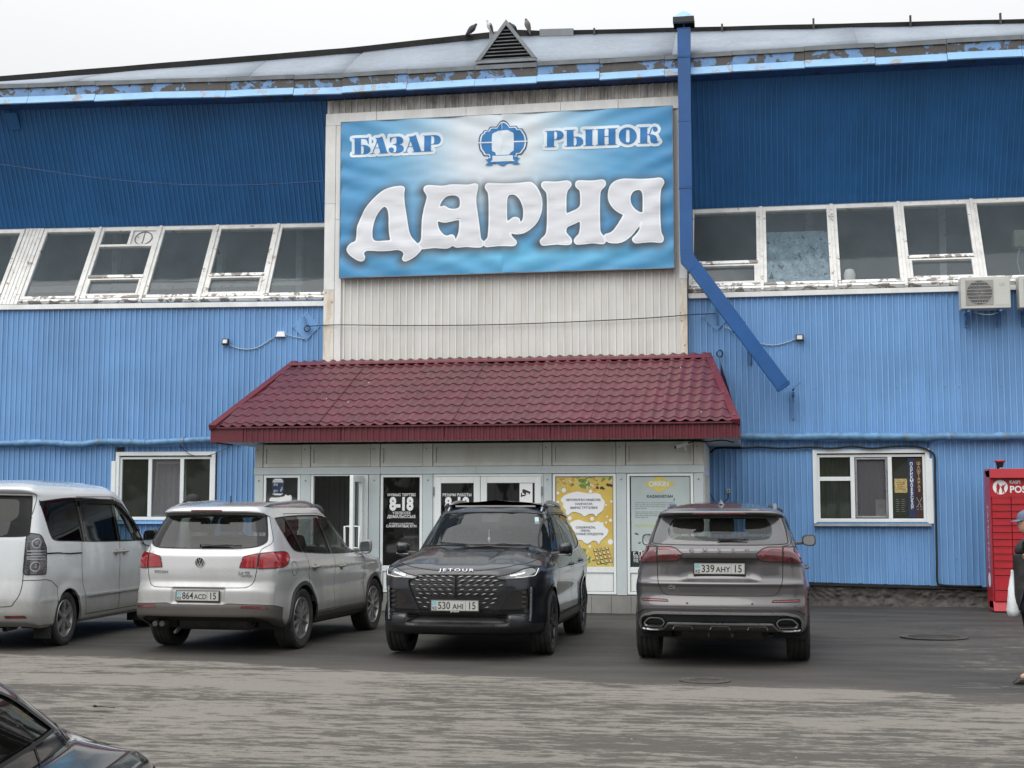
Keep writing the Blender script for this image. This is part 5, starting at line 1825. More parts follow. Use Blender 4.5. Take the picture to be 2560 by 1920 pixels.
lettering(t, 'г. Петропавловск', q[0], q[1], PN - .0142, .085, M['white'], .002, 1.0, align='LEFT')
for py in (1052, 1066, 1085, 1100):
 q = zo(782, py)
 lettering(t, '8 (777) 000 00 00' if False else 'тел. сот.', q[0], q[1], PN - .0142, .045, M['white'], .0006, 1.0, align='LEFT')
for (px, py, w_, h_, r_) in ((812, 862, 20, 8, .3), (880, 872, 9, 6, .2), (962, 860, 9, 6, .7), (838, 940, 14, 7, -.3), (1150, 565, 5, 14, .4)):
 pts = [zo(px + w_ * math.cos(q) * math.cos(r_) - h_ * math.sin(q) * math.sin(r_), py + w_ * math.cos(q) * math.sin(r_) + h_ * math.sin(q) * math.cos(r_)) for q in np.linspace(0, 2 * math.pi, 9, endpoint=False)]
 flat(pts, 1.5, pmat('insect_print', (.06, .09, .05), .5))
# ------------------------------------------------------------------ car bodies
def carpaint(name, col, metal=.0, rough=.28, dirt=.5, dirtcol=(.13, .115, .095), hi=.95, flake=0.0, coat=1.0):
 m, t, b = new_mat(name)
 v = coords(t)
 sp = _n(t, 'ShaderNodeSeparateXYZ')
 t.links.new(v, sp.inputs[0])
 z = mathn(t, 'ADD', sp.outputs[2], mathn(t, 'MULTIPLY', noise(t, coords(t, (1.2, 1.2, .5)), 2.2, 5, .6, .2, .8), -.28))
 mr = _n(t, 'ShaderNodeMapRange')
 mr.interpolation_type = 'SMOOTHSTEP'
 mr.inputs['From Min'].default_value = hi
 mr.inputs['From Max'].default_value = .12
 mr.inputs['To Min'].default_value = 0
 mr.inputs['To Max'].default_value = dirt
 t.links.new(z, mr.inputs[0])
 sp2 = mathn(t, 'MULTIPLY', noise(t, v, 30, 6, .7, .35, .8), .12 * dirt)
 f = mathn(t, 'ADD', mr.outputs[0], sp2)
 c = mixc(t, f, col, dirtcol)
 t.links.new(c, b.inputs['Base Color'])
 b.inputs['Metallic'].default_value = metal
 r2 = _n(t, 'ShaderNodeMapRange')
 t.links.new(f, r2.inputs[0])
 r2.inputs['To Min'].default_value = rough
 r2.inputs['To Max'].default_value = .75
 t.links.new(r2.outputs[0], b.inputs['Roughness'])
 cw = _n(t, 'ShaderNodeMapRange')
 t.links.new(f, cw.inputs[0])
 cw.inputs['From Max'].default_value = .6
 cw.inputs['To Min'].default_value = coat
 cw.inputs['To Max'].default_value = 0.15
 t.links.new(cw.outputs[0], b.inputs['Coat Weight'])
 b.inputs['Coat Roughness'].default_value = .05
 return m
def lampmat(name, col, rough=.12, metal=0.0, var=.3, scale=40):
 m, t, b = new_mat(name)
 v = coords(t, (1, 1, 3.0))
 c = mixc(t, noise(t, v, scale * .25, 3, .5, .35, .65), [x * (1 - var) for x in col], [min(1, x * (1 + var)) for x in col])
 t.links.new(c, b.inputs['Base Color'])
 b.inputs['Roughness'].default_value = rough
 b.inputs['Metallic'].default_value = metal
 b.inputs['Coat Weight'].default_value = 1
 b.inputs['Coat Roughness'].default_value = .03
 return m
M['glass_car'] = glassmat('car_glass', (.55, .60, .58), .01, film=.03, filmcol=(.35, .35, .33))
M['glass_tint'] = glassmat('tinted_car_glass', (.36, .40, .39), .01, film=.03, filmcol=(.2, .2, .19))
M['glass_black'] = glassmat('dark_tinted_car_glass', (.035, .035, .037), .01, film=.02, filmcol=(.1, .1, .1))
M['trim'] = carpaint('dusty_black_trim', (.022, .022, .023), 0, .5, .45, coat=0)
M['gloss_black'] = pmat('gloss_black', (.008, .008, .009), .12, var=.1, coat=.6)
M['cabin'] = pmat('cabin_fabric', (.028, .028, .030), .8, var=.2)
M['cabin_pale'] = pmat('cabin_headlining', (.30, .29, .27), .8)
M['tyre'] = pmat('dusty_tyre', (.020, .0195, .019), .8, var=.3, vscale=12, dirt=.5, dirtcol=(.085, .075, .065), dscale=5, stretch=(1, 1, 1))
M['alloy'] = pmat('dusty_alloy', (.36, .36, .36), .33, metal=.75, var=.1, dirt=.45, dirtcol=(.10, .09, .08), dscale=7, stretch=(1, 1, 1))
M['alloy_dark'] = pmat('dark_alloy', (.035, .035, .037), .35, metal=.5, var=.15, dirt=.4, dirtcol=(.09, .08, .07), dscale=7, stretch=(1, 1, 1))
M['underbody'] = pmat('underbody', (.010, .0098, .0095), .8, var=.3, dirt=.4, dirtcol=(.05, .045, .04))
M['tail_red'] = lampmat('tail_lamp_red', (.25, .005, .009))
M['tail_dark'] = lampmat('smoked_tail_lamp', (.075, .006, .010), .1, var=.5)
M['reflector'] = lampmat('red_reflector', (.20, .01, .014), .2)
M['head_lens'] = lampmat('headlamp_lens', (.16, .165, .17), .08, metal=.6, var=.6)
M['plate_white'] = pmat('plate_white', (.44, .45, .43), .4, var=.03, dirt=.3, dirtcol=(.35, .32, .27), dscale=8, stretch=(1, 1, 1))
M['plate_blue'] = pmat('plate_flag_blue', (.16, .42, .46), .4)
def car_grid(sp):
 K = np.array([k[:7] for k in sp['knots']], float)
 ct = sp.get('ct', .02)
 T = [K[0]]
 for i in range(len(K) - 1):
  a, b = K[i], K[i + 1]
  L = max(math.hypot(b[0] - a[0], b[1] - a[1]) if sp['fine'] == 'rear' else .7 * math.hypot(b[4] - a[4], b[5] - a[5]), math.hypot(b[2] - a[2], b[3] - a[3]),
    .35 * math.hypot(b[4] - a[4], b[5] - a[5]), .35 * math.hypot(b[0] - a[0], b[1] - a[1]))
  n = max(1, int(math.ceil(L / (ct if b[1] < 1.62 else ct * 1.6))))
  for k in range(1, n + 1):
   T.append(a + (b - a) * k / n)
 T = np.array(T)
 for _ in range(sp.get('smooth', 2)):
  T[1:-1] = .25 * T[:-2] + .5 * T[1:-1] + .25 * T[2:]
 A = np.array(smooth_path(sp['outline'], 12))
 B = np.array(smooth_path(sp.get('outline_top', sp['outline']), 12))
 n = len(A)
 dens = np.interp(np.linspace(0, 1, n), sp['dens'][0], sp['dens'][1])
 ref = A * np.array([2.25, .92])
 seg = np.r_[0, np.cumsum(np.hypot(*np.diff(ref, axis=0).T) * .5 * (dens[1:] + dens[:-1]))]
 m = int(seg[-1]) + 1
 pos = np.interp(np.linspace(0, seg[-1], m), seg, np.arange(n))
 ia = lambda X: np.stack([np.interp(pos, np.arange(n), X[:, k]) for k in (0, 1)], 1)
 A, B = ia(A), ia(B)
 mix = T[:, 6][:, None]
 xi = A[None, :, 0] * (1 - mix) + B[None, :, 0] * mix
 eta = A[None, :, 1] * (1 - mix) + B[None, :, 1] * mix
 xr, zr, w, zs, xf, zf = [T[:, k][:, None] for k in range(6)]
 x = np.where(xi < 0, -xi * xr, xi * xf)
 y = w * eta
 ss = lambda e: np.clip(e, 0, 1) ** 2 * (3 - 2 * np.clip(e, 0, 1))
 rb, fb = sp.get('zr_blend', .80), sp.get('zf_blend', .72)
 Rw, Fw = ss((-xi - rb) / (1 - rb)), ss((xi - fb) / (1 - fb))
 z = zs + (zr - zs) * Rw + (zf - zs) * Fw
 # arch flares
 for ax in sp['axles']:
  d = np.hypot(x - ax, z - sp['rw'])
  Ra = sp['ra']
  y = y + sp.get('flare', .015) * np.exp(-((d - Ra) / .06) ** 2) * (eta > .8) * (z < 1.0)
 P = np.stack([x, y, z], -1)
 if 'disp' in sp:
  P = sp['disp'](P, xi, eta)
 P[:, 0, 1] = 0
 P[:, -1, 1] = 0
 gi = np.gradient(P, axis=0)
 gj = np.gradient(P, axis=1)
 N = np.cross(gj, gi)
 N /= np.maximum(np.linalg.norm(N, axis=-1, keepdims=True), 1e-9)
 if (N[len(N) // 3, m // 2, 1]) < 0:
  N = -N
 k = np.clip((.30 - T[:, 2]) / .15, 0, 1)[:, None, None]
 N = N * (1 - k) + np.array([0, 0, 1.0]) * k
 N /= np.maximum(np.linalg.norm(N, axis=-1, keepdims=True), 1e-9)
 d = np.linalg.norm(np.diff(P, axis=1), axis=-1)
 s = np.concatenate([np.zeros((len(P), 1)), np.cumsum(d, 1)], 1)
 sf = s[:, -1:] - s
 return P, N, s, sf, xi, eta
def seg_near(poly, q):
 """nearest point on closed polyline for q (n,2): returns vector to it"""
 p = np.asarray(poly)
 r = np.roll(p, -1, 0)
 best = np.full(len(q), 1e9)
 vec = np.zeros_like(q)
 for a, b in zip(p, r):
  d = b - a
  L = d @ d + 1e-12
  t = np.clip(((q - a) @ d) / L, 0, 1)
  c = a + t[:, None] * d - q
  dd = (c ** 2).sum(1)
  k = dd < best
  best[k] = dd[k]
  vec[k] = c[k]
 return vec
def inpoly(poly, q):
 p = np.asarray(poly)
 r = np.roll(p, -1, 0)
 ins = np.zeros(len(q), bool)
 for (x0, y0), (x1, y1) in zip(p, r):
  if y0 == y1:
   continue
  c = ((y0 > q[:, 1]) != (y1 > q[:, 1])) & (q[:, 0] < (x1 - x0) * (q[:, 1] - y0) / (y1 - y0) + x0)
  ins ^= c
 return ins
def V_TOP(sp):
 return sp['knots'][-1][3] - .07
def build_car(root, sp):
 P, N, s, sf, xi, eta = car_grid(sp)
 nt_, na = s.shape
 nz = N[..., 2]
 def chart(kind, Q):
  # Q columns: x y z s sf xi eta nz
  if kind == 'side':
   return Q[..., [0, 2]], (Q[..., 6] > .62) & (np.abs(Q[..., 5]) < .995)
  if kind == 'rear':
   return Q[..., [3, 2]], Q[..., 5] < -.3
  if kind == 'ry':
   return Q[..., [1, 2]], (Q[..., 5] < -.80)
  if kind == 'front':
   return Q[..., [4, 2]], Q[..., 5] > .3
  if kind == 'fy':
   return Q[..., [1, 2]], (Q[..., 5] > .60)
  if kind == 'top':
   return Q[..., [0, 1]], Q[..., 7] > .35
 Q = np.concatenate([P, s[..., None], sf[..., None], xi[..., None], eta[..., None], nz[..., None]], -1)
 locked = np.zeros((nt_, na), bool)
 for rg in sp['regions']:
  q, ok = chart(rg['chart'], Q)
  poly = np.asarray(rg['poly'])
  lo, hi_ = poly.min(0) - .06, poly.max(0) + .06
  c = ok & ~locked & (q[..., 0] > lo[0]) & (q[..., 0] < hi_[0]) & (q[..., 1] > lo[1]) & (q[..., 1] < hi_[1])
  if not c.any():
   continue
  Qi, Qj = np.gradient(Q, axis=0), np.gradient(Q, axis=1)
  qi, _ = chart(rg['chart'], Qi)
  qj, _ = chart(rg['chart'], Qj)
  ii, jj = np.nonzero(c)
  v = seg_near(poly, q[ii, jj])
  a, b, cc, d = qi[ii, jj, 0], qj[ii, jj, 0], qi[ii, jj, 1], qj[ii, jj, 1]
  det = a * d - b * cc
  det = np.where(np.abs(det) < 1e-9, 1e-9, det)
  di = (v[:, 0] * d - b * v[:, 1]) / det
  dj = (a * v[:, 1] - v[:, 0] * cc) / det
  edge = (jj == 0) | (jj == na - 1)
  dj = np.where(edge, 0, dj)
  k = (np.abs(di) < .55) & (np.abs(dj) < .55)
  ii, jj, di, dj = ii[k], jj[k], di[k], dj[k]
  Q[ii, jj] = Q[ii, jj] + di[:, None] * Qi[ii, jj] + dj[:, None] * Qj[ii, jj]
  locked[ii, jj] = True
 idx = np.arange(nt_ * na).reshape(nt_, na)
 a, b, c, d = idx[:-1, :-1].ravel(), idx[:-1, 1:].ravel(), idx[1:, 1:].ravel(), idx[1:, :-1].ravel()
 lk = locked.ravel()
 alt = (lk[b] & lk[d]) & ~(lk[a] & lk[c])
 t1 = np.where(alt[:, None], np.stack([a, b, d], 1), np.stack([a, b, c], 1))
 t2 = np.where(alt[:, None], np.stack([b, c, d], 1), np.stack([a, c, d], 1))
 T = np.concatenate([t1, t2])
 Qf = Q.reshape(-1, 8)
 ctr = Qf[T].mean(1)
 lab = np.zeros(len(T), int)
 names = ['body_shell']
 info = [dict(mat=sp['paint'], gap=.004, off=0.0)]
 for rg in sp['regions']:
  q, ok = chart(rg['chart'], ctr)
  ins = np.zeros(len(T), bool)
  w = np.nonzero(ok & (lab == 0))[0]
  ins[w] = inpoly(rg['poly'], q[w])
  key = rg['name'] + str(rg.get('id', ''))
  if rg.get('join') is not None and key in [n for n in names]:
   lab[ins] = names.index(key)
  else:
   names.append(key)
   info.append(rg)
   lab[ins] = len(names) - 1
 V = Qf[:, :3]
 Nf = N.reshape(-1, 3).copy()
 deg = np.linalg.norm(np.cross(V[T[:, 1]] - V[T[:, 0]], V[T[:, 2]] - V[T[:, 0]]), axis=1) < 1e-9
 lab[deg] = -1
 # orientation
 fn = np.cross(V[T[:, 1]] - V[T[:, 0]], V[T[:, 2]] - V[T[:, 0]])
 flip = (fn * Nf[T].mean(1)).sum(1) < 0
 T[flip] = T[flip][:, ::-1]
 E = np.concatenate([T[:, [0, 1]], T[:, [1, 2]], T[:, [2, 0]]])
 El = np.concatenate([lab] * 3)
 ok = El >= 0
 E, El = E[ok], El[ok]
 key = np.sort(E, 1)
 kk = key[:, 0].astype(np.int64) * (nt_ * na) + key[:, 1]
 o_ = np.argsort(kk, kind='stable')
 ks, Es, Ls = kk[o_], E[o_], El[o_]
 same = ks[1:] == ks[:-1]
 pairs = np.nonzero(same)[0]
 diff = pairs[Ls[pairs] != Ls[pairs + 1]]
 single = np.ones(len(ks), bool)
 single[pairs] = False
 single[pairs + 1] = False
 cen = np.zeros(nt_ * na, bool)
 cen[idx[:, 0]] = True
 cen[idx[:, -1]] = True
 skirts = {}
 for e in diff:
  skirts.setdefault(Ls[e], []).append(Es[e])
  skirts.setdefault(Ls[e + 1], []).append(Es[e + 1])
 for e in np.nonzero(single)[0]:
  if not (cen[Es[e][0]] and cen[Es[e][1]]):
   skirts.setdefault(Ls[e], []).append(Es[e])
 parts = {}
 for k, nm in enumerate(names):
  inf = info[k]
  if inf.get('mat') is None:
   continue
  tr = T[lab == k]
  if len(tr) == 0:
   continue
  used, inv = np.unique(tr, return_inverse=True)
  inv = inv.reshape(tr.shape)
  off = inf.get('off', 0.0)
  Vv = V[used] + Nf[used] * off
  vn = Nf[used]
  mp = {int(u_): i for i, u_ in enumerate(used)}
  sk = inf.get('skirt', .02)
  F_ = [tuple(r) for r in inv.tolist()]
  VV = Vv.tolist()
  NN = vn.tolist()
  for e in skirts.get(k, []):
   i0, i1 = mp[int(e[0])], mp[int(e[1])]
   b0 = len(VV)
   for i in (i0, i1):
    VV.append(list(Vv[i]))
    NN.append(list(vn[i]))
   for i in (i0, i1):
    VV.append(list(Vv[i] - vn[i] * sk))
    NN.append(list(vn[i]))
   F_.append((b0 + 1, b0, b0 + 2, b0 + 3))
  VV, NN = np.array(VV), np.array(NN)
  sides = (1, -1)
  def make(nm_, halves):
   vs, fs, ns = [], [], []
   for h in halves:
    o0 = sum(len(v_) for v_ in vs)
    vs.append(VV * [1, h, 1])
    ns.append(NN * [1, h, 1])
    fs += [tuple(i + o0 for i in (f if h == 1 else f[::-1])) for f in F_]
   me = bpy.data.meshes.new(nm_)
   vv = np.concatenate(vs)
   me.from_pydata(vv.tolist(), [], fs)
   me.materials.append(inf['mat'])
   me.update()
   me.shade_smooth()
   nn = np.concatenate(ns)
   me.normals_split_custom_set_from_vertices([tuple(n_) for n_ in nn.tolist()])
   o = bpy.data.objects.new(nm_, me)
   COL.objects.link(o)
   o.parent = inf['parent'] if inf.get('parent') else root
   if inf.get('label'):
    o['label'] = inf['label']
   return o
  base = inf.get('name', nm)
  if inf.get('split'):
   parts[nm] = [make(base, (1,)), make(base, (-1,))]
  else:
   parts[nm] = [make(base, (1, -1))]
 # thin dark shut lines and seals
 gv, gf = [], []
 for e in diff:
  la, lb = Ls[e], Ls[e + 1]
  g = max(info[la].get('gap', .004), info[lb].get('gap', .004))
  if info[la].get('mat') is None or info[lb].get('mat') is None:
   g = .006
  if min(info[la].get('gap', .004), info[lb].get('gap', .004)) < 0:
   continue
  i0, i1 = Es[e]
  p0, p1, n0, n1 = V[i0], V[i1], Nf[i0], Nf[i1]
  d_ = p1 - p0
  L = np.linalg.norm(d_)
  if L < 1e-5:
   continue
  t0 = np.cross(d_ / L, n0) * g / 2
  lift = max(info[la].get('off', 0), info[lb].get('off', 0), 0) + .0022
  b0 = len(gv)
  ex = d_ / L * g * .25
  gv += [p0 - t0 - ex + n0 * lift, p0 + t0 - ex + n0 * lift, p1 + t0 + ex + n1 * lift, p1 - t0 + ex + n1 * lift]
  gf.append((b0, b0 + 1, b0 + 2, b0 + 3))
 gv = np.array(gv)
 mb = MB()
 mb.add(gv, gf)
 mb.add(gv * [1, -1, 1], [f[::-1] for f in gf])
 mb.build('shut_lines', M['black_rubber'], root, fixn=False)
 # dark inner lining of the cabin
 zl = sp.get('lining_z', .95)
 gl = [i for i, inf in enumerate(info) if inf.get('glass')]
 tr = T[(~np.isin(lab, gl)) & (ctr[:, 2] > zl) & (lab >= 0) & (ctr[:, 2] < V_TOP(sp))]
 used, inv = np.unique(tr, return_inverse=True)
 inv = inv.reshape(tr.shape)
 vv = V[used] - Nf[used] * .035
 mb = MB()
 mb.add(vv, inv.tolist())
 mb.add(vv * [1, -1, 1], inv[:, ::-1].tolist())
 mb.build('cabin_lining', sp.get('lining', M['cabin']), root, smooth=True, fixn=False)
 # frames: parts hung on the shell
 return dict(P=P, N=N, xi=xi, eta=eta, s=s, sf=sf, parts=parts)
def surf_at(G, kind, a, z, off=0.0, sgn=1):
 """surface point nearest to chart coordinate"""
 P, N = G['P'], G['N']
 if kind == 'rear':
  d = (G['s'] - abs(a)) ** 2 + (P[..., 2] - z) ** 2 + (G['xi'] > -.3) * 9
 elif kind == 'front':
  d = (G['sf'] - abs(a)) ** 2 + (P[..., 2] - z) ** 2 + (G['xi'] < .3) * 9
 elif kind == 'side':
  d = (P[..., 0] - a) ** 2 + (P[..., 2] - z) ** 2 + (G['eta'] < .7) * 9
 elif kind == 'top':
  d = (P[..., 0] - a) ** 2 + (P[..., 1] - abs(z)) ** 2 + (N[..., 2] < .2) * 9
  sgn = 1 if z >= 0 else -1
 if kind in ('rear', 'front') and a < 0:
  sgn = -1
 i, j = np.unravel_index(np.argmin(d), d.shape)
 p = P[i, j] + N[i, j] * off
 return np.array([p[0], p[1] * sgn, p[2]]), N[i, j] * [1, sgn, 1]
def strip_on(G, root, name, mat, kind, pts, w, off=.004, smooth_n=4, thick=.004):
 """a raised strip following chart points on the surface"""
 path = smooth_path(pts, smooth_n) if smooth_n else [np.array(pts[i]) + (np.array(pts[i + 1]) - np.array(pts[i])) * k / 5 for i in range(len(pts) - 1) for k in range(5)] + [np.array(pts[-1])]
 mb = MB()
 L = []
 for q in path:
  L.append(surf_at(G, kind, q[0], q[1], off))
 ps = [np.array(l[0]) for l in L]
 # smooth the snapped positions
 for _ in range(2):
  ps = [ps[0]] + [(ps[i - 1] + ps[i] * 2 + ps[i + 1]) / 4 for i in range(1, len(ps) - 1)] + [ps[-1]]
 vs = []
 for i, p in enumerate(ps):
  d = ps[min(i + 1, len(ps) - 1)] - ps[max(i - 1, 0)]
  d = d / (np.linalg.norm(d) + 1e-9)
  n = L[i][1]
  t = np.cross(d, n)
  t /= np.linalg.norm(t) + 1e-9
  ww = w[i * (len(w) - 1) // max(1, len(ps) - 1)] if isinstance(w, (list, tuple)) else w
  vs += [p - t * ww / 2 - n * thick, p - t * ww / 2 * .8 + n * thick, p + t * ww / 2 * .8 + n * thick, p + t * ww / 2 - n * thick]
 fs = []
 for i in range(len(ps) - 1):
  for k in range(3):
   fs.append((4 * i + k, 4 * i + k + 1, 4 * i + 4 + k + 1, 4 * i + 4 + k))
 fs += [(0, 1, 2, 3), tuple(4 * (len(ps) - 1) + k for k in (3, 2, 1, 0))]
 mb.add(vs, fs)
 return mb.build(name, mat, root, smooth=50)
def plate_text_mesh(root, pos, yaw, reg, region, tilt=0.0, frame=True):
 """number plate .52 x .112; pos centre; local x right as seen from outside"""
 e = thing_part('number_plate', root)
 e.location = pos
 e.rotation_euler = (R(90) - tilt, 0, yaw)
 mb = MB()
 if frame:
  mb.box(-.268, .268, -.068, .064, -.006, .004)
  mb.build('plate_frame', M['black_plastic'], e, bevel=.003)
 mb = MB()
 mb.box(-.258, .258, -.054, .056, .002, .007)
 mb.build('plate_board', M['plate_white'], e, bevel=.001)
 mb = MB()
 for x0, x1, y0, y1 in ((-.254, .254, .050, .0525), (-.254, .254, -.0525, -.050), (-.2545, -.252, -.0525, .0525), (.252, .2545, -.0525, .0525), (.118, .1205, -.050, .050)):
  mb.box(x0, x1, y0, y1, .0070, .0076)
 mb.build('plate_border', M['black'], e)
 mb = MB()
 mb.box(-.248, -.200, .006, .046, .0070, .0076)
 mb.build('plate_flag', M['plate_blue'], e)
 for s_, x, y, sz, w_ in (('KZ', -.222, -.028, .042, .85), (reg[:3], -.118, -.002, .107, .86), (reg[3:], .036, -.010, .078, .93), (region, .186, -.002, .107, .86)):
  v_, f_ = text_mesh(s_, sz, .0012, w_, .0004)
  mb = MB()
  mb.add([(p[0] + x, p[1] + y, .0078 + p[2]) for p in v_], f_)
  mb.build('plate_characters', M['black'], e)
 return e
def badge_text(root, txt, pos, yaw, size, mat, width=1.0, spacing=1.0, tilt=0.0, bold=.001, depth=.003, name='badge'):
 e = None
 v_, f_ = text_mesh(txt, size, bold, width, depth, spacing=spacing)
 mb = MB()
 mb.add(v_, f_)
 o = mb.build(name, mat, root)
 o.location = pos
 o.rotation_euler = (R(90) - tilt, 0, yaw)
 return o
def make_wheel(parent, ax, side, yo, r, w, rimmat, style, ro=.0):
 """side +1 left, -1 right; yo outer face distance from centre line"""
 e = thing_part('wheel', parent)
 e.location = (ax, side * (yo - w / 2), r)
 e.rotation_euler = (0, ro, R(0))
 h = w / 2
 mb = MB()
 prof = [(r * .70, -h * .8), (r * .80, -h * .98), (r * .93, -h), (r * .975, -h * .90), (r * .995, -h * .7)]
 for g in (-.45, 0, .45):
  prof += [(r, h * (g - .06) - .008), (r - .008, h * g - .005), (r - .008, h * g + .005), (r, h * (g + .06) + .008)]
 prof += [(r * .995, h * .7), (r * .975, h * .90), (r * .93, h), (r * .80, h * .98), (r * .70, h * .8)]
 mb.lathe(prof, axis='y', n=48)
 # tread blocks: cross grooves as small lugs along both shoulders
 for k in range(60):
  t0 = 2 * math.pi * k / 60
  for sg in (-1, 1):
   c0, s0, c1, s1 = math.cos(t0), math.sin(t0), math.cos(t0 + .065), math.sin(t0 + .065)
   ya, yb = sg * h * .62, sg * h * .93
   ra_, rb_ = r + .003, r * .985 + .002
   mb.add([(ra_ * c0, ya, ra_ * s0), (ra_ * c1, ya, ra_ * s1), (rb_ * c1, yb, rb_ * s1), (rb_ * c0, yb, rb_ * s0),
     ((ra_ - .012) * c0, ya, (ra_ - .012) * s0), ((ra_ - .012) * c1, ya, (ra_ - .012) * s1), ((rb_ - .012) * c1, yb, (rb_ - .012) * s1), ((rb_ - .012) * c0, yb, (rb_ - .012) * s0)],
    [(0, 1, 2, 3), (0, 4, 5, 1), (3, 2, 6, 7), (0, 3, 7, 4), (1, 5, 6, 2)])
 mb.build('tyre', M['tyre'], e, smooth=40)
 mb = MB()
 o = side * h
 rr = r * .70
 mb.lathe([(rr + .006, o * .80), (rr, o * .88), (rr - .012, o * .86), (rr - .022, o * .6), (rr - .03, -o * .5)], axis='y', n=40)
 nsp = {'vw': 10, 'jet': 5, 'van': 6, 'chery': 5}[style]
 for k in range(nsp):
  t0 = 2 * math.pi * (k + .5) / nsp
  def pt(rad, da, yy):
   return (rad * math.cos(t0 + da), yy, rad * math.sin(t0 + da))
  if style == 'vw':
   cs_ = [(-.10, -.02), (.02, .10)] if k % 2 else [(-.10, .02)]
   for d0, d1 in ((-.055, -.12), (.055, .12)) if k % 2 == 0 else ():
    pass
   w0, w1 = .16, .075
   mb.hexa([pt(.05, -w0, o * .55), pt(.05, w0, o * .55), pt(.05, w0, o * .80), pt(.05, -w0, o * .80),
     pt(rr - .012, -w1, o * .45), pt(rr - .012, w1, o * .45), pt(rr - .012, w1 * .5, o * .84), pt(rr - .012, -w1 * .5, o * .84)])
  elif style in ('jet', 'chery'):
   for sgn in (-1, 1):
    a0_, a1_ = sgn * .10, sgn * .30
    mb.hexa([pt(.05, a0_ - .22, o * .6), pt(.05, a0_ + .22, o * .6), pt(.05, a0_ + .2, o * .82), pt(.05, a0_ - .2, o * .82),
      pt(rr - .01, a1_ - .055, o * .5), pt(rr - .01, a1_ + .055, o * .5), pt(rr - .01, a1_ + .04, o * .86), pt(rr - .01, a1_ - .04, o * .86)])
  else:
   w0, w1 = .34, .17
   mb.hexa([pt(.05, -w0, o * .55), pt(.05, w0, o * .55), pt(.05, w0, o * .80), pt(.05, -w0, o * .80),
     pt(rr - .012, -w1, o * .5), pt(rr - .012, w1, o * .5), pt(rr - .012, w1 * .85, o * .84), pt(rr - .012, -w1 * .85, o * .84)])
 mb.lathe([(.001, o * .86), (.03, o * .86), (.045, o * .80), (.06, o * .78), (.062, o * .5)], axis='y', n=20)
 mb.build('rim', rimmat, e, smooth=35)
 mb = MB()
 mb.lathe([(.001, o * .1), (rr - .05, o * .1), (rr - .05, -o * .1), (.001, -o * .1)], axis='y', n=30)
 mb.build('brake_disc', M['iron'], e, smooth=30)
 return e
def wheel_wells(root, sp):
 for ax in sp['axles']:
  for sg in (1, -1):
   mb = MB()
   r_ = sp['ra'] + .012
   y0, y1 = sp['hw'] - .40, sp['hw'] - .035
   mb.lathe([(r_, y0 * sg), (r_, y1 * sg)], (ax, 0, sp['rw']), axis='y', n=24, a0=R(-15), a1=R(195))
   mb.lathe([(.001, y0 * sg), (r_, y0 * sg)], (ax, 0, sp['rw']), axis='y', n=24, a0=R(-15), a1=R(195))
   mb.build('wheel_housing', M['underbody'], root, smooth=30, fixn=False)
 mb = MB()
 x0, x1 = sp['xr'] + .50, sp['xf'] - .50
 zb = sp.get('floor_z', .24)
 a0_, a1_ = sp['axles']
 r_ = sp['ra'] + .03
 mb.box(a0_ + r_, a1_ - r_, -sp['hw'] + .10, sp['hw'] - .10, zb, zb + .14)
 mb.box(x0, x1, -sp['hw'] + .44, sp['hw'] - .44, zb + .04, zb + .18)
 mb.box(x0 + .05, a0_ - r_ + .1, -sp['hw'] + .16, sp['hw'] - .16, zb + .12, zb + .2)
 mb.box(a1_ + r_ - .1, x1, -sp['hw'] + .14, sp['hw'] - .14, zb + .02, zb + .16)
 # axles, arms, silencer
 for ax in sp['axles']:
  mb.box(ax - .08, ax + .08, -sp['hw'] + .25, sp['hw'] - .25, sp['rw'] - .10, sp['rw'] + .02)
  mb.bar((ax - .3, .3, sp['rw'] - .05), (ax, sp['hw'] - .22, sp['rw'] - .08), .06)
  mb.bar((ax - .3, -.3, sp['rw'] - .05), (ax, -sp['hw'] + .22, sp['rw'] - .08), .06)
 mb.build('underbody', M['underbody'], root, bevel=.01)
 mb = MB()
 xs_ = sp['axles'][0] - .45
 mb.tube([(xs_, -.45, zb + .07), (xs_ + .02, -.42, zb + .07), (xs_ + .02, .42, zb + .07), (xs_, .45, zb + .07)], [.05, .085, .085, .05], 14)
 mb.build('silencer', M['iron'], root, smooth=40)
def seat(root, x, y, w=.50, rec=.18, z0=.62, hr=True, mat=None):
 e = thing_part('seat', root)
 e.location = (x, y, 0)
 mb = MB()
 sh = [(-.24, 0), (.24, 0), (.25, .12), (-.22, .14)]
 mb.prism([(a, z0 + b) for a, b in sh], -w / 2, w / 2)
 mb.build('cushion', mat or M['cabin'], e, bevel=.04)
 mb = MB()
 h = .60
 mb.hexa([(-.26, -w / 2, z0 + .10), (-.12, -w / 2, z0 + .12), (-.12, w / 2, z0 + .12), (-.26, w / 2, z0 + .10),
   (-.26 - rec, -w / 2 * .82, z0 + .10 + h), (-.16 - rec, -w / 2 * .82, z0 + .10 + h), (-.16 - rec, w / 2 * .82, z0 + .10 + h), (-.26 - rec, w / 2 * .82, z0 + .10 + h)])
 mb.build('backrest', mat or M['cabin'], e, bevel=.045)
 if hr:
  for k in ([0] if w < .8 else [-.40, .0, .40]):
   mb = MB()
   mb.box(-.27 - rec, -.17 - rec, k - .135, k + .135, z0 + .74, z0 + .92)
   mb.build('headrest', mat or M['cabin'], e, bevel=.045)
   mb = MB()
   for dy in (-.05, .05):
    mb.tube([(-.22 - rec, k + dy, z0 + .68), (-.22 - rec, k + dy, z0 + .76)], .007, 6)
   mb.build('headrest_post', M['chrome'], e)
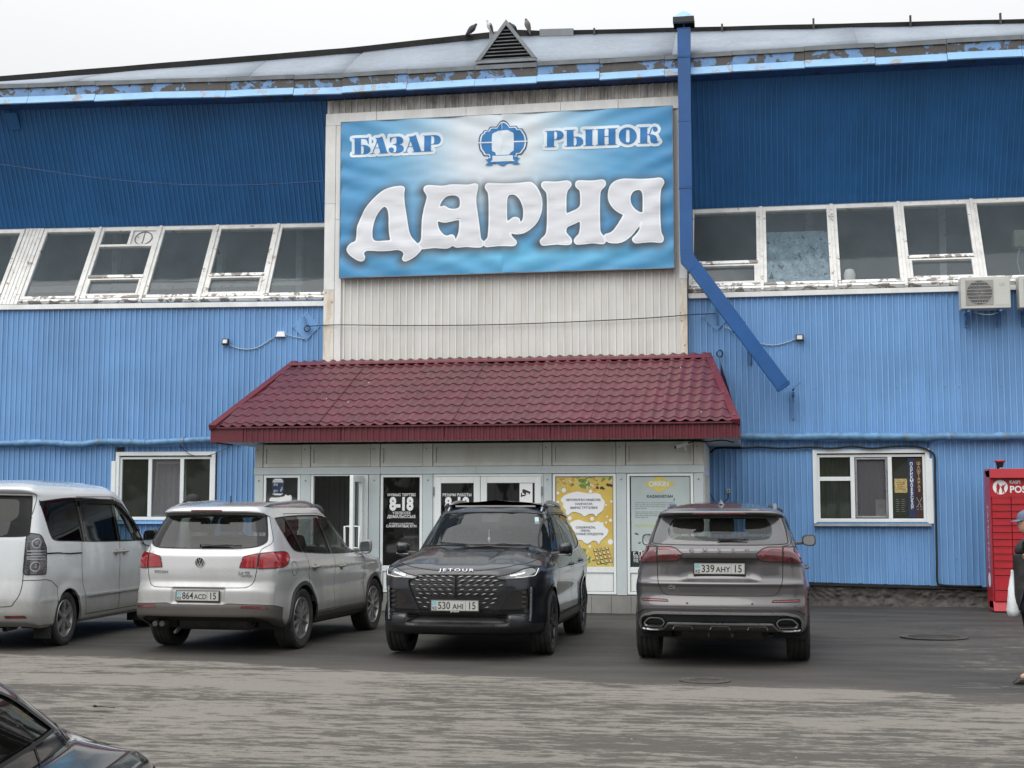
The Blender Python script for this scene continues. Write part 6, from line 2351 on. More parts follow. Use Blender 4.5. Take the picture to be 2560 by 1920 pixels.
def interior(root, sp, front=True, lhd=True):
 c = sp['cab']
 zt = V_TOP(sp) + .005
 mb = MB()
 mb.box(sp['cab']['x0'] + .35, .05, -.50, .50, zt - .02, zt)
 mb.build('headlining', M['cabin_pale'], root)
 mb = MB()
 mb.box(c['x0'], c['x1'], -sp['hw'] + .12, sp['hw'] - .12, .42, .50)
 mb.build('cabin_floor', M['cabin'], root)
 for y in (.37, -.37):
  seat(root, c['front'], y, z0=c.get('z', .60))
 seat(root, c['rear'], 0, 1.25, .16, z0=c.get('z', .60))
 mb = MB()
 mb.prism([(c['x1'] - .45, .62), (c['x1'] + .15, .62), (c['x1'] + .28, c['dash'] - .03), (c['x1'] - .05, c['dash']), (c['x1'] - .42, c['dash'] - .05)], -sp['hw'] + .16, sp['hw'] - .16)
 mb.build('dashboard', M['cabin'], root, bevel=.02)
 if front:
  cy_ = .37 if lhd else -.37
  pts = []
  for k in range(24):
   t0 = 2 * math.pi * k / 24
   pts.append((c['x1'] - .52 - .07 * math.sin(t0), cy_ + .185 * math.cos(t0), c['dash'] - .03 + .17 * math.sin(t0)))
  mb = MB()
  mb.tube(pts, .015, 8, closed=True)
  mb.bar((c['x1'] - .52, cy_ - .17, c['dash'] - .03), (c['x1'] - .52, cy_ + .17, c['dash'] - .03), .04, .03)
  mb.build('steering_wheel', M['cabin'], root, smooth=50)
def mirror(root, x, y, z, side, paint, size=(.11, .24, .17), facing=1, glass_back=True):
 """side mirror; mirror face looks backwards (-x)"""
 e = thing_part('side_mirror', root)
 e.location = (x, y * side, z)
 sx, sy, sz = size
 mb = MB()
 # rounded housing from stacked sections along x
 secs = []
 for k, (f, g) in enumerate(((-.5, .93), (-.42, 1.0), (-.1, 1.0), (.2, .9), (.42, .68), (.5, .40))):
  ring = []
  for q in range(16):
   a_ = 2 * math.pi * q / 16
   ca, sa = math.cos(a_), math.sin(a_)
   px = math.copysign(abs(ca) ** .55, ca) * sy / 2 * g
   pz_ = math.copysign(abs(sa) ** .6, sa) * sz / 2 * g * (1.0 + .12 * (px * side > 0))
   ring.append((f * sx * 1.3, (px) * 1.0 + sy / 2 * side, pz_ + .02 * f))
  secs.append(ring)
 vs = [p for r_ in secs for p in r_]
 n = 16
 fs = [(k * n + q, k * n + (q + 1) % n, (k + 1) * n + (q + 1) % n, (k + 1) * n + q) for k in range(len(secs) - 1) for q in range(n)]
 fs.append(tuple((len(secs) - 1) * n + q for q in range(n)))
 fs.append(tuple(range(n))[::-1])
 mb.add(vs, fs)
 mb.build('housing', paint, e, smooth=40)
 mb = MB()
 ring = [(p[0] - .003, (p[1] - sy / 2 * side) * .9 + sy / 2 * side, p[2] * .88) for p in secs[0]]
 mb.add(ring, [tuple(range(n))[::-1]])
 mb.build('mirror_glass', M['mirror'], e, fixn=False)
 mb = MB()
 mb.bar((0, -.09 * side, -sz * .38), (0, .08 * side, -sz * .30), .06, .035)
 mb.build('arm', M['trim'], e, bevel=.008)
 return e
M['mirror'] = pmat('mirror_glass', (.55, .60, .62), .03, metal=1.0, var=.01)
def roof_rail(root, G, x0, x1, y, mat, w=.034, h=.040):
 path = []
 for k in range(15):
  f = k / 14
  q, n = surf_at(G, 'top', x0 + (x1 - x0) * f, y)
  path.append((x0 + (x1 - x0) * f, y, q[2]))
 A = np.array(path)
 zf = np.polyval(np.polyfit(A[:, 0], A[:, 2], 3), A[:, 0])
 path = [(a_[0], y, z_ - .012 + h * (1 - abs(k / 7 - 1) ** 5)) for k, (a_, z_) in enumerate(zip(A, zf))]
 mb = MB()
 mb.tube(path, [w * (.35 if i in (0, len(path) - 1) else 1) * .5 + .004 for i in range(len(path))], 8)
 return mb.build('roof_rail', mat, root, smooth=60)
def wiper(root, p0, p1, p2, name='wiper'):
 e = thing_part(name, root)
 mb = MB()
 mb.tube([p0, p1], [.014, .007], 6)
 mb.build('arm', M['black_plastic'], e, smooth=40)
 mb = MB()
 mb.bar(p2[0], p2[1], .012, .018)
 mb.build('blade', M['black_rubber'], e)
 mb = MB()
 mb.lathe([(.001, .03), (.02, .025), (.022, 0)], p0, 'x', 10)
 mb.build('pivot', M['black_plastic'], e)
def handle(root, G, x, z, side, mat, L=.19):
 p, n = surf_at(G, 'side', x, z)
 p = p * [1, side, 1]
 e = thing_part('door_handle', root)
 e.location = tuple(p)
 mb = MB()
 mb.tube(smooth_path([(-L / 2, -.004 * side, 0), (-L / 2 + .03, .028 * side, .002), (L / 2 - .03, .030 * side, .002), (L / 2, -.002 * side, 0)], 4), [.012, .014] + [.014] * 9 + [.012, .011], 8)
 mb.build('grip', mat, e, smooth=50)
 mb = MB()
 mb.lathe([(.001, .004 * side), (.038, .004 * side), (.045, .001 * side)], (0, 0, -.004), 'y', 16)
 mb.build('cup', M['trim'] if False else mat, e, smooth=40)
def circ(cx, cz, r, a0=0, a1=360, n=40):
 return [(cx + r * math.cos(R(a0 + (a1 - a0) * k / n)), cz + r * math.sin(R(a0 + (a1 - a0) * k / n))) for k in range(n + 1)]
def archpoly(ax, rz, r):
 return circ(ax, rz, r, -8, 188, 40) + [(ax - r * .99, -.2), (ax + r * .99, -.2)]
def rp(pts, n=4):
 return [tuple(p) for p in outline([tuple(p) for p in pts], n)]
OUT_BODY = [(-1, 0), (-.998, .25), (-.990, .50), (-.975, .70), (-.945, .85), (-.905, .93), (-.84, .968), (-.70, .985), (-.45, 1.0), (0, 1.0), (.45, .995), (.70, .975), (.82, .945), (.90, .87), (.95, .74), (.98, .52), (.995, .27), (1, 0)]
OUT_CAB = [(-1, 0), (-.998, .26), (-.990, .52), (-.972, .74), (-.935, .885), (-.87, .95), (-.76, .975), (-.60, .988), (-.35, 1.0), (0, 1.0), (.35, .990), (.55, .965), (.70, .93), (.81, .84), (.88, .70), (.95, .48), (.99, .25), (1, 0)]
DENS_REAR = ([0, .30, .36, .64, .72, 1], [95, 95, 48, 42, 20, 14])
DENS_FRONT = ([0, .28, .36, .64, .70, 1], [14, 20, 42, 48, 95, 95])
def clip(poly, lo, hi):
 """clip an outline in (x, z) between two slanted lines given as (x at z 1.1, x at z 1.5)"""
 out = poly
 for ln, sg in ((lo, 1), (hi, -1)):
  sd = lambda p: (p[0] - ln[0] - (ln[1] - ln[0]) * (p[1] - 1.1) / .4) * sg
  new = []
  for i in range(len(out)):
   a, b = out[i], out[(i + 1) % len(out)]
   da, db = sd(a), sd(b)
   if da >= 0:
    new.append(a)
   if da * db < 0:
    t_ = da / (da - db)
    new.append((a[0] + (b[0] - a[0]) * t_, a[1] + (b[1] - a[1]) * t_))
  out = new
 return out
def side_glass(glass, cuts, mats):
 """panes between slanted pillars, then the dark pillars themselves"""
 L = []
 for i, (lo, hi) in enumerate(cuts):
  L.append(dict(name='side_window', id=i, chart='side', poly=clip(glass, lo, hi), mat=mats[i], off=-.004, gap=.012, glass=1, split=1))
 L.append(dict(name='window_pillar', chart='side', poly=glass, mat=M['gloss_black'], off=-.002, gap=.006, split=1))
 return L
def arches(sp, mat, w=.043):
 L = [dict(name='hole', id=i, chart='side', poly=archpoly(ax, sp['rw'], sp['ra'])) for i, ax in enumerate(sp['axles'])]
 if mat:
  L += [dict(name='arch_trim', id=i, chart='side', poly=circ(ax, sp['rw'], sp['ra'] + w, -14, 194, 40) + [(ax, .1)], mat=mat, off=.006, gap=.004, split=1) for i, ax in enumerate(sp['axles'])]
 return L
def wheels(root, sp, w, mat, style):
 for ax in sp['axles']:
  for s_ in (1, -1):
   make_wheel(root, ax, s_, sp['hw'] - .012, sp['rw'], w, mat, style)
def place(root, p, local, rot):
 c, s_ = math.cos(rot), math.sin(rot)
 root.rotation_euler = (0, 0, rot)
 root.location = (p[0] - (c * local[0] - s_ * local[1]), p[1] - (s_ * local[0] + c * local[1]), .0)
# ---------------------------------------------------------------- silver white SUV seen from behind
def vw_disp(P, xi, eta):
 x, y, z = P[..., 0], P[..., 1], P[..., 2]
 r = xi < -.9
 k = np.clip((.335 - y) / .03, 0, 1) * np.clip((z - .545) / .02, 0, 1) * np.clip((.735 - z) / .02, 0, 1)
 P[..., 0] = x + .022 * k * r
 k2 = np.exp(-((z - .80) / .05) ** 2) * r * (eta < .97)
 P[..., 0] += .006 * k2
 # shoulder line along the doors
 sd = (eta > .9) & (np.abs(xi) < .9)
 P[..., 1] += sd * (.008 * np.exp(-((z - .93) / .025) ** 2) - .012 * np.exp(-((z - .66) / .10) ** 2))
 return P
VW = dict(
 fine='rear', ct=.017, axles=(-1.25, 1.354), rw=.345, ra=.385, hw=.905, xr=-2.21, xf=2.21, outline=OUT_BODY, outline_top=OUT_CAB, dens=DENS_REAR, disp=vw_disp, flare=.022,
 knots=[(-2.03, .34, .84, .27, 2.10, .25, 0), (-2.15, .385, .885, .33, 2.18, .33, 0), (-2.210, .415, .898, .37, 2.2, .38, 0), (-2.212, .53, .905, .47, 2.21, .50, 0), (-2.200, .55, .905, .50, 2.21, .52, 0), (-2.195, .70, .902, .62, 2.2, .62, 0),
  (-2.175, .74, .90, .68, 2.19, .70, 0), (-2.158, .80, .90, .76, 2.19, .78, 0), (-2.150, .94, .905, .86, 2.16, .86, 0), (-2.130, 1.09, .905, .96, 1.98, .95, 0), (-2.105, 1.145, .895, 1.01, 1.6, 1.02, .25),
  (-2.075, 1.17, .875, 1.05, 1.05, 1.12, .6), (-2.03, 1.24, .845, 1.12, .88, 1.2, 1), (-1.945, 1.40, .775, 1.32, .52, 1.40, 1), (-1.865, 1.548, .700, 1.50, .18, 1.55, 1), (-1.99, 1.575, .672, 1.535, .08, 1.58, 1), (-2.00, 1.605, .655, 1.56, .0, 1.60, 1),
  (-1.90, 1.650, .61, 1.63, -.1, 1.65, 1), (-1.3, 1.70, .46, 1.685, -.3, 1.695, 1), (-.8, 1.715, .2, 1.71, -.5, 1.71, 1), (-.7, 1.72, 0, 1.72, -.6, 1.72, 1)])
M['paint_vw'] = carpaint('pearl_silver_white_paint', (.47, .475, .475), .25, .24, dirt=.66, dirtcol=(.145, .132, .115), hi=.86)
def build_vw():
 root = thing('parked_car', 'pearl white SUV with red tail lamps and plate 864 ACD 15, seen from behind', 'car')
 sp = dict(VW, paint=M['paint_vw'])
 tr = M['trim']
 glass = rp([(-1.60, 1.49), (-1.52, 1.515), (-1.1, 1.535), (-.5, 1.545), (-.1, 1.53), (.18, 1.46), (.50, 1.30), (.80, 1.125), (.84, 1.075, 1), (.3, 1.065), (-.4, 1.075), (-1.0, 1.10), (-1.30, 1.12), (-1.42, 1.16), (-1.52, 1.30)])
 sp['regions'] = arches(sp, None) + side_glass(glass, (((-2, -2), (-1.16, -1.34)), ((-1.13, -1.31), (-.28, -.33)), ((-.17, -.24), (2, 2))), (M['glass_black'], M['glass_tint'], M['glass_tint'])) + arches(sp, tr)[2:] + [
  dict(name='rear_window', chart='ry', poly=rp([(-.2, 1.168, 1), (0, 1.168), (.45, 1.172), (.62, 1.19), (.70, 1.235), (.70, 1.30), (.665, 1.42), (.625, 1.535, 1), (.3, 1.548), (-.2, 1.55, 1)]), mat=M['glass_tint'], off=-.002, gap=.016, glass=1),
  dict(name='windscreen', chart='fy', poly=rp([(-.2, 1.15, 1), (.45, 1.14), (.70, 1.14, 1), (.60, 1.54, 1), (-.2, 1.57, 1)]), mat=M['glass_car'], glass=1),
  dict(name='tail_lamp', id=1, chart='rear', poly=rp([(.475, .958, 1), (.505, 1.065), (.535, 1.085), (.66, 1.112, 1), (.678, 1.113, 1), (.672, .952, 1)]), mat=M['tail_red'], off=.006, gap=.008, split=1),
  dict(name='tail_lamp', id=2, chart='rear', poly=rp([(.690, 1.114, 1), (.80, 1.124), (.98, 1.128), (1.10, 1.115), (1.16, 1.075), (1.165, 1.03), (1.12, .985), (1.02, .958), (.90, .950), (.684, .946, 1)]), mat=M['tail_red'], off=.008, gap=.008, split=1),
  dict(name='reflector', chart='rear', poly=rp([(.52, .512, 1), (.53, .535, 1), (.82, .520, 1), (.82, .500, 1)]), mat=M['reflector'], off=.002, split=1),
  dict(name='valance', chart='rear', poly=[(-.2, .412), (.66, .412), (.80, .36), (.80, .1), (-.2, .1)], mat=M['underbody'], off=-.012, gap=.004),
  dict(name='lower_bumper', chart='rear', poly=rp([(-.2, .542, 1), (.30, .542, 1), (.38, .560, 1), (.84, .540), (1.08, .50, 1), (1.05, .1, 1), (-.2, .1, 1)]), mat=tr, off=.004, gap=.005),
  dict(name='sill', chart='side', poly=[(-.86, .385), (.96, .385), (.96, .1), (-.86, .1)], mat=tr, off=.004, split=1),
  dict(name='tailgate', chart='rear', poly=rp([(-.2, .735, 1), (.45, .733), (.58, .745), (.64, .80), (.665, .90), (.681, 1.00), (.684, 1.12, 1), (.70, 1.168), (.80, 1.25), (.74, 1.42), (.69, 1.56, 1), (.62, 1.572, 1), (-.2, 1.574, 1)]), mat=sp['paint'], gap=.007),
  dict(name='rear_door', chart='side', poly=rp([(-.215, .40, 1), (-.80, .40, 1), (-.86, .52), (-1.02, .70), (-1.10, .86), (-1.10, 1.10, 1), (-1.30, 1.56, 1), (-.25, 1.57, 1), (-.215, 1.1, 1)]), mat=sp['paint'], gap=.007, split=1),
  dict(name='front_door', chart='side', poly=rp([(-.210, .40, 1), (-.210, 1.1, 1), (-.245, 1.57, 1), (.20, 1.50), (.60, 1.27), (.86, 1.08), (.90, .95), (.90, .40, 1)]), mat=sp['paint'], gap=.007, split=1),
 ]
 sp['cab'] = dict(x0=-1.5, x1=.95, front=-.05, rear=-.95, dash=1.0)
 G = build_car(root, sp)
 wheel_wells(root, sp)
 interior(root, sp)
 wheels(root, sp, .235, M['alloy'], 'vw')
 # rails, antenna, brake light, wiper
 for s_ in (1, -1):
  roof_rail(root, G, -1.68, .12, .56 * s_, M['satin'], .036, .06)
 mb = MB()
 mb.lathe([(.001, .10), (.006, .10), (.008, .02), (.03, .012), (.034, 0)], (-1.35, .0, 1.672), 'z', 10)
 mb.build('antenna', M['black_plastic'], root, smooth=40)
 mb = MB()
 mb.prism([(-.19, 1.582), (.19, 1.582), (.185, 1.606), (-.185, 1.606)], -1.99, -2.012, 'x')
 mb.build('brake_light', M['tail_dark'], root, bevel=.003)
 q, n = surf_at(G, 'rear', 0, 1.205, .03)
 wiper(root, (q[0], .02, 1.195), (q[0] + .0, -.30, 1.215), ((q[0] - .002, -.02, 1.205), (q[0] + .0, -.47, 1.20)))
 # plate, badges
 q, n = surf_at(G, 'rear', 0, .64, .012)
 plate_text_mesh(root, (q[0], 0, .640), R(-90), '864ACD', '15')
 q, n = surf_at(G, 'rear', 0, 1.02, .006)
 lg = thing_part('badge', root)
 lg.location = (q[0], 0, 1.015)
 lg.rotation_euler = (R(90), 0, R(-90))
 mb = MB()
 mb.lathe([(.052, -.004), (.058, .004), (.056, .010), (.049, .010), (.047, .004)], n=28)
 def vv(a, b):
  mb.bar((a[0], a[1], .006), (b[0], b[1], .006), .0095, .008, up=(0, 0, 1))
 for s_ in (1, -1):
  vv((.017 * s_, .044), (0, .004))
  vv((0, -.006 + .006), (.019 * s_, -.044))
  vv((.019 * s_, -.044), (.040 * s_, .026))
 mb.build('emblem', M['chrome'], lg, smooth=30)
 mb = MB()
 mb.lathe([(.001, 0), (.050, 0)], n=24)
 mb.build('emblem_back', M['gloss_black'], lg, fixn=False)
 for s_, y, z, sz, w_ in (('TIGUAN', .475, .905, .042, 1.15), ('2.0 TSI', -.515, .897, .046, 1.0), ('4MOTION', -.545, .866, .024, 1.1)):
  q, n = surf_at(G, 'rear', y + (.06 if y > 0 else -.06), z, .002)
  q, n = surf_at(G, 'rear', y * 1.03, z, .004)
  badge_text(root, s_, (q[0], q[1], z), math.atan2(n[1], n[0]) + R(90), sz, M['satin'], w_, bold=.0012)
 # twin tailpipe
 for dy in (0, .085):
  mb = MB()
  mb.tube([(-2.02, .46 + dy, .325), (-2.13, .46 + dy, .32)], .036, 16, cap=False)
  mb.tube([(-2.13, .46 + dy, .32), (-2.03, .46 + dy, .325)], .031, 16, cap=True)
  mb.build('tailpipe', M['iron'], root, smooth=40)
 mirror(root, .86, .865, 1.135, -1, sp['paint'], (.10, .16, .165))
 mirror(root, .86, .865, 1.135, 1, sp['paint'], (.10, .16, .165))
 for x, z in ((-.90, .93), (.02, .90)):
  for s_ in (1, -1):
   handle(root, G, x, z, s_, sp['paint'])
 # filler flap, parking sensors
 strip_on(G, root, 'fuel_flap_line', M['black_rubber'], 'side', circ(-1.52, .93, .085, 0, 360, 10), .0045, .0015, 3, .001).scale = (1, -1, 1)
 for y in (.28, .66, -.28, -.66):
  q, n = surf_at(G, 'rear', y, .475, .002)
  mb = MB()
  mb.lathe([(.001, -.004), (.012, -.002), (.013, .002)], (q[0], y, .475), 'x', 12)
  mb.build('parking_sensor', tr, root)
 p = ground(756, 1619)
 th = R(3.1)
 # rear right wheel contact sits at local (-1.25, -.893)
 place(root, p, (-1.25, -.893), R(90) - th)
 return root
vw = build_vw()
# ---------------------------------------------------------------- black SUV facing the camera
def jet_disp(P, xi, eta):
 x, y, z = P[..., 0], P[..., 1], P[..., 2]
 hood = (xi > .2) & (x > .95) & (x < 2.3) & (z > .93)
 ln = .40 - .10 * (x - 1.0)
 P[..., 2] += hood * (.020 / (1 + np.exp(-(y - ln) / .018)) * np.clip((.78 - y) / .25, 0, 1) * np.clip((2.28 - x) / .35, 0, 1) * np.clip((x - .98) / .2, 0, 1))
 fr = (xi > .9)
 P[..., 0] += fr * (-.020 * np.exp(-((z - .49) / .03) ** 2) * (y < .72))
 P[..., 0] += fr * (-.05 * np.clip((z - .37) / .03, 0, 1) * np.clip((.48 - z) / .03, 0, 1) * np.clip((.58 - y) / .05, 0, 1))
 sd = (eta > .9) & (np.abs(xi) < .9)
 P[..., 1] += sd * (.010 * np.exp(-((z - .94) / .03) ** 2) - .016 * np.exp(-((z - .64) / .11) ** 2))
 return P
JET = dict(
 fine='front', ct=.018, axles=(-1.30, 1.42), rw=.355, ra=.39, hw=.945, xr=-2.34, xf=2.33, outline=OUT_BODY, outline_top=OUT_CAB, dens=DENS_FRONT, disp=jet_disp, flare=.02, zr_blend=.8,
 knots=[(-2.25, .32, .85, .25, 2.17, .265, 0), (-2.33, .42, .91, .31, 2.28, .29, 0), (-2.35, .5, .925, .39, 2.325, .35, 0), (-2.34, .6, .93, .47, 2.325, .42, 0), (-2.33, .70, .93, .60, 2.315, .56, 0), (-2.30, .85, .935, .74, 2.325, .76, 0),
  (-2.28, .95, .94, .86, 2.30, .90, 0), (-2.25, 1.02, .938, .925, 2.255, .965, 0), (-2.22, 1.06, .935, .96, 2.15, 1.01, .05), (-2.20, 1.09, .925, .99, 1.85, 1.07, .1), (-2.18, 1.13, .91, 1.02, 1.5, 1.125, .3), (-2.10, 1.17, .89, 1.06, 1.13, 1.165, .6),
  (-2.02, 1.25, .86, 1.13, .98, 1.225, 1), (-1.90, 1.40, .795, 1.32, .62, 1.42, 1), (-1.80, 1.54, .715, 1.50, .28, 1.575, 1), (-1.95, 1.60, .67, 1.57, .14, 1.63, 1), (-1.7, 1.665, .60, 1.665, -.12, 1.69, 1), (-1.2, 1.70, .42, 1.70, -.35, 1.715, 1),
  (-.8, 1.72, .2, 1.71, -.5, 1.725, 1), (-.7, 1.73, 0, 1.73, -.6, 1.73, 1)])
M['paint_black'] = carpaint('black_blue_paint', (.006, .0075, .012), .0, .22, dirt=.10, dirtcol=(.04, .038, .035), hi=.6, coat=.5)
M['paint_bronze'] = carpaint('grey_brown_metallic_paint', (.088, .083, .086), .5, .28, dirt=.26, dirtcol=(.16, .145, .125), hi=.75)
def build_jet():
 root = thing('parked_car', 'glossy black SUV with scaled chrome grille, nose to the camera, plate 530 AHI 15', 'car')
 sp = dict(JET, paint=M['paint_black'])
 tr = M['trim']
 gb = M['gloss_black']
 glass = rp([(-1.75, 1.47), (-1.6, 1.51), (-1.1, 1.545), (-.5, 1.56), (0, 1.545), (.30, 1.46), (.62, 1.30), (.88, 1.13), (.90, 1.09, 1), (.3, 1.08), (-.4, 1.09), (-1.2, 1.12), (-1.62, 1.17), (-1.78, 1.32)])
 grille = rp([(-.2, .905, 1), (.30, .905), (.43, .90, 1), (.53, .855), (.545, .81), (.50, .69), (.41, .52, 1), (-.2, .515, 1)])
 sp['regions'] = arches(sp, None) + side_glass(glass, (((-2, -2), (-1.2, -1.3)), ((-1.17, -1.27), (-.25, -.31)), ((-.15, -.22), (2, 2))), (M['glass_tint'],) * 3) + [
  dict(name='windscreen', chart='fy', poly=rp([(-.2, 1.195, 1), (.30, 1.192), (.60, 1.178), (.715, 1.172, 1), (.735, 1.20), (.70, 1.33), (.625, 1.53), (.605, 1.565, 1), (.3, 1.580), (-.2, 1.584, 1)]), mat=M['glass_car'], off=-.002, gap=.022, glass=1),
  dict(name='rear_window', chart='ry', poly=rp([(-.2, 1.2, 1), (.6, 1.2, 1), (.58, 1.52, 1), (-.2, 1.53, 1)]), mat=M['glass_black'], glass=1),
  dict(name='headlamp', chart='front', poly=rp([(.435, .888, 1), (.47, .862), (.60, .862), (.76, .868), (.86, .895), (.93, .95), (.965, .99, 1), (.86, .985), (.74, .975), (.66, .945), (.56, .912)]), mat=M['head_lens'], off=-.004, gap=.010, split=1),
  dict(name='grille', chart='front', poly=grille, mat=M['black_plastic'], off=-.018, gap=.012),
  dict(name='lower_intake', chart='front', poly=rp([(-.2, .462, 1), (.34, .462), (.42, .455, 1), (.56, .40, 1), (.42, .380, 1), (-.2, .380, 1)]), mat=M['black_plastic'], off=-.006, gap=.008),
  dict(name='side_intake', chart='front', poly=rp([(.46, .525, 1), (.60, .73), (.70, .745, 1), (.80, .76, 1), (.81, .53, 1), (.6, .52)]), mat=gb, off=-.010, gap=.006, split=1),
  dict(name='lower_blade', chart='front', poly=rp([(.82, .455, 1), (.62, .475, 1), (.42, .470, 1), (.60, .395, 1), (.82, .385, 1)]), mat=M['paint_black'], off=.012, gap=.008, split=1),
  dict(name='chin', chart='front', poly=[(-.2, .372), (.42, .372), (.56, .385), (1.1, .378), (1.1, .1), (-.2, .1)], mat=M['black_plastic'], off=.010, gap=.006),
  ] + arches(sp, gb, .03)[2:] + [
  dict(name='sill', chart='side', poly=[(-.88, .40), (1.0, .40), (1.0, .1), (-.88, .1)], mat=tr, off=.004, split=1),
  dict(name='hood', chart='top', poly=rp([(2.262, -.2, 1), (2.258, .2), (2.20, .45), (2.10, .60), (1.90, .73), (1.5, .795), (1.16, .80, 1), (1.14, .5), (1.135, -.2, 1)]), mat=sp['paint'], gap=.008),
  dict(name='rear_door', chart='side', poly=rp([(-.205, .41, 1), (-.82, .41, 1), (-.90, .55), (-1.05, .75), (-1.12, .9), (-1.14, 1.10, 1), (-1.28, 1.57, 1), (-.28, 1.58, 1), (-.205, 1.1, 1)]), mat=sp['paint'], gap=.007, split=1),
  dict(name='front_door', chart='side', poly=rp([(-.200, .41, 1), (-.200, 1.1, 1), (-.265, 1.58, 1), (.20, 1.54), (.60, 1.34), (.93, 1.10), (.97, .95), (.97, .41, 1)]), mat=sp['paint'], gap=.007, split=1),
 ]
 sp['cab'] = dict(x0=-1.5, x1=1.05, front=0, rear=-.95, dash=1.06)
 G = build_car(root, sp)
 wheel_wells(root, sp)
 interior(root, sp)
 wheels(root, sp, .24, M['alloy_dark'], 'jet')
 # grille scales: staggered chrome chips, brighter to the top
 me = None
 rows = [.885, .845, .797, .750, .703, .655, .608, .562]
 for ri, z in enumerate(rows):
  ymax = float(np.interp(z, [.515, .69, .81, .855, .905], [.39, .49, .53, .52, .42])) - .02
  y = .050 + (ri % 2) * .030
  while y < ymax:
   for s_ in (1, -1):
    if z < .66 and y < .30:
     continue
    q, n = surf_at(G, 'front', y, z, .0)
    if me is None:
     mb = MB()
     mb.add([(-.040, -.008, 0), (-.016, .006, .003), (.026, .009, .004), (.036, .006, .002), (.016, -.006, 0), (-.030, -.013, 0), (.0, .0, .009)], [(0, 1, 6), (1, 2, 6), (2, 3, 6), (3, 4, 6), (4, 5, 6), (5, 0, 6)])
     o = mb.build('grille_scale', pmat('grille_chrome', (.17, .17, .17), .30, metal=.85), root, fixn=False)
     me = o.data
    else:
     o = bpy.data.objects.new('grille_scale', me)
     COL.objects.link(o)
     o.parent = root
    k = .72 + .28 * (z > .8)
    o.matrix_local = Matrix.Translation((q[0] + .004, q[1] * s_, z)) @ Matrix.Rotation(R(90), 4, 'Z') @ Matrix.Rotation(R(90), 4, 'X') @ Matrix.Diagonal((s_ * k * 1.15, k * 1.25, 1, 1))
   y += .088
 mb = MB()
 for y in (0,):
  mb.bar((2.335, y, .66), (2.315, y, .90), .012, .02)
 for z in (.865, .82, .773, .726, .68):
  pts = [surf_at(G, 'front', y_, z, -.006)[0] for y_ in np.linspace(-.46, .46, 15)]
  mb.tube(pts, .003, 4)
 mb.build('grille_mesh', gb, root)
 # lettering on the nose
 q, n = surf_at(G, 'front', 0, .945, .004)
 badge_text(root, 'JETOUR', (q[0] + .004, 0, .955), R(90), .046, M['satin'], 1.95, spacing=1.30, tilt=R(25), bold=.0)
 q, n = surf_at(G, 'front', 0, .58, .030)
 pe = plate_text_mesh(root, (q[0] + .01, 0, .580), R(90), '530AHI', '15')
 v_, f_ = text_mesh('JETOUR', .018, .0003, 1.5, .0004)
 mb = MB()
 mb.add([(p[0], p[1] - .0615, .0046 + p[2]) for p in v_], f_)
 mb.build('frame_text', M['white'], pe)
 # vertical daytime blades, vent slots
 for s_ in (1, -1):
  o = strip_on(G, root, 'daytime_blade', M['satin'], 'front', [(.825, .42), (.825, .54), (.83, .66), (.83, .77)], .022, .012, 3, .006)
  o.scale = (1, s_, 1)
  for z in (.715, .665, .615, .565):
   q, n = surf_at(G, 'front', .735, z, .004)
   mb = MB()
   mb.box(q[0] - .01, q[0] + .008, (q[1] - .025) * s_, (q[1] + .025) * s_, z - .013, z + .013)
   mb.build('vent_slot', M['black_plastic'], root, bevel=.004)
  o = strip_on(G, root, 'lamp_strip', M['white'], 'front', [(.93, .965), (.91, .925), (.875, .895), (.74, .885), (.64, .882)], .008, .006, 4, .002)
  o.scale = (1, s_, 1)
  o = strip_on(G, root, 'lamp_unit', M['chrome'], 'front', [(.58, .895), (.66, .908), (.74, .925)], .020, .003, 3, .002)
  o.scale = (1, s_, 1)
  o = strip_on(G, root, 'chrome_strip', gb, 'front', [(0.02, .505), (.3, .505), (.55, .507), (.80, .505)], .016, .012, 4, .008)
  o.scale = (1, s_, 1)
  roof_rail(root, G, .10, -1.6, .585 * s_, M['satin'], .04, .05)
  mirror(root, .80, .90, 1.15, s_, sp['paint'], (.12, .165, .14))
  o = strip_on(G, root, 'window_trim', M['chrome'], 'side', [(-1.65, 1.165), (-1.2, 1.115), (-.4, 1.083), (.3, 1.072), (.88, 1.078)], .016, .006, 5, .003)
  o.scale = (1, s_, 1)
  mb = MB()
  mb.bar((.83, .90 * s_, 1.085), (.83, 1.05 * s_, 1.095), .014, .012)
  mb.build('mirror_trim', M['chrome'], root)
  for x, z in ((-.92, .97), (.0, .955)):
   handle(root, G, x, z, s_, sp['paint'])
 for (ya, yb, yc) in ((-.10, .40, .58), (.62, .62, .80)):
  pass
 wiper(root, (1.13, -.12, 1.175), (1.10, .22, 1.195), ((1.10, -.05, 1.192), (1.075, .62, 1.200)))
 wiper(root, (1.10, .58, 1.17), (1.10, -.30, 1.190), ((1.11, -.62, 1.19), (1.11, -.14, 1.20)))
 # camera pod and sticker behind the windscreen, charm
 mb = MB()
 mb.hexa([(.40, -.10, 1.46), (.40, .10, 1.46), (.30, .10, 1.44), (.30, -.10, 1.44), (.245, -.13, 1.555), (.245, .13, 1.555), (.18, .13, 1.54), (.18, -.13, 1.54)])
 mb.build('sensor_pod', M['cabin'], root, bevel=.01)
 mb = MB()
 mb.box(.36, .365, -.16, .12, 1.36, 1.42)
 mb.build('rear_view_mirror', M['cabin'], root, bevel=.006)
 mb = MB()
 mb.tube([(.38, -.01, 1.37), (.38, -.01, 1.28)], .004, 5)
 mb.tube([(.38, -.01, 1.28), (.38, -.01, 1.25), (.38, -.01, 1.21)], [.01, .018, .004], 8)
 mb.build('charm', M['white'], root)
 mb = MB()
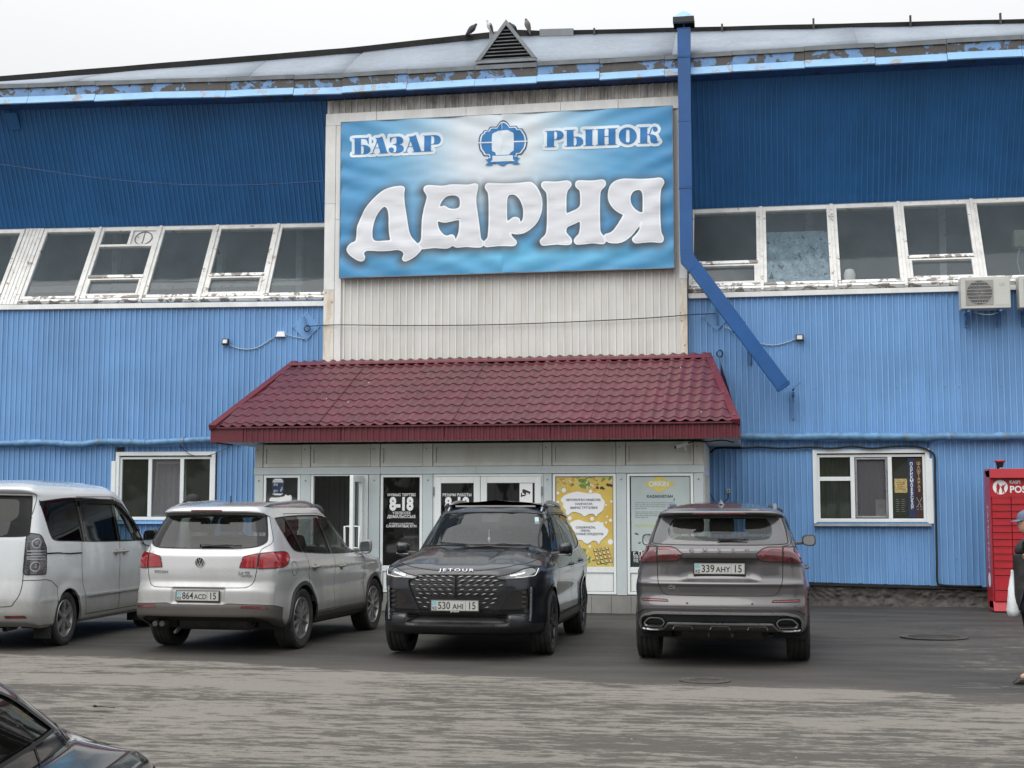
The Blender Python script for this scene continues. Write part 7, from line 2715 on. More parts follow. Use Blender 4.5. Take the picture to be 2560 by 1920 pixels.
 mb.quad((.38, .555, 1.44), (.34, .60, 1.44), (.30, .585, 1.52), (.34, .545, 1.52))
 mb.build('permit_sticker', pmat('pale_sticker', (.45, .60, .62), .5), root, fixn=False)
 place(root, ground(1384, 1634), (1.42, .93), R(-90) + R(0))
 return root
jet = build_jet()
# ---------------------------------------------------------------- grey brown SUV seen square from behind
def che_disp(P, xi, eta):
 x, y, z = P[..., 0], P[..., 1], P[..., 2]
 r = xi < -.9
 k = np.clip((.42 - y) / .10, 0, 1) * np.exp(-((z - .99) / .10) ** 4)
 P[..., 0] += .030 * k * r
 P[..., 0] += r * (-.020 * np.exp(-((z - .845) / .022) ** 2))
 sd = (eta > .9) & (np.abs(xi) < .9)
 P[..., 1] += sd * (.010 * np.exp(-((z - .96) / .03) ** 2) - .016 * np.exp(-((z - .64) / .11) ** 2))
 return P
CHE = dict(JET, fine='rear', axles=(-1.36, 1.35), rw=.36, ra=.395, hw=.93, xr=-2.34, xf=2.3, dens=DENS_REAR, disp=che_disp, flare=.012,
 knots=[(-2.17, .355, .83, .30, 2.12, .32, 0), (-2.255, .38, .875, .34, 2.22, .36, 0), (-2.31, .44, .90, .40, 2.28, .42, 0), (-2.335, .53, .915, .50, 2.29, .52, 0), (-2.345, .62, .922, .60, 2.29, .62, 0), (-2.325, .66, .924, .64, 2.29, .68, 0), (-2.30, .72, .925, .70, 2.28, .72, 0),
  (-2.30, .80, .927, .77, 2.27, .78, 0), (-2.295, .85, .922, .82, 2.26, .82, 0), (-2.262, .90, .915, .86, 2.24, .86, 0), (-2.25, 1.04, .895, .93, 2.16, .92, 0), (-2.27, 1.13, .885, .985, 1.9, 1.0, .05), (-2.255, 1.19, .875, 1.02, 1.5, 1.07, .15), (-2.205, 1.235, .86, 1.055, 1.1, 1.13, .5),
  (-2.17, 1.28, .835, 1.12, .95, 1.2, 1), (-2.06, 1.41, .775, 1.32, .60, 1.40, 1), (-1.965, 1.532, .71, 1.50, .25, 1.56, 1), (-2.10, 1.555, .69, 1.54, .12, 1.60, 1), (-2.115, 1.585, .675, 1.565, .05, 1.62, 1), (-1.95, 1.62, .62, 1.60, -.1, 1.66, 1),
  (-1.4, 1.67, .45, 1.655, -.3, 1.69, 1), (-.8, 1.70, .2, 1.69, -.5, 1.70, 1), (-.7, 1.705, 0, 1.705, -.6, 1.705, 1)])
def build_che():
 root = thing('parked_car', 'grey brown SUV with smoked tail lamps and plate 339 AHY 15, seen square from behind', 'car')
 sp = dict(CHE, paint=M['paint_bronze'])
 tr, gb = M['trim'], M['gloss_black']
 glass = rp([(-1.80, 1.46), (-1.6, 1.51), (-1.1, 1.545), (-.5, 1.56), (0, 1.545), (.30, 1.46), (.62, 1.30), (.86, 1.12), (.88, 1.08, 1), (.3, 1.08), (-.4, 1.09), (-1.2, 1.12), (-1.66, 1.17), (-1.82, 1.32)])
 sp['regions'] = arches(sp, None) + side_glass(glass, (((-2, -2), (-1.2, -1.3)), ((-1.17, -1.27), (-.25, -.31)), ((-.15, -.22), (2, 2))), (M['glass_tint'],) * 3) + [
  dict(name='rear_window', chart='ry', poly=rp([(-.2, 1.275, 1), (.10, 1.275), (.40, 1.29), (.49, 1.30), (.535, 1.345), (.535, 1.43), (.49, 1.50), (.42, 1.515), (-.2, 1.52, 1)]), mat=M['glass_car'], off=-.002, gap=-1, glass=1),
  dict(name='rear_window_border', chart='ry', poly=rp([(-.2, 1.238, 1), (.35, 1.238), (.66, 1.248), (.705, 1.27, 1), (.68, 1.40), (.645, 1.525, 1), (-.2, 1.535, 1)]), mat=pmat('tinted_border_glass', (.055, .055, .058), .10, coat=.5), off=-.002, gap=.010),
  dict(name='windscreen', chart='fy', poly=rp([(-.2, 1.16, 1), (.45, 1.15), (.70, 1.15, 1), (.60, 1.55, 1), (-.2, 1.57, 1)]), mat=M['glass_car'], glass=1),
  dict(name='tail_lamp', id=1, chart='rear', poly=rp([(.375, 1.145, 1), (.44, 1.195), (.50, 1.215, 1), (.645, 1.215, 1), (.645, 1.070, 1), (.47, 1.075), (.41, 1.09)]), mat=M['tail_dark'], off=.008, gap=.010, split=1),
  dict(name='tail_lamp', id=2, chart='rear', poly=rp([(.652, 1.215, 1), (.84, 1.215), (.98, 1.20), (1.15, 1.19, 1), (1.16, 1.13), (1.02, 1.07), (.90, 1.055), (.652, 1.064, 1)]), mat=M['tail_dark'], off=.008, gap=.010, split=1),
  dict(name='chrome_bar', chart='rear', poly=rp([(-.2, 1.148, 1), (.375, 1.148, 1), (.40, 1.108, 1), (-.2, 1.108, 1)]), mat=sp['paint'], off=.014, gap=.006),
  dict(name='reflector', chart='rear', poly=rp([(.53, .662, 1), (.54, .680, 1), (.83, .684, 1), (.84, .664, 1)]), mat=M['reflector'], off=.003, split=1, gap=.008),
  dict(name='lower_insert', chart='rear', poly=rp([(-.2, .530, 1), (.66, .530), (.80, .51), (.86, .47), (.85, .395), (.60, .385, 1), (.52, .445, 1), (-.2, .45, 1)]), mat=M['black_plastic'], off=-.012, gap=.006),
  dict(name='skid_plate', chart='rear', poly=rp([(-.2, .45, 1), (.52, .445, 1), (.60, .385, 1), (.86, .39, 1), (.86, .1, 1), (-.2, .1, 1)]), mat=tr, off=.006, gap=.006),
  ] + arches(sp, sp['paint'], .03)[2:] + [
  dict(name='sill', chart='side', poly=[(-.88, .40), (1.0, .40), (1.0, .1), (-.88, .1)], mat=tr, off=.004, split=1),
  dict(name='tailgate', chart='rear', poly=rp([(-.2, .722, 1), (.48, .724), (.56, .735), (.61, .79), (.640, .88), (.648, 1.0), (.648, 1.225, 1), (.735, 1.24, 1), (.82, 1.32), (.78, 1.45), (.72, 1.545, 1), (-.2, 1.55, 1)]), mat=sp['paint'], gap=.008),
  dict(name='rear_door', chart='side', poly=rp([(-.205, .41, 1), (-.82, .41, 1), (-.90, .55), (-1.05, .75), (-1.12, .9), (-1.14, 1.10, 1), (-1.28, 1.57, 1), (-.28, 1.58, 1), (-.205, 1.1, 1)]), mat=sp['paint'], gap=.007, split=1),
  dict(name='front_door', chart='side', poly=rp([(-.200, .41, 1), (-.200, 1.1, 1), (-.265, 1.58, 1), (.20, 1.54), (.60, 1.34), (.91, 1.10), (.95, .95), (.95, .41, 1)]), mat=sp['paint'], gap=.007, split=1),
 ]
 sp['cab'] = dict(x0=-1.6, x1=1.0, front=-.05, rear=-1.0, dash=1.03)
 G = build_car(root, sp)
 wheel_wells(root, sp)
 interior(root, sp, front=False)
 wheels(root, sp, .245, M['alloy_dark'], 'chery')
 for s_ in (1, -1):
  # glowing-looking red light guide inside the outer lamp, silver hoops round the tailpipe mouths
  for pts, w_ in (([(1.10, 1.16), (.96, 1.165), (.90, 1.15), (.89, 1.11), (.97, 1.085), (1.04, 1.09)], .016), ([(.44, 1.13), (.50, 1.185), (.63, 1.19)], .010)):
   o = strip_on(G, root, 'lamp_guide', M['tail_red'], 'rear', pts, w_, .012, 4, .003)
   o.scale = (1, s_, 1)
  o = strip_on(G, root, 'bumper_hoop', M['satin'], 'rear', [(-.003, .540), (.3, .540), (.60, .540), (.74, .532), (.83, .50), (.87, .45), (.885, .40), (.89, .365)], .026, .010, 6, .008)
  o.scale = (1, s_, 1)
  o = strip_on(G, root, 'bumper_hoop', M['satin'], 'rear', [(-.003, .445), (.30, .445), (.50, .445), (.545, .425), (.59, .385), (.66, .372), (.78, .372), (.85, .375)], .018, .012, 6, .008)
  o.scale = (1, s_, 1)
  o = strip_on(G, root, 'bumper_crease', sp['paint'], 'rear', [(-.003, .590), (.5, .590), (.78, .588), (.86, .565), (.93, .53)], .02, .006, 5, .005)
  o.scale = (1, s_, 1)
  hexp = [(.565, .455), (.60, .492), (.74, .490), (.795, .445), (.785, .408), (.61, .408), (.565, .45)]
  o = strip_on(G, root, 'tailpipe_trim', M['chrome'], 'rear', hexp, .015, .016, 0, .010)
  o.scale = (1, s_, 1)
  roof_rail(root, G, -1.8, .05, .575 * s_, M['satin'], .04, .05)
  mirror(root, .78, .90, 1.245, s_, gb, (.10, .165, .125))
  q, n = surf_at(G, 'rear', .33, .645, .002)
  mb = MB()
  mb.lathe([(.001, -.004), (.012, -.002), (.013, .002)], (q[0], .33 * s_, .645), 'x', 12)
  mb.build('parking_sensor', sp['paint'], root)
  for x, z in ((-.92, .97), (.0, .955)):
   handle(root, G, x, z, s_, sp['paint'])
 for y in (-.38, 0, .38):
  q, n = surf_at(G, 'rear', y, .40, .008)
  mb = MB()
  pts = [(q[0] - .006, y - .10, .378), (q[0] - .012, y - .085, .412), (q[0] - .012, y + .085, .412), (q[0] - .006, y + .10, .378)]
  mb.tube(pts, .006, 6)
  mb.build('skid_rib', M['satin'], root)
 for ch, y in zip('CHERY', (.285, .145, 0, -.145, -.285)):
  q, n = surf_at(G, 'rear', y, 1.18, .006)
  badge_text(root, ch, (q[0] - .008, y, 1.182), R(-90), .052, M['chrome'], 1.35, bold=.0022)
 q, n = surf_at(G, 'rear', .50, .80, .004)
 badge_text(root, 'C8', (q[0] - .006, .49, .80), R(-90), .045, M['chrome'], 1.4)
 q, n = surf_at(G, 'rear', 0, 1.0, .010)
 plate_text_mesh(root, (q[0] - .008, -.0, .995), R(-90), '339AHY', '15')
 mb = MB()
 mb.prism([(-.28, 1.556), (.28, 1.556), (.25, 1.572), (-.25, 1.572)], -2.095, -2.118, 'x')
 mb.build('brake_light', M['tail_dark'], root, bevel=.002)
 q, n = surf_at(G, 'rear', 0, 1.29, .02)
 wiper(root, (q[0] + .01, .0, 1.285), (q[0] - .005, -.25, 1.300), ((q[0] - .008, .02, 1.293), (q[0] + .0, -.29, 1.296)))
 mb = MB()
 mb.add([(-1.56, 0, 1.665), (-1.50, .035, 1.66), (-1.38, 0, 1.67), (-1.50, -.035, 1.66), (-1.55, 0, 1.715)], [(0, 1, 4), (1, 2, 4), (2, 3, 4), (3, 0, 4)])
 mb.build('antenna_fin', M['satin'], root, fixn=False)
 for y in (-.12, .12):
  mb = MB()
  mb.tube(smooth_path([(-2.1, y, .36), (-2.17, y, .31), (-2.2, y, .30), (-2.22, y, .33)], 4), .01, 6)
  mb.build('tow_eye', M['iron'], root)
 place(root, ground(2025, 1649), (-1.36, -.918), R(90) - R(.5))
 return root
che = build_che()
# ---------------------------------------------------------------- white minivan at the left edge
VAN_OUT = [(-1, 0), (-.998, .25), (-.994, .50), (-.985, .72), (-.965, .87), (-.935, .945), (-.88, .975), (-.74, .988), (-.45, 1.0), (0, 1.0), (.45, .995), (.70, .975), (.82, .945), (.90, .87), (.95, .74), (.98, .52), (.995, .27), (1, 0)]
def van_disp(P, xi, eta):
 x, y, z = P[..., 0], P[..., 1], P[..., 2]
 sd = (eta > .9) & (np.abs(xi) < .9)
 P[..., 1] += sd * (-.006 * np.exp(-((z - .70) / .10) ** 2) + .006 * np.exp(-((z - .56) / .02) ** 2))
 return P
VAN = dict(
 fine='rear', ct=.02, axles=(-1.40, 1.44), rw=.315, ra=.355, hw=.8475, xr=-2.30, xf=2.28, outline=VAN_OUT, outline_top=VAN_OUT, dens=DENS_REAR, disp=van_disp, flare=.02, lining_z=1.1, zr_blend=.9,
 knots=[(-2.16, 0.27, 0.8, 0.24, 2.15, 0.24, 0), (-2.27, 0.33, 0.835, 0.28, 2.25, 0.3, 0), (-2.31, 0.42, 0.85, 0.38, 2.28, 0.42, 0), (-2.315, 0.58, 0.855, 0.54, 2.28, 0.56, 0), (-2.285, 0.72, 0.855, 0.68, 2.27, 0.7, 0), (-2.27, 0.8, 0.855, 0.77, 2.24, 0.8, 0), (-2.255, 1.0, 0.852, 0.95, 2.1, 0.92, 0), (-2.245, 1.16, 0.848, 1.1, 1.75, 1.03, 0.2), (-2.235, 1.27, 0.84, 1.22, 1.42, 1.17, 1), (-2.18, 1.524, 0.8, 1.468, 1.05, 1.468, 1), (-2.11, 1.782, 0.752, 1.748, 0.62, 1.77, 1), (-2.2, 1.832, 0.738, 1.793, 0.5, 1.838, 1), (-2.2, 1.86, 0.725, 1.826, 0.4, 1.871, 1), (-2.0, 1.916, 0.67, 1.888, 0.2, 1.927, 1), (-1.5, 1.966, 0.46, 1.944, -0.1, 1.961, 1), (-0.8, 1.983, 0.2, 1.978, -0.5, 1.978, 1), (-0.7, 1.985, 0, 1.985, -0.6, 1.985, 1)])
M['paint_van'] = carpaint('dusty_white_paint', (.60, .63, .65), .0, .24, dirt=.76, dirtcol=(.15, .135, .11), hi=1.02)
def build_van():
 root = thing('parked_car', 'dusty white minivan with clear tall tail lamps at the left edge of the yard', 'van')
 sp = dict(VAN, paint=M['paint_van'])
 gb = M['gloss_black']
 glass = rp([(-1.98, 1.703, 1), (-1.2, 1.754), (-.3, 1.748), (.3, 1.698), (.62, 1.558), (.88, 1.367), (1.02, 1.235), (1.04, 1.20, 1), (.2, 1.205), (-.6, 1.215), (-1.35, 1.235), (-1.72, 1.25), (-1.83, 1.3), (-1.90, 1.457)])
 lamp = rp([(.685, 1.339, 1), (.78, 1.328), (.86, 1.3), (.97, 1.17, 1), (.98, 1.05), (.985, .88), (.96, .865, 1), (.70, .865, 1), (.672, .89, 1), (.678, 1.15)])
 sp['regions'] = arches(sp, None) + side_glass(glass, (((-2.3, -2.3), (-.93, -1.0)), ((-.86, -.92), (.14, .08)), ((.22, .16), (.74, .74)), ((.78, .74), (2, 2))), (M['glass_black'], M['glass_black'], M['glass_car'], M['glass_tint'])) + [
  dict(name='rear_window', chart='ry', poly=rp([(-.2, 1.3, 1), (.55, 1.3), (.70, 1.317, 1), (.69, 1.524), (.665, 1.765, 1), (-.2, 1.782, 1)]), mat=M['glass_black'], off=-.002, gap=.014, glass=1),
  dict(name='windscreen', chart='fy', poly=rp([(-.2, 1.20, 1), (.60, 1.20, 1), (.55, 1.737, 1), (-.2, 1.748, 1)]), mat=M['glass_car'], glass=1),
  dict(name='tail_lamp', chart='rear', poly=lamp, mat=M['lamp_smoke'], off=.006, gap=.010, split=1),
  dict(name='reflector', chart='rear', poly=rp([(.50, .375, 1), (.50, .400, 1), (.72, .400, 1), (.74, .375, 1)]), mat=M['reflector'], off=.002, split=1),
  dict(name='tailgate', chart='rear', poly=rp([(-.2, .50, 1), (.50, .505), (.60, .55), (.66, .66), (.675, .85), (.68, 1.345, 1), (.74, 1.793, 1), (-.2, 1.815, 1)]), mat=sp['paint'], gap=.008),
  dict(name='rear_bumper', chart='rear', poly=[(-.2, .1), (-.2, .5), (.5, .50), (.67, .80), (1.00, .80), (1.14, .78), (1.32, .70), (1.32, .1)], mat=sp['paint'], gap=.007),
  dict(name='sliding_door', chart='side', poly=rp([(.17, .33, 1), (-.86, .33, 1), (-.88, .50), (-.98, .72), (-1.02, .90), (-1.02, 1.2, 1), (-1.02, 1.77, 1), (.10, 1.782, 1), (.17, 1.22, 1)]), mat=sp['paint'], gap=.008, split=1),
  dict(name='front_door', chart='side', poly=rp([(.176, .33, 1), (.176, 1.22, 1), (.11, 1.782, 1), (.35, 1.726), (.70, 1.546), (1.06, 1.22), (1.10, 1.0), (1.10, .33, 1)]), mat=sp['paint'], gap=.008, split=1),
 ]
 sp['cab'] = dict(x0=-1.9, x1=1.3, front=.25, rear=-.9, dash=1.12, z=.72)
 G = build_car(root, sp)
 wheel_wells(root, sp)
 interior(root, sp)
 wheels(root, sp, .205, M['alloy'], 'van')
 for s_ in (1, -1):
  for z in (1.10, 1.135, 1.07, 1.038):
   o = strip_on(G, root, 'lamp_bar', M['satin'], 'rear', [(.70, z), (.80, z), (.88, z - .002), (.95, z - .004)], .018, .010, 3, .004)
   o.scale = (1, s_, 1)
  for z, rr in ((1.22, .055), (.955, .058)):
   q, n = surf_at(G, 'rear', .80, z, .008)
   o = strip_on(G, root, 'lamp_bowl', M['satin'], 'rear', [(.80 + rr * math.cos(k * .7), z + rr * math.sin(k * .7)) for k in range(10)], .014, .009, 2, .003)
   o.scale = (1, s_, 1)
   o = strip_on(G, root, 'lamp_bulb', M['head_lens'], 'rear', [(.78, z), (.82, z)], .05, .010, 2, .004)
   o.scale = (1, s_, 1)
  o = strip_on(G, root, 'slide_rail', gb, 'side', [(-1.02, 1.085), (-1.4, 1.09), (-1.75, 1.095), (-2.02, 1.10)], .020, .003, 4, .003)
  o.scale = (1, s_, 1)
  o = strip_on(G, root, 'rain_guard', M['glass_tint2'], 'side', [(-.98, 1.698), (-.5, 1.717), (.0, 1.717), (.12, 1.703)], .075, .018, 4, .006)
  o.scale = (1, s_, 1)
  o = strip_on(G, root, 'rain_guard', M['glass_tint2'], 'side', [(.16, 1.703), (.35, 1.664), (.62, 1.53), (.90, 1.322)], .070, .018, 4, .006)
  o.scale = (1, s_, 1)
  o = strip_on(G, root, 'side_moulding', sp['paint'], 'side', [(-.86, .56), (-.3, .56), (.3, .56), (1.08, .56)], .03, .006, 4, .006)
  o.scale = (1, s_, 1)
  mirror(root, 1.03, .86, 1.24, s_, gb, (.15, .18, .22))
  for x in (.05, .32):
   handle(root, G, x, 1.07, s_, sp['paint'])
  for ax in sp['axles']:
   mb = MB()
   mb.box(ax - .40, ax - .385, s_ * .62, s_ * .83, .11, .36)
   mb.build('mud_flap', M['black_rubber'], root)
 mb = MB()
 mb.box(-2.265, -2.29, -.16, .16, 1.10, 1.16)
 mb.build('tailgate_grip', sp['paint'], root, bevel=.008)
 mb = MB()
 mb.tube([(-1.9, -.45, .25), (-2.18, -.45, .24)], .03, 12, cap=False)
 mb.build('tailpipe', M['iron'], root)
 place(root, ground(163, 1612), (-1.40, -.835), R(90) - VAN_TH)
 return root
M['lamp_smoke'] = lampmat('smoky_clear_lamp', (.09, .092, .095), .1, metal=.3, var=.4)
M['glass_tint2'] = glassmat('smoked_acrylic', (.10, .085, .09), .05, film=.05, filmcol=(.06, .045, .05))
VAN_TH = R(-3.5)
van = build_van()
# ---------------------------------------------------------------- dark blue saloon, nearest, cut by the bottom left corner
def sed_disp(P, xi, eta):
 x, y = P[..., 0], P[..., 1]
 P[..., 2] += .085 * (1 - np.clip(y / .74, 0, 1) ** 2) * (x > 1.1) * np.clip((2.1 - x) / .5, 0, 1) * np.clip((x - 1.15) / .2, 0, 1) * (P[..., 2] > .6)
 return P
SED = dict(VW, fine='front', ct=.02, axles=(-1.35, 1.40), rw=.31, ra=.35, hw=.88, xr=-2.3, xf=2.25, outline_top=OUT_BODY, dens=([0, .28, .36, .64, .70, 1], [14, 20, 40, 48, 80, 60]), disp=sed_disp, flare=.015, zr_blend=.8,
 knots=[(-2.2, .3, .82, .24, 2.12, .22, 0), (-2.28, .4, .87, .34, 2.22, .32, 0), (-2.3, .6, .88, .54, 2.26, .50, 0), (-2.28, .8, .88, .68, 2.22, .62, 0), (-2.26, .9, .875, .76, 2.14, .69, 0), (-2.2, .97, .86, .82, 1.96, .755, .05), (-2.0, 1.0, .83, .86, 1.62, .845, .2),
  (-1.75, 1.02, .80, .90, 1.34, .915, .5), (-1.55, 1.06, .80, .95, 1.24, .955, 1), (-1.25, 1.15, .785, 1.09, .84, 1.11, 1), (-1.0, 1.27, .71, 1.24, .42, 1.27, 1), (-.9, 1.31, .62, 1.30, .28, 1.32, 1), (-.7, 1.34, .3, 1.335, -.3, 1.34, 1), (-.55, 1.345, 0, 1.345, -.45, 1.345, 1)])
M['paint_navy'] = carpaint('dark_navy_paint', (.006, .012, .026), .3, .14, dirt=.25, dirtcol=(.06, .06, .06), hi=.6)
def build_sed():
 root = thing('parked_car', 'dark navy car cut off by the bottom left corner of the picture', 'car')
 sp = dict(SED, paint=M['paint_navy'])
 sp['lining_z'] = .93
 glass = rp([(-1.25, 1.10), (-1.0, 1.16), (-.5, 1.21), (0, 1.20), (.45, 1.14), (.84, 1.0), (.90, .97, 1), (0, .945), (-.8, .955), (-1.3, .985)])
 sp['regions'] = arches(sp, None) + side_glass(glass, (((-2, -2), (-.35, -.4)), ((-.25, -.3), (2, 2))), (M['glass_tint'],) * 2) + [
  dict(name='windscreen', chart='fy', poly=rp([(-.2, .95, 1), (.50, .95, 1), (.74, .96, 1), (.60, 1.24, 1), (-.2, 1.26, 1)]), mat=M['glass_car'], off=-.002, gap=.016, glass=1),
  dict(name='rear_window', chart='ry', poly=rp([(-.2, 1.05, 1), (.6, 1.05, 1), (.5, 1.31, 1), (-.2, 1.31, 1)]), mat=M['glass_tint'], glass=1),
  dict(name='bonnet', chart='top', poly=rp([(2.12, -.2, 1), (2.10, .3), (1.98, .60), (1.7, .70), (1.36, .75, 1), (1.32, .4), (1.31, -.2, 1)]), mat=sp['paint'], gap=.010),
  dict(name='headlamp', chart='front', poly=rp([(.50, .52, 1), (.56, .64), (.80, .69), (1.05, .68), (1.0, .56), (.7, .50)]), mat=M['head_lens'], off=.004, gap=.01, split=1),
  dict(name='grille', chart='front', poly=rp([(-.2, .62, 1), (.38, .62), (.36, .45), (-.2, .44, 1)]), mat=M['black_plastic'], gap=.01),
  dict(name='front_door', chart='side', poly=rp([(-.30, .30, 1), (-.30, .95, 1), (-.34, 1.33, 1), (.1, 1.28), (.45, 1.12), (.70, .95), (.74, .8), (.74, .30, 1)]), mat=sp['paint'], gap=.008, split=1),
  dict(name='rear_door', chart='side', poly=rp([(-.31, .30, 1), (-.85, .30, 1), (-1.0, .6), (-1.1, .8), (-1.1, 1.3, 1), (-.35, 1.33, 1), (-.31, .9, 1)]), mat=sp['paint'], gap=.008, split=1),
 ]
 sp['cab'] = dict(x0=-1.3, x1=.95, front=-.1, rear=-.95, dash=.88, z=.34)
 G = build_car(root, sp)
 wheel_wells(root, sp)
 interior(root, sp)
 wheels(root, sp, .2, M['alloy'], 'van')
 mirror(root, .58, .84, .98, 1, sp['paint'], (.12, .18, .13))
 wiper(root, (1.30, .1, .955), (1.26, .4, .985), ((1.28, .05, .975), (1.24, .62, .985)))
 wiper(root, (1.28, -.58, .945), (1.26, -.2, .985), ((1.24, -.60, .965), (1.26, -.02, .985)))
 for y in (.3, -.3):
  q, n = surf_at(G, 'top', 1.25, y, .0)
  mb = MB()
  mb.lathe([(.001, .014), (.012, .010), (.016, -.004)], (q[0], y, q[2]), 'z', 10)
  mb.build('washer_nozzle', M['black_plastic'], root)
 root.location = SED_POS
 root.rotation_euler = (0, 0, SED_ROT)
 return root
SED_ROT = R(100)
_h = _C + np.array([-_sy, _cy, 0]) * 3.01 - _rt * 2.03
SED_POS = (_h[0], _h[1], 0)
sed = build_sed()
# ---------------------------------------------------------------- ground floor windows of the hall
def hall_window(F, W, n, label_parts):
 a0, a1, z0, z1 = W
 e = thing_part('window', hall)
 mb = MB(F.M)
 # surround boards: local a, n, z
 bw = .07
 mb.box(a0, a0 + bw, -.10, .03, z0, z1)
 mb.box(a1 - bw, a1, -.10, .03, z0, z1)
 mb.box(a0 + bw, a1 - bw, -.10, .03, z1 - bw, z1)
 mb.build('surround', M['pvc'], e, bevel=.004)
 x0, x1, y0, y1 = a0 + bw, a1 - bw, z0 + .005, z1 - bw - .02
 f = .045
 m1, m2 = x0 + (x1 - x0) * .33, x0 + (x1 - x0) * .675
 mb = MB(F.M)
 mb.box(x0, x0 + f, -.09, -.015, y0, y1)
 mb.box(x1 - f, x1, -.09, -.015, y0, y1)
 mb.box(x0 + f, x1 - f, -.09, -.015, y1 - f, y1)
 mb.box(x0 + f, x1 - f, -.09, -.015, y0, y0 + f + .015)
 mb.box(m1 - .035, m1 + .035, -.09, -.012, y0 + f + .015, y1 - f)
 mb.box(m2 - .035, m2 + .035, -.09, -.012, y0 + f + .015, y1 - f)
 if F is MAIN:
  zm = y0 + (y1 - y0) * .64
  mb.box(x0 + f, m1 - .035, -.09, -.014, zm - .035, zm + .035)
 mb.build('frame', M['pvc'], e, bevel=.004)
 for k, (p0, p1) in enumerate(((x0 + f, m1 - .035), (m1 + .035, m2 - .035), (m2 + .035, x1 - f))):
  mb = MB(F.M)
  mb.quad((p0, -.045, y0 + f), (p1, -.045, y0 + f), (p1, -.045, y1 - f), (p0, -.045, y1 - f))
  mb.build('pane', M['pane_low'] if k != 1 else M['screen'], e, fixn=False)
 if F is MAIN:
  mb = MB(F.M)
  p0, p1 = m1 + .045, m2 - .045
  for c in ((p0, p0 + .03, y0 + .07, y1 - .06), (p1 - .03, p1, y0 + .07, y1 - .06), (p0 + .03, p1 - .03, y0 + .07, y0 + .10), (p0 + .03, p1 - .03, y1 - .09, y1 - .06)):
   mb.box(c[0], c[1], -.035, -.008, c[2], c[3])
  mb.build('screen_frame', M['satin'], e, bevel=.003)
 else:
  # sash tilted inwards behind the middle opening
  mb = MB(F.M)
  p0, p1 = m1 + .05, m2 - .02
  for a_, b_ in (((p0, y0 + .06), (p0 + .05, y1 - .10)), ((p0, y0 + .07), (p1, y0 + .07)), ((p0 + .05, y1 - .11), (p1, y1 - .11))):
   mb.bar((a_[0], -.10, a_[1]), (b_[0], -.16, b_[1]), .045, .04, up=(0, 1, 0))
  mb.build('tilted_sash', M['curtain'], e)
 mb = MB(F.M)
 mb.hexa([(a0 - .0, -.02, z0 - .055), (a1 + .0, -.02, z0 - .055), (a1 + .0, .10, z0 - .065), (a0 - .0, .10, z0 - .065), (a0, -.02, z0 - .02), (a1, -.02, z0 - .02), (a1, .09, z0 - .035), (a0, .09, z0 - .035)])
 mb.build('sill', M['galv'] if F is MAIN else M['light_blue'], e, bevel=.003)
 # room behind: side walls, ceiling, curtain
 mb = MB(F.M)
 mb.box(a0 - .6, a1 + .6, -2.6, -2.5, .5, 3.0)
 mb.box(a0 - .65, a0 - .6, -2.6, -.12, .5, 3.0)
 mb.box(a1 + .6, a1 + .65, -2.6, -.12, .5, 3.0)
 mb.box(a0 - .6, a1 + .6, -2.6, -.12, 2.95, 3.0)
 mb.build('room', M['interior_dark'], e)
 mb = MB(F.M)
 if F is MAIN:
  rr = [(a0 + .1, a1 - .75, -.30)]
 else:
  rr = [(m1, m2, -.30)]
 for c0, c1, cn_ in rr:
  n_ = 60
  vs = []
  for k in range(n_ + 1):
   a = c0 + (c1 - c0) * k / n_
   d = cn_ + .028 * math.sin(a * 55) + .015 * math.sin(a * 23)
   vs += [(a, d, z0 - .1), (a, d, z1)]
  mb.add(vs, [(2 * k, 2 * k + 2, 2 * k + 3, 2 * k + 1) for k in range(n_)])
 mb.build('curtain', pmat('net_curtain', (.13, .135, .14) if F is MAIN else (.62, .63, .64), .8, var=.1), e, smooth=True, fixn=False)
 return e, (x0, x1, y0, y1, m1, m2)
M['pane_low'] = glassmat('ground_floor_glass', (.50, .55, .50), .03, film=.20, wav=.10, filmcol=(.14, .16, .12))
M['screen'] = glassmat('insect_screen', (.60, .60, .61), .4, film=.50, filmcol=(.17, .17, .18))
_, WRg = hall_window(MAIN, WR, 0, None)
_, WLg = hall_window(LEFT, (WL[0] + .06, WL[1] - .03, WL[2], WL[3] + .03), 0, None)
mb = MB(MAIN.M)
for c in ((WR[0] - .002, WR[0] + .04, -.1, .045, WR[2] - .02, WR[3]), (WR[1] - .045, WR[1] + .045, -.02, .035, WR[2] - .02, WR[3] - .17)):
 mb.box(*c)
mb.build('window_board', M['pvc'], hall, bevel=.003)
mb = MB(LEFT.M)
mb.box(WL[0] - .01, WL[0] + .07, -.02, .05, WL[2], WL[3] - .14)
mb.build('window_board', M['pvc'], hall, bevel=.003)
mb = MB(LEFT.M)
mb.box(WL[0] + .07, WL[0] + .20, -.03, .012, 2.69, 2.80)
mb.build('wall_gap', M['felt'], hall)
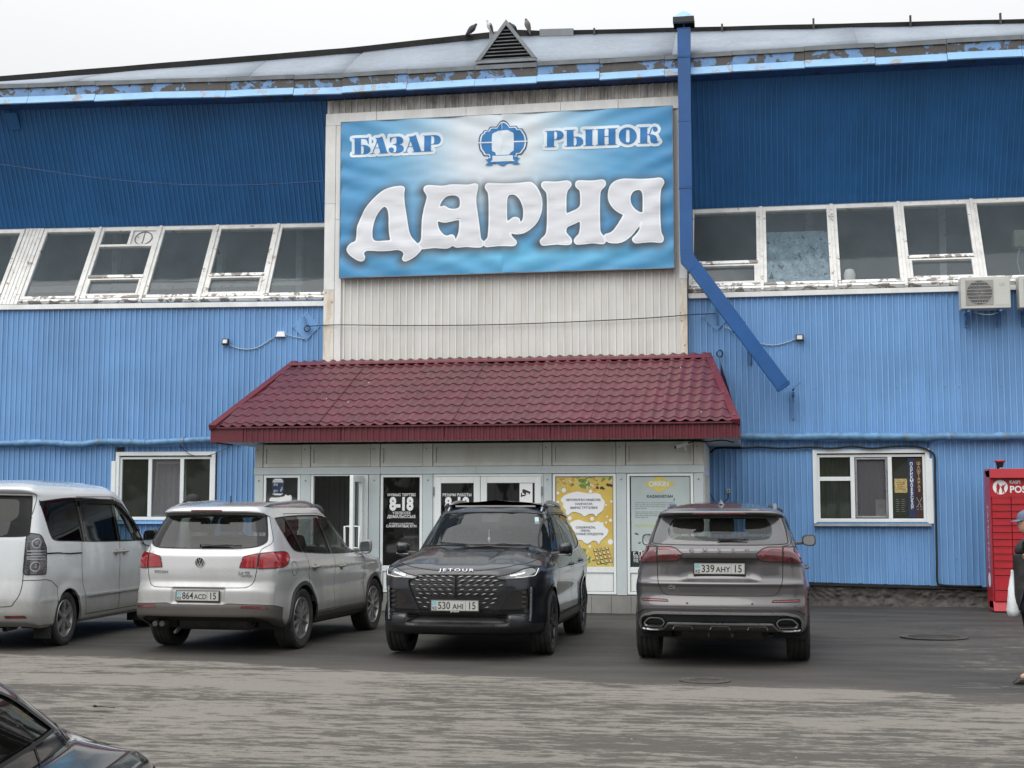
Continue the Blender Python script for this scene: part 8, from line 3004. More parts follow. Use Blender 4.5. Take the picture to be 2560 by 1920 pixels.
# hairdresser signs in the right window
t = thing('barber_sign', 'narrow vertical sign reading ПАРИКМАХЕРСКАЯ and ШАШТАРАЗ inside the right window', 'sign')
x0, x1, y0, y1, m1, m2 = WRg
sx0 = m2 + .035 + (x1 - .045 - m2 - .035) * .52
sx1 = x1 - .05
xm = (sx0 + sx1) / 2
slab('board', sx0, xm - .002, y0 + .08, y1 - .07, -.068, -.064, pmat('sign_navy', (.015, .03, .085), .4), 0, t)
slab('board', xm, sx1, y0 + .08, y1 - .07, -.070, -.066, pmat('sign_maroon', (.05, .016, .014), .4, var=.4), 0, t)
H_ = y1 - y0 - .3
def vtext(s_, x, ztop, step, size, mat):
 for i, ch in enumerate(s_):
  lettering(t, ch, x, ztop - i * step, -.062, size, mat, .0014, .95)
vtext('ПАРИКМАХЕРСКАЯ', (sx0 + xm) / 2, y1 - .17, .0575, .072, M['white'])
vtext('ШАШТАРАЗ', (xm + sx1) / 2, y1 - .16, .066, .070, pmat('sign_gold', (.50, .42, .20), .4))
mb = MB(MAIN.M)
for s_ in (1, -1):
 c = (xm + sx1) / 2
 mb.bar((c - s_ * .045, -.062, y0 + .42), (c + s_ * .025, -.062, y0 + .28), .012, .003, up=(0, 1, 0))
 mb.tube([(c + s_ * .03 + .018 * math.cos(q), -.062, y0 + .24 + .03 * math.sin(q)) for q in np.linspace(0, 6.28, 12)], .003, 5)
mb.build('scissors', M['satin'], t)
t = thing('ornate_notice', 'small yellow ornamental notice inside the right window beside the vertical sign', 'notice')
slab('board', m2 + .075, sx0 - .015, y0 + .50, y0 + .74, -.070, -.066, pmat('notice_yellow', (.40, .33, .13), .5, var=.5, vscale=50), 0, t)
for k in range(4):
 slab('print_line', m2 + .11, sx0 - .05, y0 + .56 + k * .037, y0 + .568 + k * .037, -.0655, -.0645, pmat('notice_red', (.25, .05, .03), .5), 0, t)
t = thing('price_notice', 'dark price notice with faint white lines low in the right window', 'notice')
rng = random.Random(12)
for k in range(7):
 for c0 in (m2 + .09, m2 + .18):
  slab('print_line', c0, c0 + rng.uniform(.04, .07), y0 + .18 + k * .034, y0 + .186 + k * .034, -.066, -.065, pmat('notice_grey', (.22, .23, .22), .5), 0, t)
t = thing('paper_notice', 'sheet of white paper behind the insect screen of the right window', 'notice')
slab('paper', m2 - .035 - .21, m2 - .05, y0 + .085, y0 + .385, -.075, -.073, pmat('paper', (.50, .52, .48), .6), 0, t)
for k in range(3):
 slab('print_line', m2 - .20, m2 - .10, y0 + .25 + k * .022, y0 + .254 + k * .022, -.0725, -.072, M['black'], 0, t)
for o in COL.objects:
 if o.type == 'EMPTY' and o.name in ('barber_sign', 'ornate_notice', 'price_notice'):
  o.location = (0, -.030, 0)
# ---------------------------------------------------------------- air conditioners
def aircon(a, z, label):
 t = thing('air_conditioner', label, 'air conditioner', group='air conditioner units under the upper windows')
 w, h, d = .80, .54, .30
 n0 = .16
 mb = MB()
 mb.box(a, a + w, -n0 - d, -n0, z, z + h)
 mb.build('casing', M['ac'], t, bevel=.012)
 y = -n0 - d
 cx_, cz_, rr = a + .30, z + h * .50, .205
 mb = MB()
 mb.box(cx_ - .225, cx_ + .225, y - .006, y, cz_ - .215, cz_ + .215)
 mb.build('fan_panel', pmat('ac_grey', (.30, .29, .27), .5), t, bevel=.004)
 mb = MB()
 mb.lathe([(.001, y - .007), (rr, y - .007)], (cx_, 0, cz_), 'y', 32)
 mb.build('fan_opening', M['interior_dark'], t, fixn=False)
 mb = MB()
 for k in range(11):
  mb.lathe([(rr * k / 11 + .008, y - .009), (rr * k / 11 + .012, y - .0095)], (cx_, 0, cz_), 'y', 32)
 for k in range(24):
  q = 2 * math.pi * k / 24
  mb.bar((cx_ + .03 * math.cos(q), y - .010, cz_ + .03 * math.sin(q)), (cx_ + rr * math.cos(q), y - .010, cz_ + rr * math.sin(q)), .003, .003)
 for k in range(7):
  zz = cz_ - rr + .03 + k * .058
  L = math.sqrt(max(0, rr * rr - (zz - cz_) ** 2))
  mb.box(cx_ - L, cx_ + L, y - .014, y - .011, zz - .005, zz + .005)
 mb.build('fan_guard', pmat('ac_guard', (.34, .34, .33), .5), t, fixn=False)
 mb = MB()
 for k in range(5):
  q = 2 * math.pi * k / 5
  mb.hexa([(cx_ + rr * .2 * math.cos(q), y - .001, cz_ + rr * .2 * math.sin(q)), (cx_ + rr * .9 * math.cos(q), y - .001, cz_ + rr * .9 * math.sin(q)), (cx_ + rr * .9 * math.cos(q + .7), y - .003, cz_ + rr * .9 * math.sin(q + .7)), (cx_ + rr * .2 * math.cos(q + .7), y - .003, cz_ + rr * .2 * math.sin(q + .7)),
    (cx_ + rr * .2 * math.cos(q), y - .002, cz_ + rr * .2 * math.sin(q)), (cx_ + rr * .9 * math.cos(q), y - .002, cz_ + rr * .9 * math.sin(q)), (cx_ + rr * .9 * math.cos(q + .7), y - .004, cz_ + rr * .9 * math.sin(q + .7)), (cx_ + rr * .2 * math.cos(q + .7), y - .004, cz_ + rr * .2 * math.sin(q + .7))])
 mb.build('fan_blade', M['black_plastic'], t)
 mb = MB()
 mb.box(a + .545, a + w - .02, y - .004, y, z + .05, z + h - .04)
 mb.build('service_cover', M['ac'], t, bevel=.004)
 lettering(t, 'LG', a + .665, z + h - .14, -y + .004, .07, M['ac_print'], .001)
 for xx in (a + .12, a + w - .16):
  mb = MB()
  mb.box(xx - .02, xx + .02, -n0 - d + .02, -.01, z - .05, z - .01)
  mb.box(xx - .02, xx + .02, -.05, -.01, z - .26, z - .05)
  mb.bar((xx, -n0 - .15, z - .04), (xx, -.04, z - .22), .02)
  mb.build('wall_bracket', M['blue_metal'], t)
 mb = MB()
 mb.tube(smooth_path([(a + .2, -.30, z - .03), (a + .4, -.34, z - .09), (a + .6, -.30, z - .06), (a + w + .02, -.10, z + .1), (a + w + .06, -.03, z + .3)], 5), .012, 6)
 mb.build('hose', M['grey_cable'], t, smooth=True)
M['ac'] = pmat('ac_casing', (.52, .53, .49), .45, var=.05, dirt=.3, dirtcol=(.35, .33, .28))
M['ac_print'] = pmat('ac_print', (.36, .36, .34), .5)
aircon(3.40, 5.00, 'pale air conditioner unit with round fan, hanging fully in view under the upper right windows')
aircon(4.34, 4.995, 'pale air conditioner unit cut off by the right edge of the picture')
# ---------------------------------------------------------------- floodlights, boxes, brackets, cables
def cable(name, pts, r, mat, label, n=8):
 mb = MB()
 mb.tube(smooth_path(pts, n), r, 6)
 return tag(mb.build(name, mat, smooth=True), label, 'cable')
def floodlight(F, a, z, label, tilt):
 t = thing('floodlight', label, 'floodlight', tuple(F.w(a, .05, z)))
 t.rotation_euler = (R(-12), 0, math.atan2(F.A[1], F.A[0]) + tilt)
 mb = MB()
 mb.box(-.068, .068, -.055, .0, -.055, .055)
 mb.build('housing', M['black_plastic'], t, bevel=.006)
 mb = MB()
 mb.box(-.045, .045, -.0575, -.055, -.034, .034)
 mb.build('lens', pmat('led_lens', (.50, .50, .47), .25), t)
 mb = MB()
 for k in range(-2, 3):
  mb.box(-.035, .035, -.0585, -.0577, k * .012 - .003, k * .012 + .003)
 mb.build('led_rows', M['satin'], t)
 mb = MB()
 mb.bar((0, .0, 0), (0, .06, -.02), .03)
 mb.build('bracket', M['black_plastic'], t)
floodlight(LEFT, -1.91, 4.745, 'small black floodlight on the blue wall left of the white bay', R(-12))
floodlight(MAIN, .73, 4.61, 'small black floodlight on the blue wall right of the slanting duct', R(0))
t = thing('junction_box', 'white junction box on the blue wall left of the white bay', 'junction box', tuple(LEFT.w(-.87, .02, 4.88)), R(4.5))
mb = MB()
mb.hexa([(-.085, -.0, -.045), (.085, -.0, -.045), (.085, .02, -.045), (-.085, .02, -.045), (-.065, -.0, .05), (.065, -.0, .05), (.065, .02, .05), (-.065, .02, .05)])
mb.hexa([(-.085, -.07, -.045), (.085, -.07, -.045), (.085, .0, -.045), (-.085, .0, -.045), (-.06, -.06, .05), (.06, -.06, .05), (.065, .0, .05), (-.065, .0, .05)])
mb.build('box', M['white'], t, bevel=.004)
cable('lamp_cable', [LEFT.w(*q) for q in ((-1.85, .04, 4.70), (-1.72, .03, 4.64), (-1.5, .03, 4.61), (-1.3, .03, 4.65), (-1.1, .03, 4.77), (-.95, .04, 4.86))], .011, M['grey_cable'], 'pale cable sagging from the left floodlight to the white junction box')
cable('lamp_cable', [LEFT.w(*q) for q in ((-.79, .04, 4.88), (-.6, .03, 4.83), (-.42, .03, 4.79))], .009, M['grey_cable'], 'short pale cable from the white junction box to the left square bracket plate')
cable('lamp_cable', [MAIN.w(*q) for q in ((-.55, .03, 4.84), (-.42, .04, 4.77), (-.1, .04, 4.58), (.1, .04, 4.52), (.3, .03, 4.50), (.5, .03, 4.54), (.68, .04, 4.61))], .011, M['grey_cable'], 'pale cable from behind the slanting duct to the right floodlight')
def diamond(F, a, z, r, label, rod):
 t = thing('bracket_plate', label, 'bracket')
 mb = MB(F.M)
 mb.prism([(a, z + r * 1.05), (a + r, z), (a, z - r * 1.05), (a - r, z)], .015, .028)
 mb.build('plate', M['light_blue'], t, bevel=.002)
 mb = MB(F.M)
 mb.tube([(a - .04, .06, z + .18) , (a + .03, .10, z - .10)] if rod else [(a, .05, z + .16), (a + .01, .05, z - .14)], .017, 8)
 mb.build('rod', M['blue_metal'], t)
 mb = MB(F.M)
 for q in ((a, z + r * .85), (a + r * .8, z), (a, z - r * .85), (a - r * .8, z)):
  mb.lathe([(.001, .036), (.010, .034), (.011, .028)], (q[0], 0, q[1]), 'y', 8)
 mb.build('bolts', M['steel'], t, kind='stuff')
diamond(LEFT, -.40, 5.03, .265, 'blue diamond shaped bracket plate with a rod, left of the white bay', True)
diamond(MAIN, -.70, 5.03, .25, 'blue diamond shaped bracket plate behind the slanting duct, right of the white bay', False)
t = thing('cable_loop', 'coil of dark cable on the left bracket plate', 'cable')
mb = MB(LEFT.M)
for k in range(3):
 mb.tube([(-.37 + .055 * math.cos(q) + .006 * k, .08 + .012 * k, 4.98 + .06 * math.sin(q)) for q in np.linspace(0, 6.28, 20)], .006, 5)
mb.build('coil', M['dark_cable'], t, smooth=True)
mb = MB(MAIN.M)
for k in range(3):
 mb.tube([(-.66 + .05 * math.cos(q) + .01 * k, .10 + .01 * k, 4.36 + (.055 + .006 * k) * math.sin(q)) for q in np.linspace(0, 6.28, 20)], .005, 5)
tag(mb.build('cable_loop', M['dark_cable'], smooth=True), 'coil of thin dark cable above the top right corner of the red canopy', 'cable')
A_ = [LEFT.w(-.37, .09, 5.02)] + [MAIN.w(a, .22 if a < -7 else .20, z) for a, z in ((-7.6, 5.02), (-6.5, 4.985), (-5.2, 4.96), (-4.2, 4.96), (-3.2, 4.975), (-2.2, 5.00), (-1.5, 5.03), (-1.2, 5.05))] + [MAIN.w(-.72, .06, 5.08)]
cable('strung_cable', A_, .009, M['dark_cable'], 'thin dark cable strung across the white bay between the two bracket plates')
cable('strung_cable', [LEFT.w(-7.4, .10, 8.35)] + [LEFT.w(*LEFT_at) for LEFT_at in [(-6.2, .15, 8.18), (-4.6, .15, 7.92), (-3.2, .15, 7.76), (-2.0, .15, 7.70), (-1.0, .12, 7.71), (-.05, .05, 7.76)]], .011, M['soffit'], 'thin cable sagging across the dark blue upper left wall')
pts = [(-1.0 + .0, 2.55)]
bc = [MAIN.at(u_, v_, .07) for u_, v_ in ((1775, 1132), (1795, 1120), (1850, 1120), (1900, 1118), (1955, 1121), (2030, 1118), (2080, 1121), (2130, 1116), (2180, 1121), (2235, 1116), (2290, 1116), (2325, 1128), (2337, 1145), (2338, 1200), (2340, 1300), (2342, 1400), (2343, 1452), (2352, 1462), (2400, 1465), (2455, 1466))]
cable('black_conduit', [(a_, -.07, z_) for a_, z_ in bc], .019, M['black_rubber'], 'black conduit running over and down the right side of the right window', 4)
t = thing('door_bell_box', 'tiny grey switch box with a cable on the blue wall right of the porch', 'switch box')
a_, z_ = MAIN.at(1821, 1227, .03)
mb = MB(MAIN.M)
mb.box(a_ - .03, a_ + .03, .012, .04, z_ - .035, z_ + .035)
mb.build('box', M['panel_old'], t, bevel=.003)
mb = MB(MAIN.M)
mb.box(a_ - .012, a_ + .012, .04, .044, z_ - .012, z_ + .012)
mb.build('switch', M['black'], t)
cable('thin_cable', [MAIN.w(*q) for q in ((a_, .03, z_ - .04), (a_ - .02, .03, z_ - .15), (a_ - .2, .03, z_ - .20), (a_ - .33, .03, z_ - .03), (a_ - .40, .03, z_ + .1))], .007, M['dark_cable'], 'thin dark cable below the tiny switch box right of the porch')
cable('thin_cable', [LEFT.w(*q) for q in ((-2.75, .06, 2.82), (-2.55, .08, 2.66), (-2.3, .09, 2.62), (-2.05, .08, 2.68), (-1.8, .05, 2.80))], .006, M['dark_cable'], 'thin loose cable hanging over the left window under the blue pipe')
# surveillance camera under the canopy
t = thing('security_camera', 'white security camera under the right end of the red canopy', 'camera')
mb = MB()
mb.tube([(-1.28, -2.78, 2.60), (-1.10, -2.72, 2.665)], .032, 12)
mb.build('body', M['white_trim'], t, smooth=40)
mb = MB()
mb.tube([(-1.295, -2.785, 2.595), (-1.28, -2.78, 2.60)], .026, 12)
mb.build('lens', M['black_plastic'], t)
mb = MB()
mb.bar((-1.15, -2.74, 2.64), (-1.13, -2.70, 2.56), .02)
mb.bar((-1.13, -2.70, 2.56), (-1.13, -2.62, 2.56), .03)
mb.build('mount', M['white_trim'], t)
mb = MB()
mb.tube(smooth_path([(-1.1, -2.72, 2.66), (-1.0, -2.74, 2.69), (-.8, -2.9, 2.675), (-.55, -3.0, 2.69), (-.38, -2.9, 2.66)], 5), .012, 6)
mb.build('cable', M['dark_cable'], t, smooth=True)
# ---------------------------------------------------------------- parcel locker
lk = thing('parcel_locker', 'tall red parcel locker with white KASPI POSTOMAT lettering against the wall', 'parcel locker', (3.64, -1.30, 0))
LW, LH, LD = 2.1, 2.28, .58
mb = MB()
mb.box(0, LW, .02, LD, .06, LH - .02)
mb.build('carcass', M['red'], lk, bevel=.006)
mb = MB()
mb.hexa([(.0, -.09, LH - .15), (LW, -.09, LH - .15), (LW, .3, LH - .13), (.0, .3, LH - .13), (.0, -.07, LH), (LW, -.07, LH), (LW, LD, LH + .01), (.0, LD, LH + .01)])
mb.build('canopy', M['red'], lk, bevel=.006)
mb = MB()
mb.hexa([(.0, -.05, .02), (LW, -.05, .02), (LW, .4, .02), (.0, .4, .02), (.0, .01, .17), (LW, .01, .17), (LW, .4, .17), (.0, .4, .17)])
mb.build('kick_plate', M['red'], lk, bevel=.004)
mb = MB()
mb.box(.01, LW - .01, .0, .03, 1.83, LH - .15)
mb.build('header_board', M['red'], lk)
rowsz = [1.83, 1.71, 1.60, 1.485, 1.37, 1.26, 1.15, 1.035, .92, .81, .695, .58, .345, .17]
mb = None
for c in range(7):
 x0 = .02 + c * .295
 for i in range(len(rowsz) - 1):
  z1_, z0_ = rowsz[i] - .0, rowsz[i + 1]
  mb = MB()
  mb.box(x0 + .006, x0 + .289, -.018, .03, z0_ + .006, z1_ - .006)
  mb.box(x0 + .012, x0 + .283, -.024, -.018, z1_ - .016, z1_ - .008)
  mb.build('locker_door', M['red'], lk, bevel=.003)
mb = MB()
mb.box(.015, LW - .015, .018, .0195, .17, 1.83)
mb.build('dark_joint', M['red_dk'], lk)
def lk_text(s_, x, z, size, mat, w=1.0, bold=.001, align='LEFT', y=-.003):
 v_, f_ = text_mesh(s_, size, bold, w, .0006, align)
 mb = MB()
 mb.add([(x + p[0], y - p[2], z + p[1]) for p in v_], f_)
 mb.build('lettering', mat, lk)
lk_text('KASPI', .300, 2.065, .072, M['white'], .92, .001)
lk_text('POSTOMAT', .300, 1.945, .150, M['white'], .95, .004)
mb = MB()
mb.lathe([(.001, -.003), (.115, -.003)], (.158, 0, 1.985), 'y', 36)
mb.build('logo_disc', M['white'], lk, fixn=False)
def logo(polys, mat, lay):
 v_, f_ = poly_mesh([closed_path(p, 4) for p in polys], 0)
 mb = MB()
 mb.add([(.158 + p[0] * .115, -.0035 - lay * .0006, 1.985 + p[1] * .115) for p in v_], f_)
 mb.build('logo_figure', mat, lk, fixn=False)
logo([[(-.40, .42), (-.30, .62), (-.20, .42), (-.08, .25), (-.05, -.1), (-.15, -.35), (-.20, -.85), (-.30, -.90), (-.34, -.50), (-.42, -.88), (-.55, -.80), (-.50, -.2), (-.52, .2)]], M['red'], 1)
logo([[(.28, .20), (.35, .40), (.47, .25), (.70, .50), (.74, .42), (.55, .05), (.50, -.2), (.58, -.70), (.45, -.82), (.36, -.45), (.30, -.80), (.22, -.86), (.20, -.3), (.02, .12), (.05, .2), (.2, .1)]], M['red'], 1)
# side lettering reading down
v_, f_ = text_mesh('POSTOMAT', .20, .003, 1.0, .0006)
mb = MB()
mb.add([(-.004 - p[2], LD / 2 - p[1] , 1.20 + p[0]) for p in v_], f_)
mb.build('lettering', pmat('side_print', (.55, .50, .55), .5), lk)
mb = MB()
mb.lathe([(.001, -.004), (.12, -.004)], (0, LD / 2, .50), 'x', 28)
mb.build('logo_disc', M['white'], lk, fixn=False)
mb = MB()
mb.tube([(.14, .05, LH), (.14, .02, LH + .06)], .022, 8)
mb.lathe([(.001, LH + .02), (.045, LH + .025), (.06, LH + .07), (.062, LH + .11)], (.16, -.02, 0), 'z', 16)
mb.build('camera', M['black_plastic'], lk, smooth=40)
mb = MB()
mb.lathe([(.085, LH + .105), (.09, LH + .125), (.085, LH + .135), (.001, LH + .14)], (.16, -.02, 0), 'z', 20)
mb.build('camera_hood', M['red'], lk, smooth=40)
# ---------------------------------------------------------------- people
def skinned(name, verts, edges, mat, parent, root_i=0, sub=2, squash=None):
 """verts: (x, y, z, rx, ry)"""
 me = bpy.data.meshes.new(name)
 me.from_pydata([v[:3] for v in verts], edges, [])
 o = bpy.data.objects.new(name, me)
 COL.objects.link(o)
 bpy.context.view_layer.objects.active = o
 o.modifiers.new('skin', 'SKIN').use_smooth_shade = True
 for i, v in enumerate(verts):
  sv = me.skin_vertices[0].data[i]
  sv.radius = (v[3], v[4] if len(v) > 4 else v[3])
  sv.use_root = (i == root_i)
 s_ = o.modifiers.new('sub', 'SUBSURF')
 s_.levels = s_.render_levels = sub
 me.materials.append(mat)
 o.parent = parent
 return o
M['skin'] = pmat('skin', (.42, .24, .17), .5, var=.1, vscale=12)
M['hair_grey'] = pmat('grey_hair', (.42, .40, .37), .8, var=.2, vscale=60)
M['hair_dark'] = pmat('dark_hair', (.05, .04, .035), .8)
M['jacket'] = pmat('black_jacket', (.010, .010, .011), .6, var=.4, vscale=7, bump=1.0, bscale=12)
M['jeans'] = pmat('navy_trousers', (.015, .02, .05), .8, var=.3)
M['shoe'] = pmat('black_shoe', (.012, .012, .012), .5)
M['cap_blue'] = pmat('slate_blue_cap', (.10, .13, .20), .7, var=.15)
M['cap_black'] = pmat('black_cap', (.012, .012, .013), .7)
M['bag'] = pmat('white_plastic_bag', (.62, .66, .68), .35, var=.08, bump=.6, bscale=14)
def head(parent, mats, z, facing_tilt=0.0, x=0.0):
 """head looking along -x, centre at (x,0,z)"""
 skin, hair, cap = mats
 mb = MB()
 rings = []
 prof = [(-.125, .030, .035, .02), (-.112, .052, .050, .008), (-.09, .068, .060, .0), (-.06, .080, .067, .0), (-.02, .090, .073, .003), (.02, .094, .076, .005), (.06, .092, .074, .008), (.095, .075, .062, .010), (.118, .042, .038, .012), (.125, .01, .01, .012)]
 n = 20
 for zz, rx, ry, ox in prof:
  for q in range(n):
   a_ = 2 * math.pi * q / n
   rings.append((x + ox + rx * math.cos(a_), ry * math.sin(a_), z + zz))
 vs = rings
 # push out nose, chin, brow on the face side (-x)
 out = []
 for p in vs:
  dx = 0
  if p[0] < x:
   k = math.exp(-(p[1] / .014) ** 2)
   zz = p[2] - z
   dx = -.024 * k * math.exp(-((zz + .022) / .020) ** 2) - .008 * math.exp(-((zz - .018) / .012) ** 2) - .010 * math.exp(-(p[1] / .03) ** 2) * math.exp(-((zz + .095) / .02) ** 2)
   dx += .010 * math.exp(-((abs(p[1]) - .03) / .014) ** 2) * math.exp(-((zz - .0) / .012) ** 2) - .006 * k * math.exp(-((zz + .06) / .008) ** 2)
  out.append((p[0] + dx, p[1], p[2]))
 fs = [(k * n + q, k * n + (q + 1) % n, (k + 1) * n + (q + 1) % n, (k + 1) * n + q) for k in range(len(prof) - 1) for q in range(n)]
 mb.add(out, fs)
 for s_ in (1, -1):
  mb.lathe([(.001, .008), (.012, .010), (.018, .004), (.016, -.004)], (x + .012, s_ * .076, z - .012), 'y', 10)
 mb.build('head', skin, parent, smooth=True, sub=1)
 for s_ in (1, -1):
  mb = MB()
  mb.lathe([(.001, -.006), (.008, -.003), (.010, .003)], (x - .082, s_ * .030, z + .002), 'x', 10)
  mb.build('eye', M['white'], parent, smooth=True)
 mb = MB()
 pr2 = [(.02, 1.06), (.05, 1.06), (.085, .98), (.11, .75), (.13, .30), (.132, .02)]
 vs = []
 for zz, k in pr2:
  for q in range(n):
   a_ = 2 * math.pi * q / n
   vs.append((x + .008 + .098 * k * math.cos(a_), .082 * k * math.sin(a_), z + zz))
 mb.add(vs, [(k * n + q, k * n + (q + 1) % n, (k + 1) * n + (q + 1) % n, (k + 1) * n + q) for k in range(5) for q in range(n)])
 # peak
 pk = []
 for k in range(9):
  a_ = R(180 - 55 + 110 * k / 8)
  pk.append((x + .008 + .100 * math.cos(a_), .084 * math.sin(a_), z + .030))
 for k in range(9):
  a_ = R(180 - 55 + 110 * k / 8)
  pk.append((x - .035 + .130 * math.cos(a_), .080 * math.sin(a_), z + .012))
 pk += [(p[0], p[1], p[2] - .006) for p in pk]
 mb.add(pk, [(k, k + 1, k + 10, k + 9) for k in range(8)] + [(k + 18, k + 27, k + 28, k + 19) for k in range(8)] + [(k + 9, k + 10, k + 28, k + 27) for k in range(8)])
 mb.build('cap', cap, parent, smooth=50, fixn=False)
 mb = MB()
 vs = []
 for zz, k in ((-.055, .99), (-.03, 1.05), (.0, 1.06), (.03, 1.04)):
  for q in range(13):
   a_ = R(-108 + 216 * q / 12)
   vs.append((x + .008 + .095 * k * math.cos(a_), .080 * k * math.sin(a_), z + zz))
 mb.add(vs, [(k * 13 + q, k * 13 + q + 1, (k + 1) * 13 + q + 1, (k + 1) * 13 + q) for k in range(3) for q in range(12)])
 mb.build('hair', hair, parent, smooth=True, fixn=False)
def person(label, pos, rotz, mats, jacket, hgt=1.0, stride=.0, bag=False):
 t = thing('person', label, 'person', pos, rotz)
 t.scale = (hgt, hgt, hgt)
 # body under the clothes: one continuous surface, walking along -x
 f, b = -.22 * stride, .20 * stride
 V = [(0, 0, .93, .13, .15), (0.01, 0, 1.08, .12, .155), (.0, 0, 1.25, .12, .17), (.01, 0, 1.40, .09, .16), (-.0, 0, 1.47, .055, .055), (-.01, 0, 1.55, .05, .05),
  (0, .10, .88, .10, .10), (f * .6, .10, .50, .065, .065), (f, .10, .09, .045, .045), (f - .13, .10, .045, .035, .03),
  (0, -.10, .88, .10, .10), (b * .45, -.10, .50, .065, .065), (b, -.10, .10, .045, .045), (b - .12, -.10, .055, .035, .03),
  (.0, .19, 1.40, .06, .06), (.02, .25, 1.12, .045, .045), (-.05, .26, .88, .034, .034), (-.07, .26, .80, .03, .022),
  (.0, -.19, 1.40, .06, .06), (.04, -.25, 1.12, .045, .045), (.0, -.26, .88, .034, .034), (-.02, -.26, .80, .03, .022)]
 E = [(0, 1), (1, 2), (2, 3), (3, 4), (4, 5), (0, 6), (6, 7), (7, 8), (8, 9), (0, 10), (10, 11), (11, 12), (12, 13), (3, 14), (14, 15), (15, 16), (16, 17), (3, 18), (18, 19), (19, 20), (20, 21)]
 skinned('body', V, E, mats[0], t)
 # trousers and shoes
 V = [(0, 0, .95, .15, .17), (0, .10, .86, .12, .12), (f * .6, .105, .50, .092, .092), (f * .95, .10, .08, .070, .070), (0, -.10, .86, .12, .12), (b * .45, -.105, .50, .092, .092), (b * .98, -.10, .08, .070, .070)]
 skinned('trousers', V, [(0, 1), (1, 2), (2, 3), (0, 4), (4, 5), (5, 6)], M['jeans'], t)
 for x_, y_ in ((f, .10), (b, -.10)):
  mb = MB()
  mb.hexa([(x_ + .08, y_ - .04, .0), (x_ - .20, y_ - .045, .0), (x_ - .20, y_ + .045, .0), (x_ + .08, y_ + .04, .0), (x_ + .07, y_ - .035, .10), (x_ - .15, y_ - .035, .055), (x_ - .15, y_ + .035, .055), (x_ + .07, y_ + .035, .10)])
  mb.build('shoe', M['shoe'], t, bevel=.02)
 V = [(0, 0, .66 if bag else .80, .165, .20), (0, 0, .98, .165, .195), (.01, 0, 1.15, .15, .19), (.0, 0, 1.32, .145, .20), (.01, 0, 1.43, .10, .15), (.0, 0, 1.49, .075, .075),
  (.0, .21, 1.40, .085, .085), (.02, .275, 1.12, .075, .075), (-.05, .28, .86, .060, .060), (.0, -.21, 1.40, .085, .085), (.04, -.275, 1.12, .075, .075), (.0, -.28, .86, .060, .060)]
 skinned('jacket', V, [(0, 1), (1, 2), (2, 3), (3, 4), (4, 5), (4, 6), (6, 7), (7, 8), (4, 9), (9, 10), (10, 11)], jacket, t, 2)
 head(t, mats, 1.645, x=-.03)
 for s_, hx in ((1, -.07), (-1, -.02)):
  for k in range(4):
   skinned('finger', [(hx - .03 + k * .018, s_ * .265, .80, .011), (hx - .035 + k * .018, s_ * .27, .765 - .006 * (k in (1, 2)), .0095), (hx - .028 + k * .018, s_ * .255, .735 - .008 * (k in (1, 2)), .008)], [(0, 1), (1, 2)], mats[0], t, sub=1)
  skinned('thumb', [(hx - .035, s_ * .26, .83, .012), (hx - .062, s_ * .25, .80, .010), (hx - .066, s_ * .243, .775, .009)], [(0, 1), (1, 2)], mats[0], t, sub=1)
 return t
pp = ground(2552, 1706)
man = person('older man in a slate blue cap and black jacket walking past the red locker', (pp[0] + .125, pp[1], 0), R(8), (M['skin'], M['hair_grey'], M['cap_blue']), M['jacket'], .90, -.3, True)
# carrier bag hanging on the near side
bt = tag(None or bpy.data.objects.new('carrier_bag', None), 'white plastic carrier bag hanging from the hand of the man in the slate blue cap', 'bag')
COL.objects.link(bt)
bt.location = man.location
bt.rotation_euler = man.rotation_euler
mb = MB()
rings = []
for zz, rx, ry in ((.60, .02, .03), (.61, .05, .065), (.66, .062, .08), (.76, .055, .07), (.86, .045, .05), (.94, .03, .03), (1.0, .018, .018), (1.03, .02, .02)):
 for q in range(18):
  a_ = 2 * math.pi * q / 18
  k = 1 + .12 * math.sin(5 * a_ + zz * 20)
  rings.append((-.150 + rx * math.cos(a_) * k, .06 + ry * math.sin(a_) * k, zz))
mb.add(rings, [(k * 18 + q, k * 18 + (q + 1) % 18, (k + 1) * 18 + (q + 1) % 18, (k + 1) * 18 + q) for k in range(7) for q in range(18)])
mb.build('bag', M['bag'], bt, smooth=True, fixn=False)
mb = MB()
mb.tube([(-.150, .06, 1.02), (-.145, .10, 1.03), (-.12, .18, .90), (-.09, .235, .72)], .010, 6)
mb.build('bag_handle', M['bag'], bt, smooth=True)
p2 = MAIN.w(0, 0, 0)
rr_ = ray(478, 1262)
kk = (-4.5 + CAM_D) / rr_[1]
q2 = _C + rr_ * kk
person('man in a black cap standing behind the white SUV, only his head showing', (float(q2[0]) + .04, float(q2[1]), 0), R(-10), (M['skin'], M['hair_grey'], M['cap_black']), pmat('pale_jacket', (.45, .44, .43), .7), 1.05, .2)
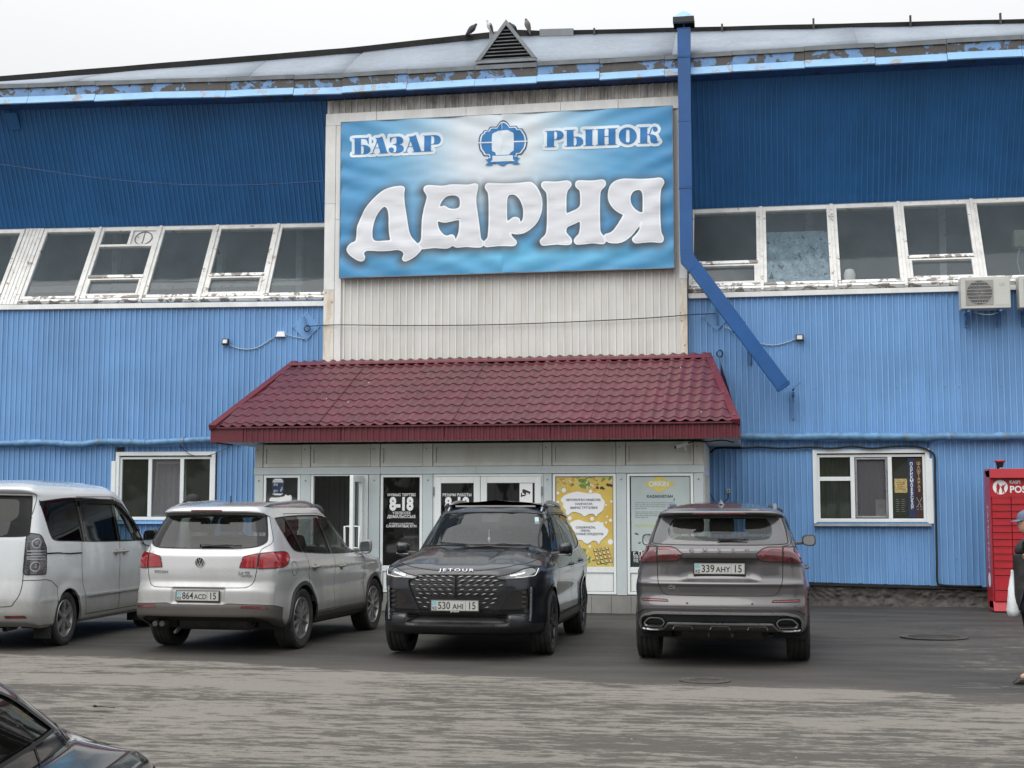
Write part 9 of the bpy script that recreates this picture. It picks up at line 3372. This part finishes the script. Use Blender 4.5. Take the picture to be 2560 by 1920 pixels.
# ---------------------------------------------------------------- pigeons on the roof edge
def pigeon(x, z, rot, label, mats, tilt=40, lean=0.0, sc=1.0):
 t = thing('pigeon', label, 'pigeon', (x, .92, z), rot, None)
 t.scale = (sc, sc, sc)
 ct_, st_ = math.cos(R(tilt)), math.sin(R(tilt))
 def tp(a_, b_, c_):      # along the body, sideways, up
  return (a_ * ct_ - c_ * st_, b_, .10 + a_ * st_ + c_ * ct_)
 mb = MB()
 prof = [(-.20, .012, .006), (-.15, .028, .012), (-.09, .040, .030), (-.03, .056, .052), (.03, .062, .060), (.07, .050, .050), (.10, .034, .036), (.125, .026, .028)]
 vs = [tp(a_, ry * math.cos(q), rz * math.sin(q)) for a_, ry, rz in prof for q in np.linspace(0, 2 * math.pi, 12, endpoint=False)]
 mb.add(vs, [(k * 12 + q, k * 12 + (q + 1) % 12, (k + 1) * 12 + (q + 1) % 12, (k + 1) * 12 + q) for k in range(len(prof) - 1) for q in range(12)])
 hx, _, hz = tp(.125, 0, 0)
 mb.lathe([(.001, -.022), (.016, -.016), (.023, 0), (.018, .016), (.001, .024)], (hx + .008, 0, hz + .012), 'z', 12)
 mb.build('body', mats[0], t, smooth=True)
 for s_ in (1, -1):
  mb = MB()
  w = [(.06, .050, .035), (-.02, .066, .030), (-.12, .045, .012), (-.19, .020, .002), (-.10, .050, -.020), (.0, .064, -.022), (.05, .056, -.005)]
  mb.add([tp(a_, b_ * s_, c_) for a_, b_, c_ in w] + [tp(-.04, .074 * s_, .005)], [(k, (k + 1) % 7, 7) for k in range(7)])
  mb.build('wing', mats[1], t, smooth=True)
 mb = MB()
 mb.lathe([(.006, 0), (.003, .012), (.001, .02)], (hx + .026, 0, hz + .008), 'x', 8)
 mb.build('beak', M['black_plastic'], t)
 for s_ in (1, -1):
  mb = MB()
  mb.tube([(0, .02 * s_, .07), (0, .02 * s_, .0)], .004, 5)
  mb.tube([(-.01, .02 * s_, .0), (.025, .025 * s_, .0)], .004, 5)
  mb.build('leg', pmat('pigeon_leg', (.25, .08, .07), .6), t)
gd = pmat('pigeon_dark_grey', (.035, .038, .042), .7, var=.3, vscale=30)
gw = pmat('pigeon_white', (.55, .55, .55), .7, var=.2)
gb_ = pmat('pigeon_brown_grey', (.11, .10, .095), .7, var=.3, vscale=30)
for (u_, v_, rot, lab, ms, tl, sc_) in ((1178, 88, R(20), 'dark grey pigeon leaning forward, leftmost on the roof edge', (gd, gd), 48, 1.05), (1226, 80, R(200), 'black and white pigeon preening just left of the triangular vent', (gw, gd), 66, .95),
         (1283, 80, R(-120), 'pigeon half hidden behind the right slope of the triangular vent', (gb_, gd), 30, .85), (1320, 77, R(160), 'brown grey pigeon right of the triangular vent', (gb_, gb_), 74, .98)):
 rr_ = ray(u_, v_)
 q = _C + rr_ * ((.94 + CAM_D) / rr_[1])
 pigeon(float(q[0]), float(q[2]) - .005, rot, lab, ms, tl, 0, sc_)
# ---------------------------------------------------------------- small litter
q = ground(250, 1776)
t = thing('crumpled_litter', 'crumpled leaf and paper scrap lying on the asphalt near the navy car', 'litter', (float(q[0]), float(q[1]), .012), R(20))
mb = MB()
rng = random.Random(6)
for k in range(9):
 a_ = rng.uniform(0, 6.28)
 c = np.array([rng.uniform(-.05, .05), rng.uniform(-.03, .03), .01])
 d_ = np.array([math.cos(a_), math.sin(a_), rng.uniform(.1, .5)]) * rng.uniform(.04, .09)
 s_ = np.array([-math.sin(a_), math.cos(a_), .2]) * .014
 mb.add([c, c + d_ * .5 + s_, c + d_, c + d_ * .5 - s_], [(0, 1, 2, 3)])
mb.build('leaf', pmat('dry_leaf', (.13, .11, .07), .8), t, fixn=False)
mb = MB()
mb.tube([(-.02, 0, .02), (.06, -.01, .015), (.12, -.03, .01)], .004, 5)
mb.build('twig', pmat('twig', (.05, .04, .03), .8), t)
mb = MB()
for k in range(34):
 u_, v_ = rng.uniform(20, 2500), rng.uniform(1540, 1900)
 q = ground(u_, v_)
 r_ = rng.uniform(.005, .011)
 mb.add([(q[0] + r_ * math.cos(a_) * rng.uniform(.6, 1.2), q[1] + r_ * math.sin(a_) * rng.uniform(.6, 1.2), .004) for a_ in np.linspace(0, 6.28, 6, endpoint=False)] + [(q[0], q[1], .004 + r_ * .7)], [(i, (i + 1) % 6, 6) for i in range(6)])
mb.build('pebbles', [pmat('pebble', (.20, .19, .17), .8)], kind='stuff', fixn=False)
# ---------------------------------------------------------------- what stands behind the photographer: a line of trees seen only in the glass
def tree(x, y, h, r, seed):
 rng = random.Random(seed)
 t = thing('street_tree', 'leafy tree behind the photographer, seen only as a reflection', 'tree', (x, y, 0), 0, 'trees behind the photographer')
 mb = MB()
 mb.tube([(0, 0, 0), (.05, 0, h * .3), (-.05, .05, h * .6), (0, 0, h * .9)], [.22, .17, .11, .04], 8)
 for k in range(6):
  a_ = k * 1.1
  z_ = h * (.3 + .07 * k)
  mb.tube([(0, 0, z_), (r * .5 * math.cos(a_), r * .5 * math.sin(a_), z_ + h * .15)], [.08, .03], 6)
 mb.build('trunk', M['bark'], t)
 mb = MB()
 for k in range(520):
  a_, b_ = rng.uniform(0, 6.28), rng.gauss(0, 1)
  rad = r * rng.random() ** .5
  zc = h * .62 + h * .30 * max(-1.1, min(1.2, b_ * .6))
  rad *= max(.25, 1 - ((zc / h - .6) / .5) ** 2)
  c = np.array([rad * math.cos(a_), rad * math.sin(a_), zc])
  u_ = np.array([rng.gauss(0, 1) for _ in range(3)])
  w_ = np.cross(u_, [rng.gauss(0, 1) for _ in range(3)])
  u_ = u_ / np.linalg.norm(u_) * .38
  w_ = w_ / np.linalg.norm(w_) * .38
  mb.add([c - u_, c + w_, c + u_, c - w_], [(0, 1, 2, 3)])
 mb.build('crown', M['leaves'], t, fixn=False)
M['bark'] = pmat('bark', (.06, .05, .04), .9)
M['leaves'] = pmat('leaves', (.045, .065, .025), .7, var=.4)
for k in range(9):
 tree(-24 + k * 5.6, -46 - (k % 3) * 2.5, 8.5 + (k * 37 % 5) * .6, 3.2, k)
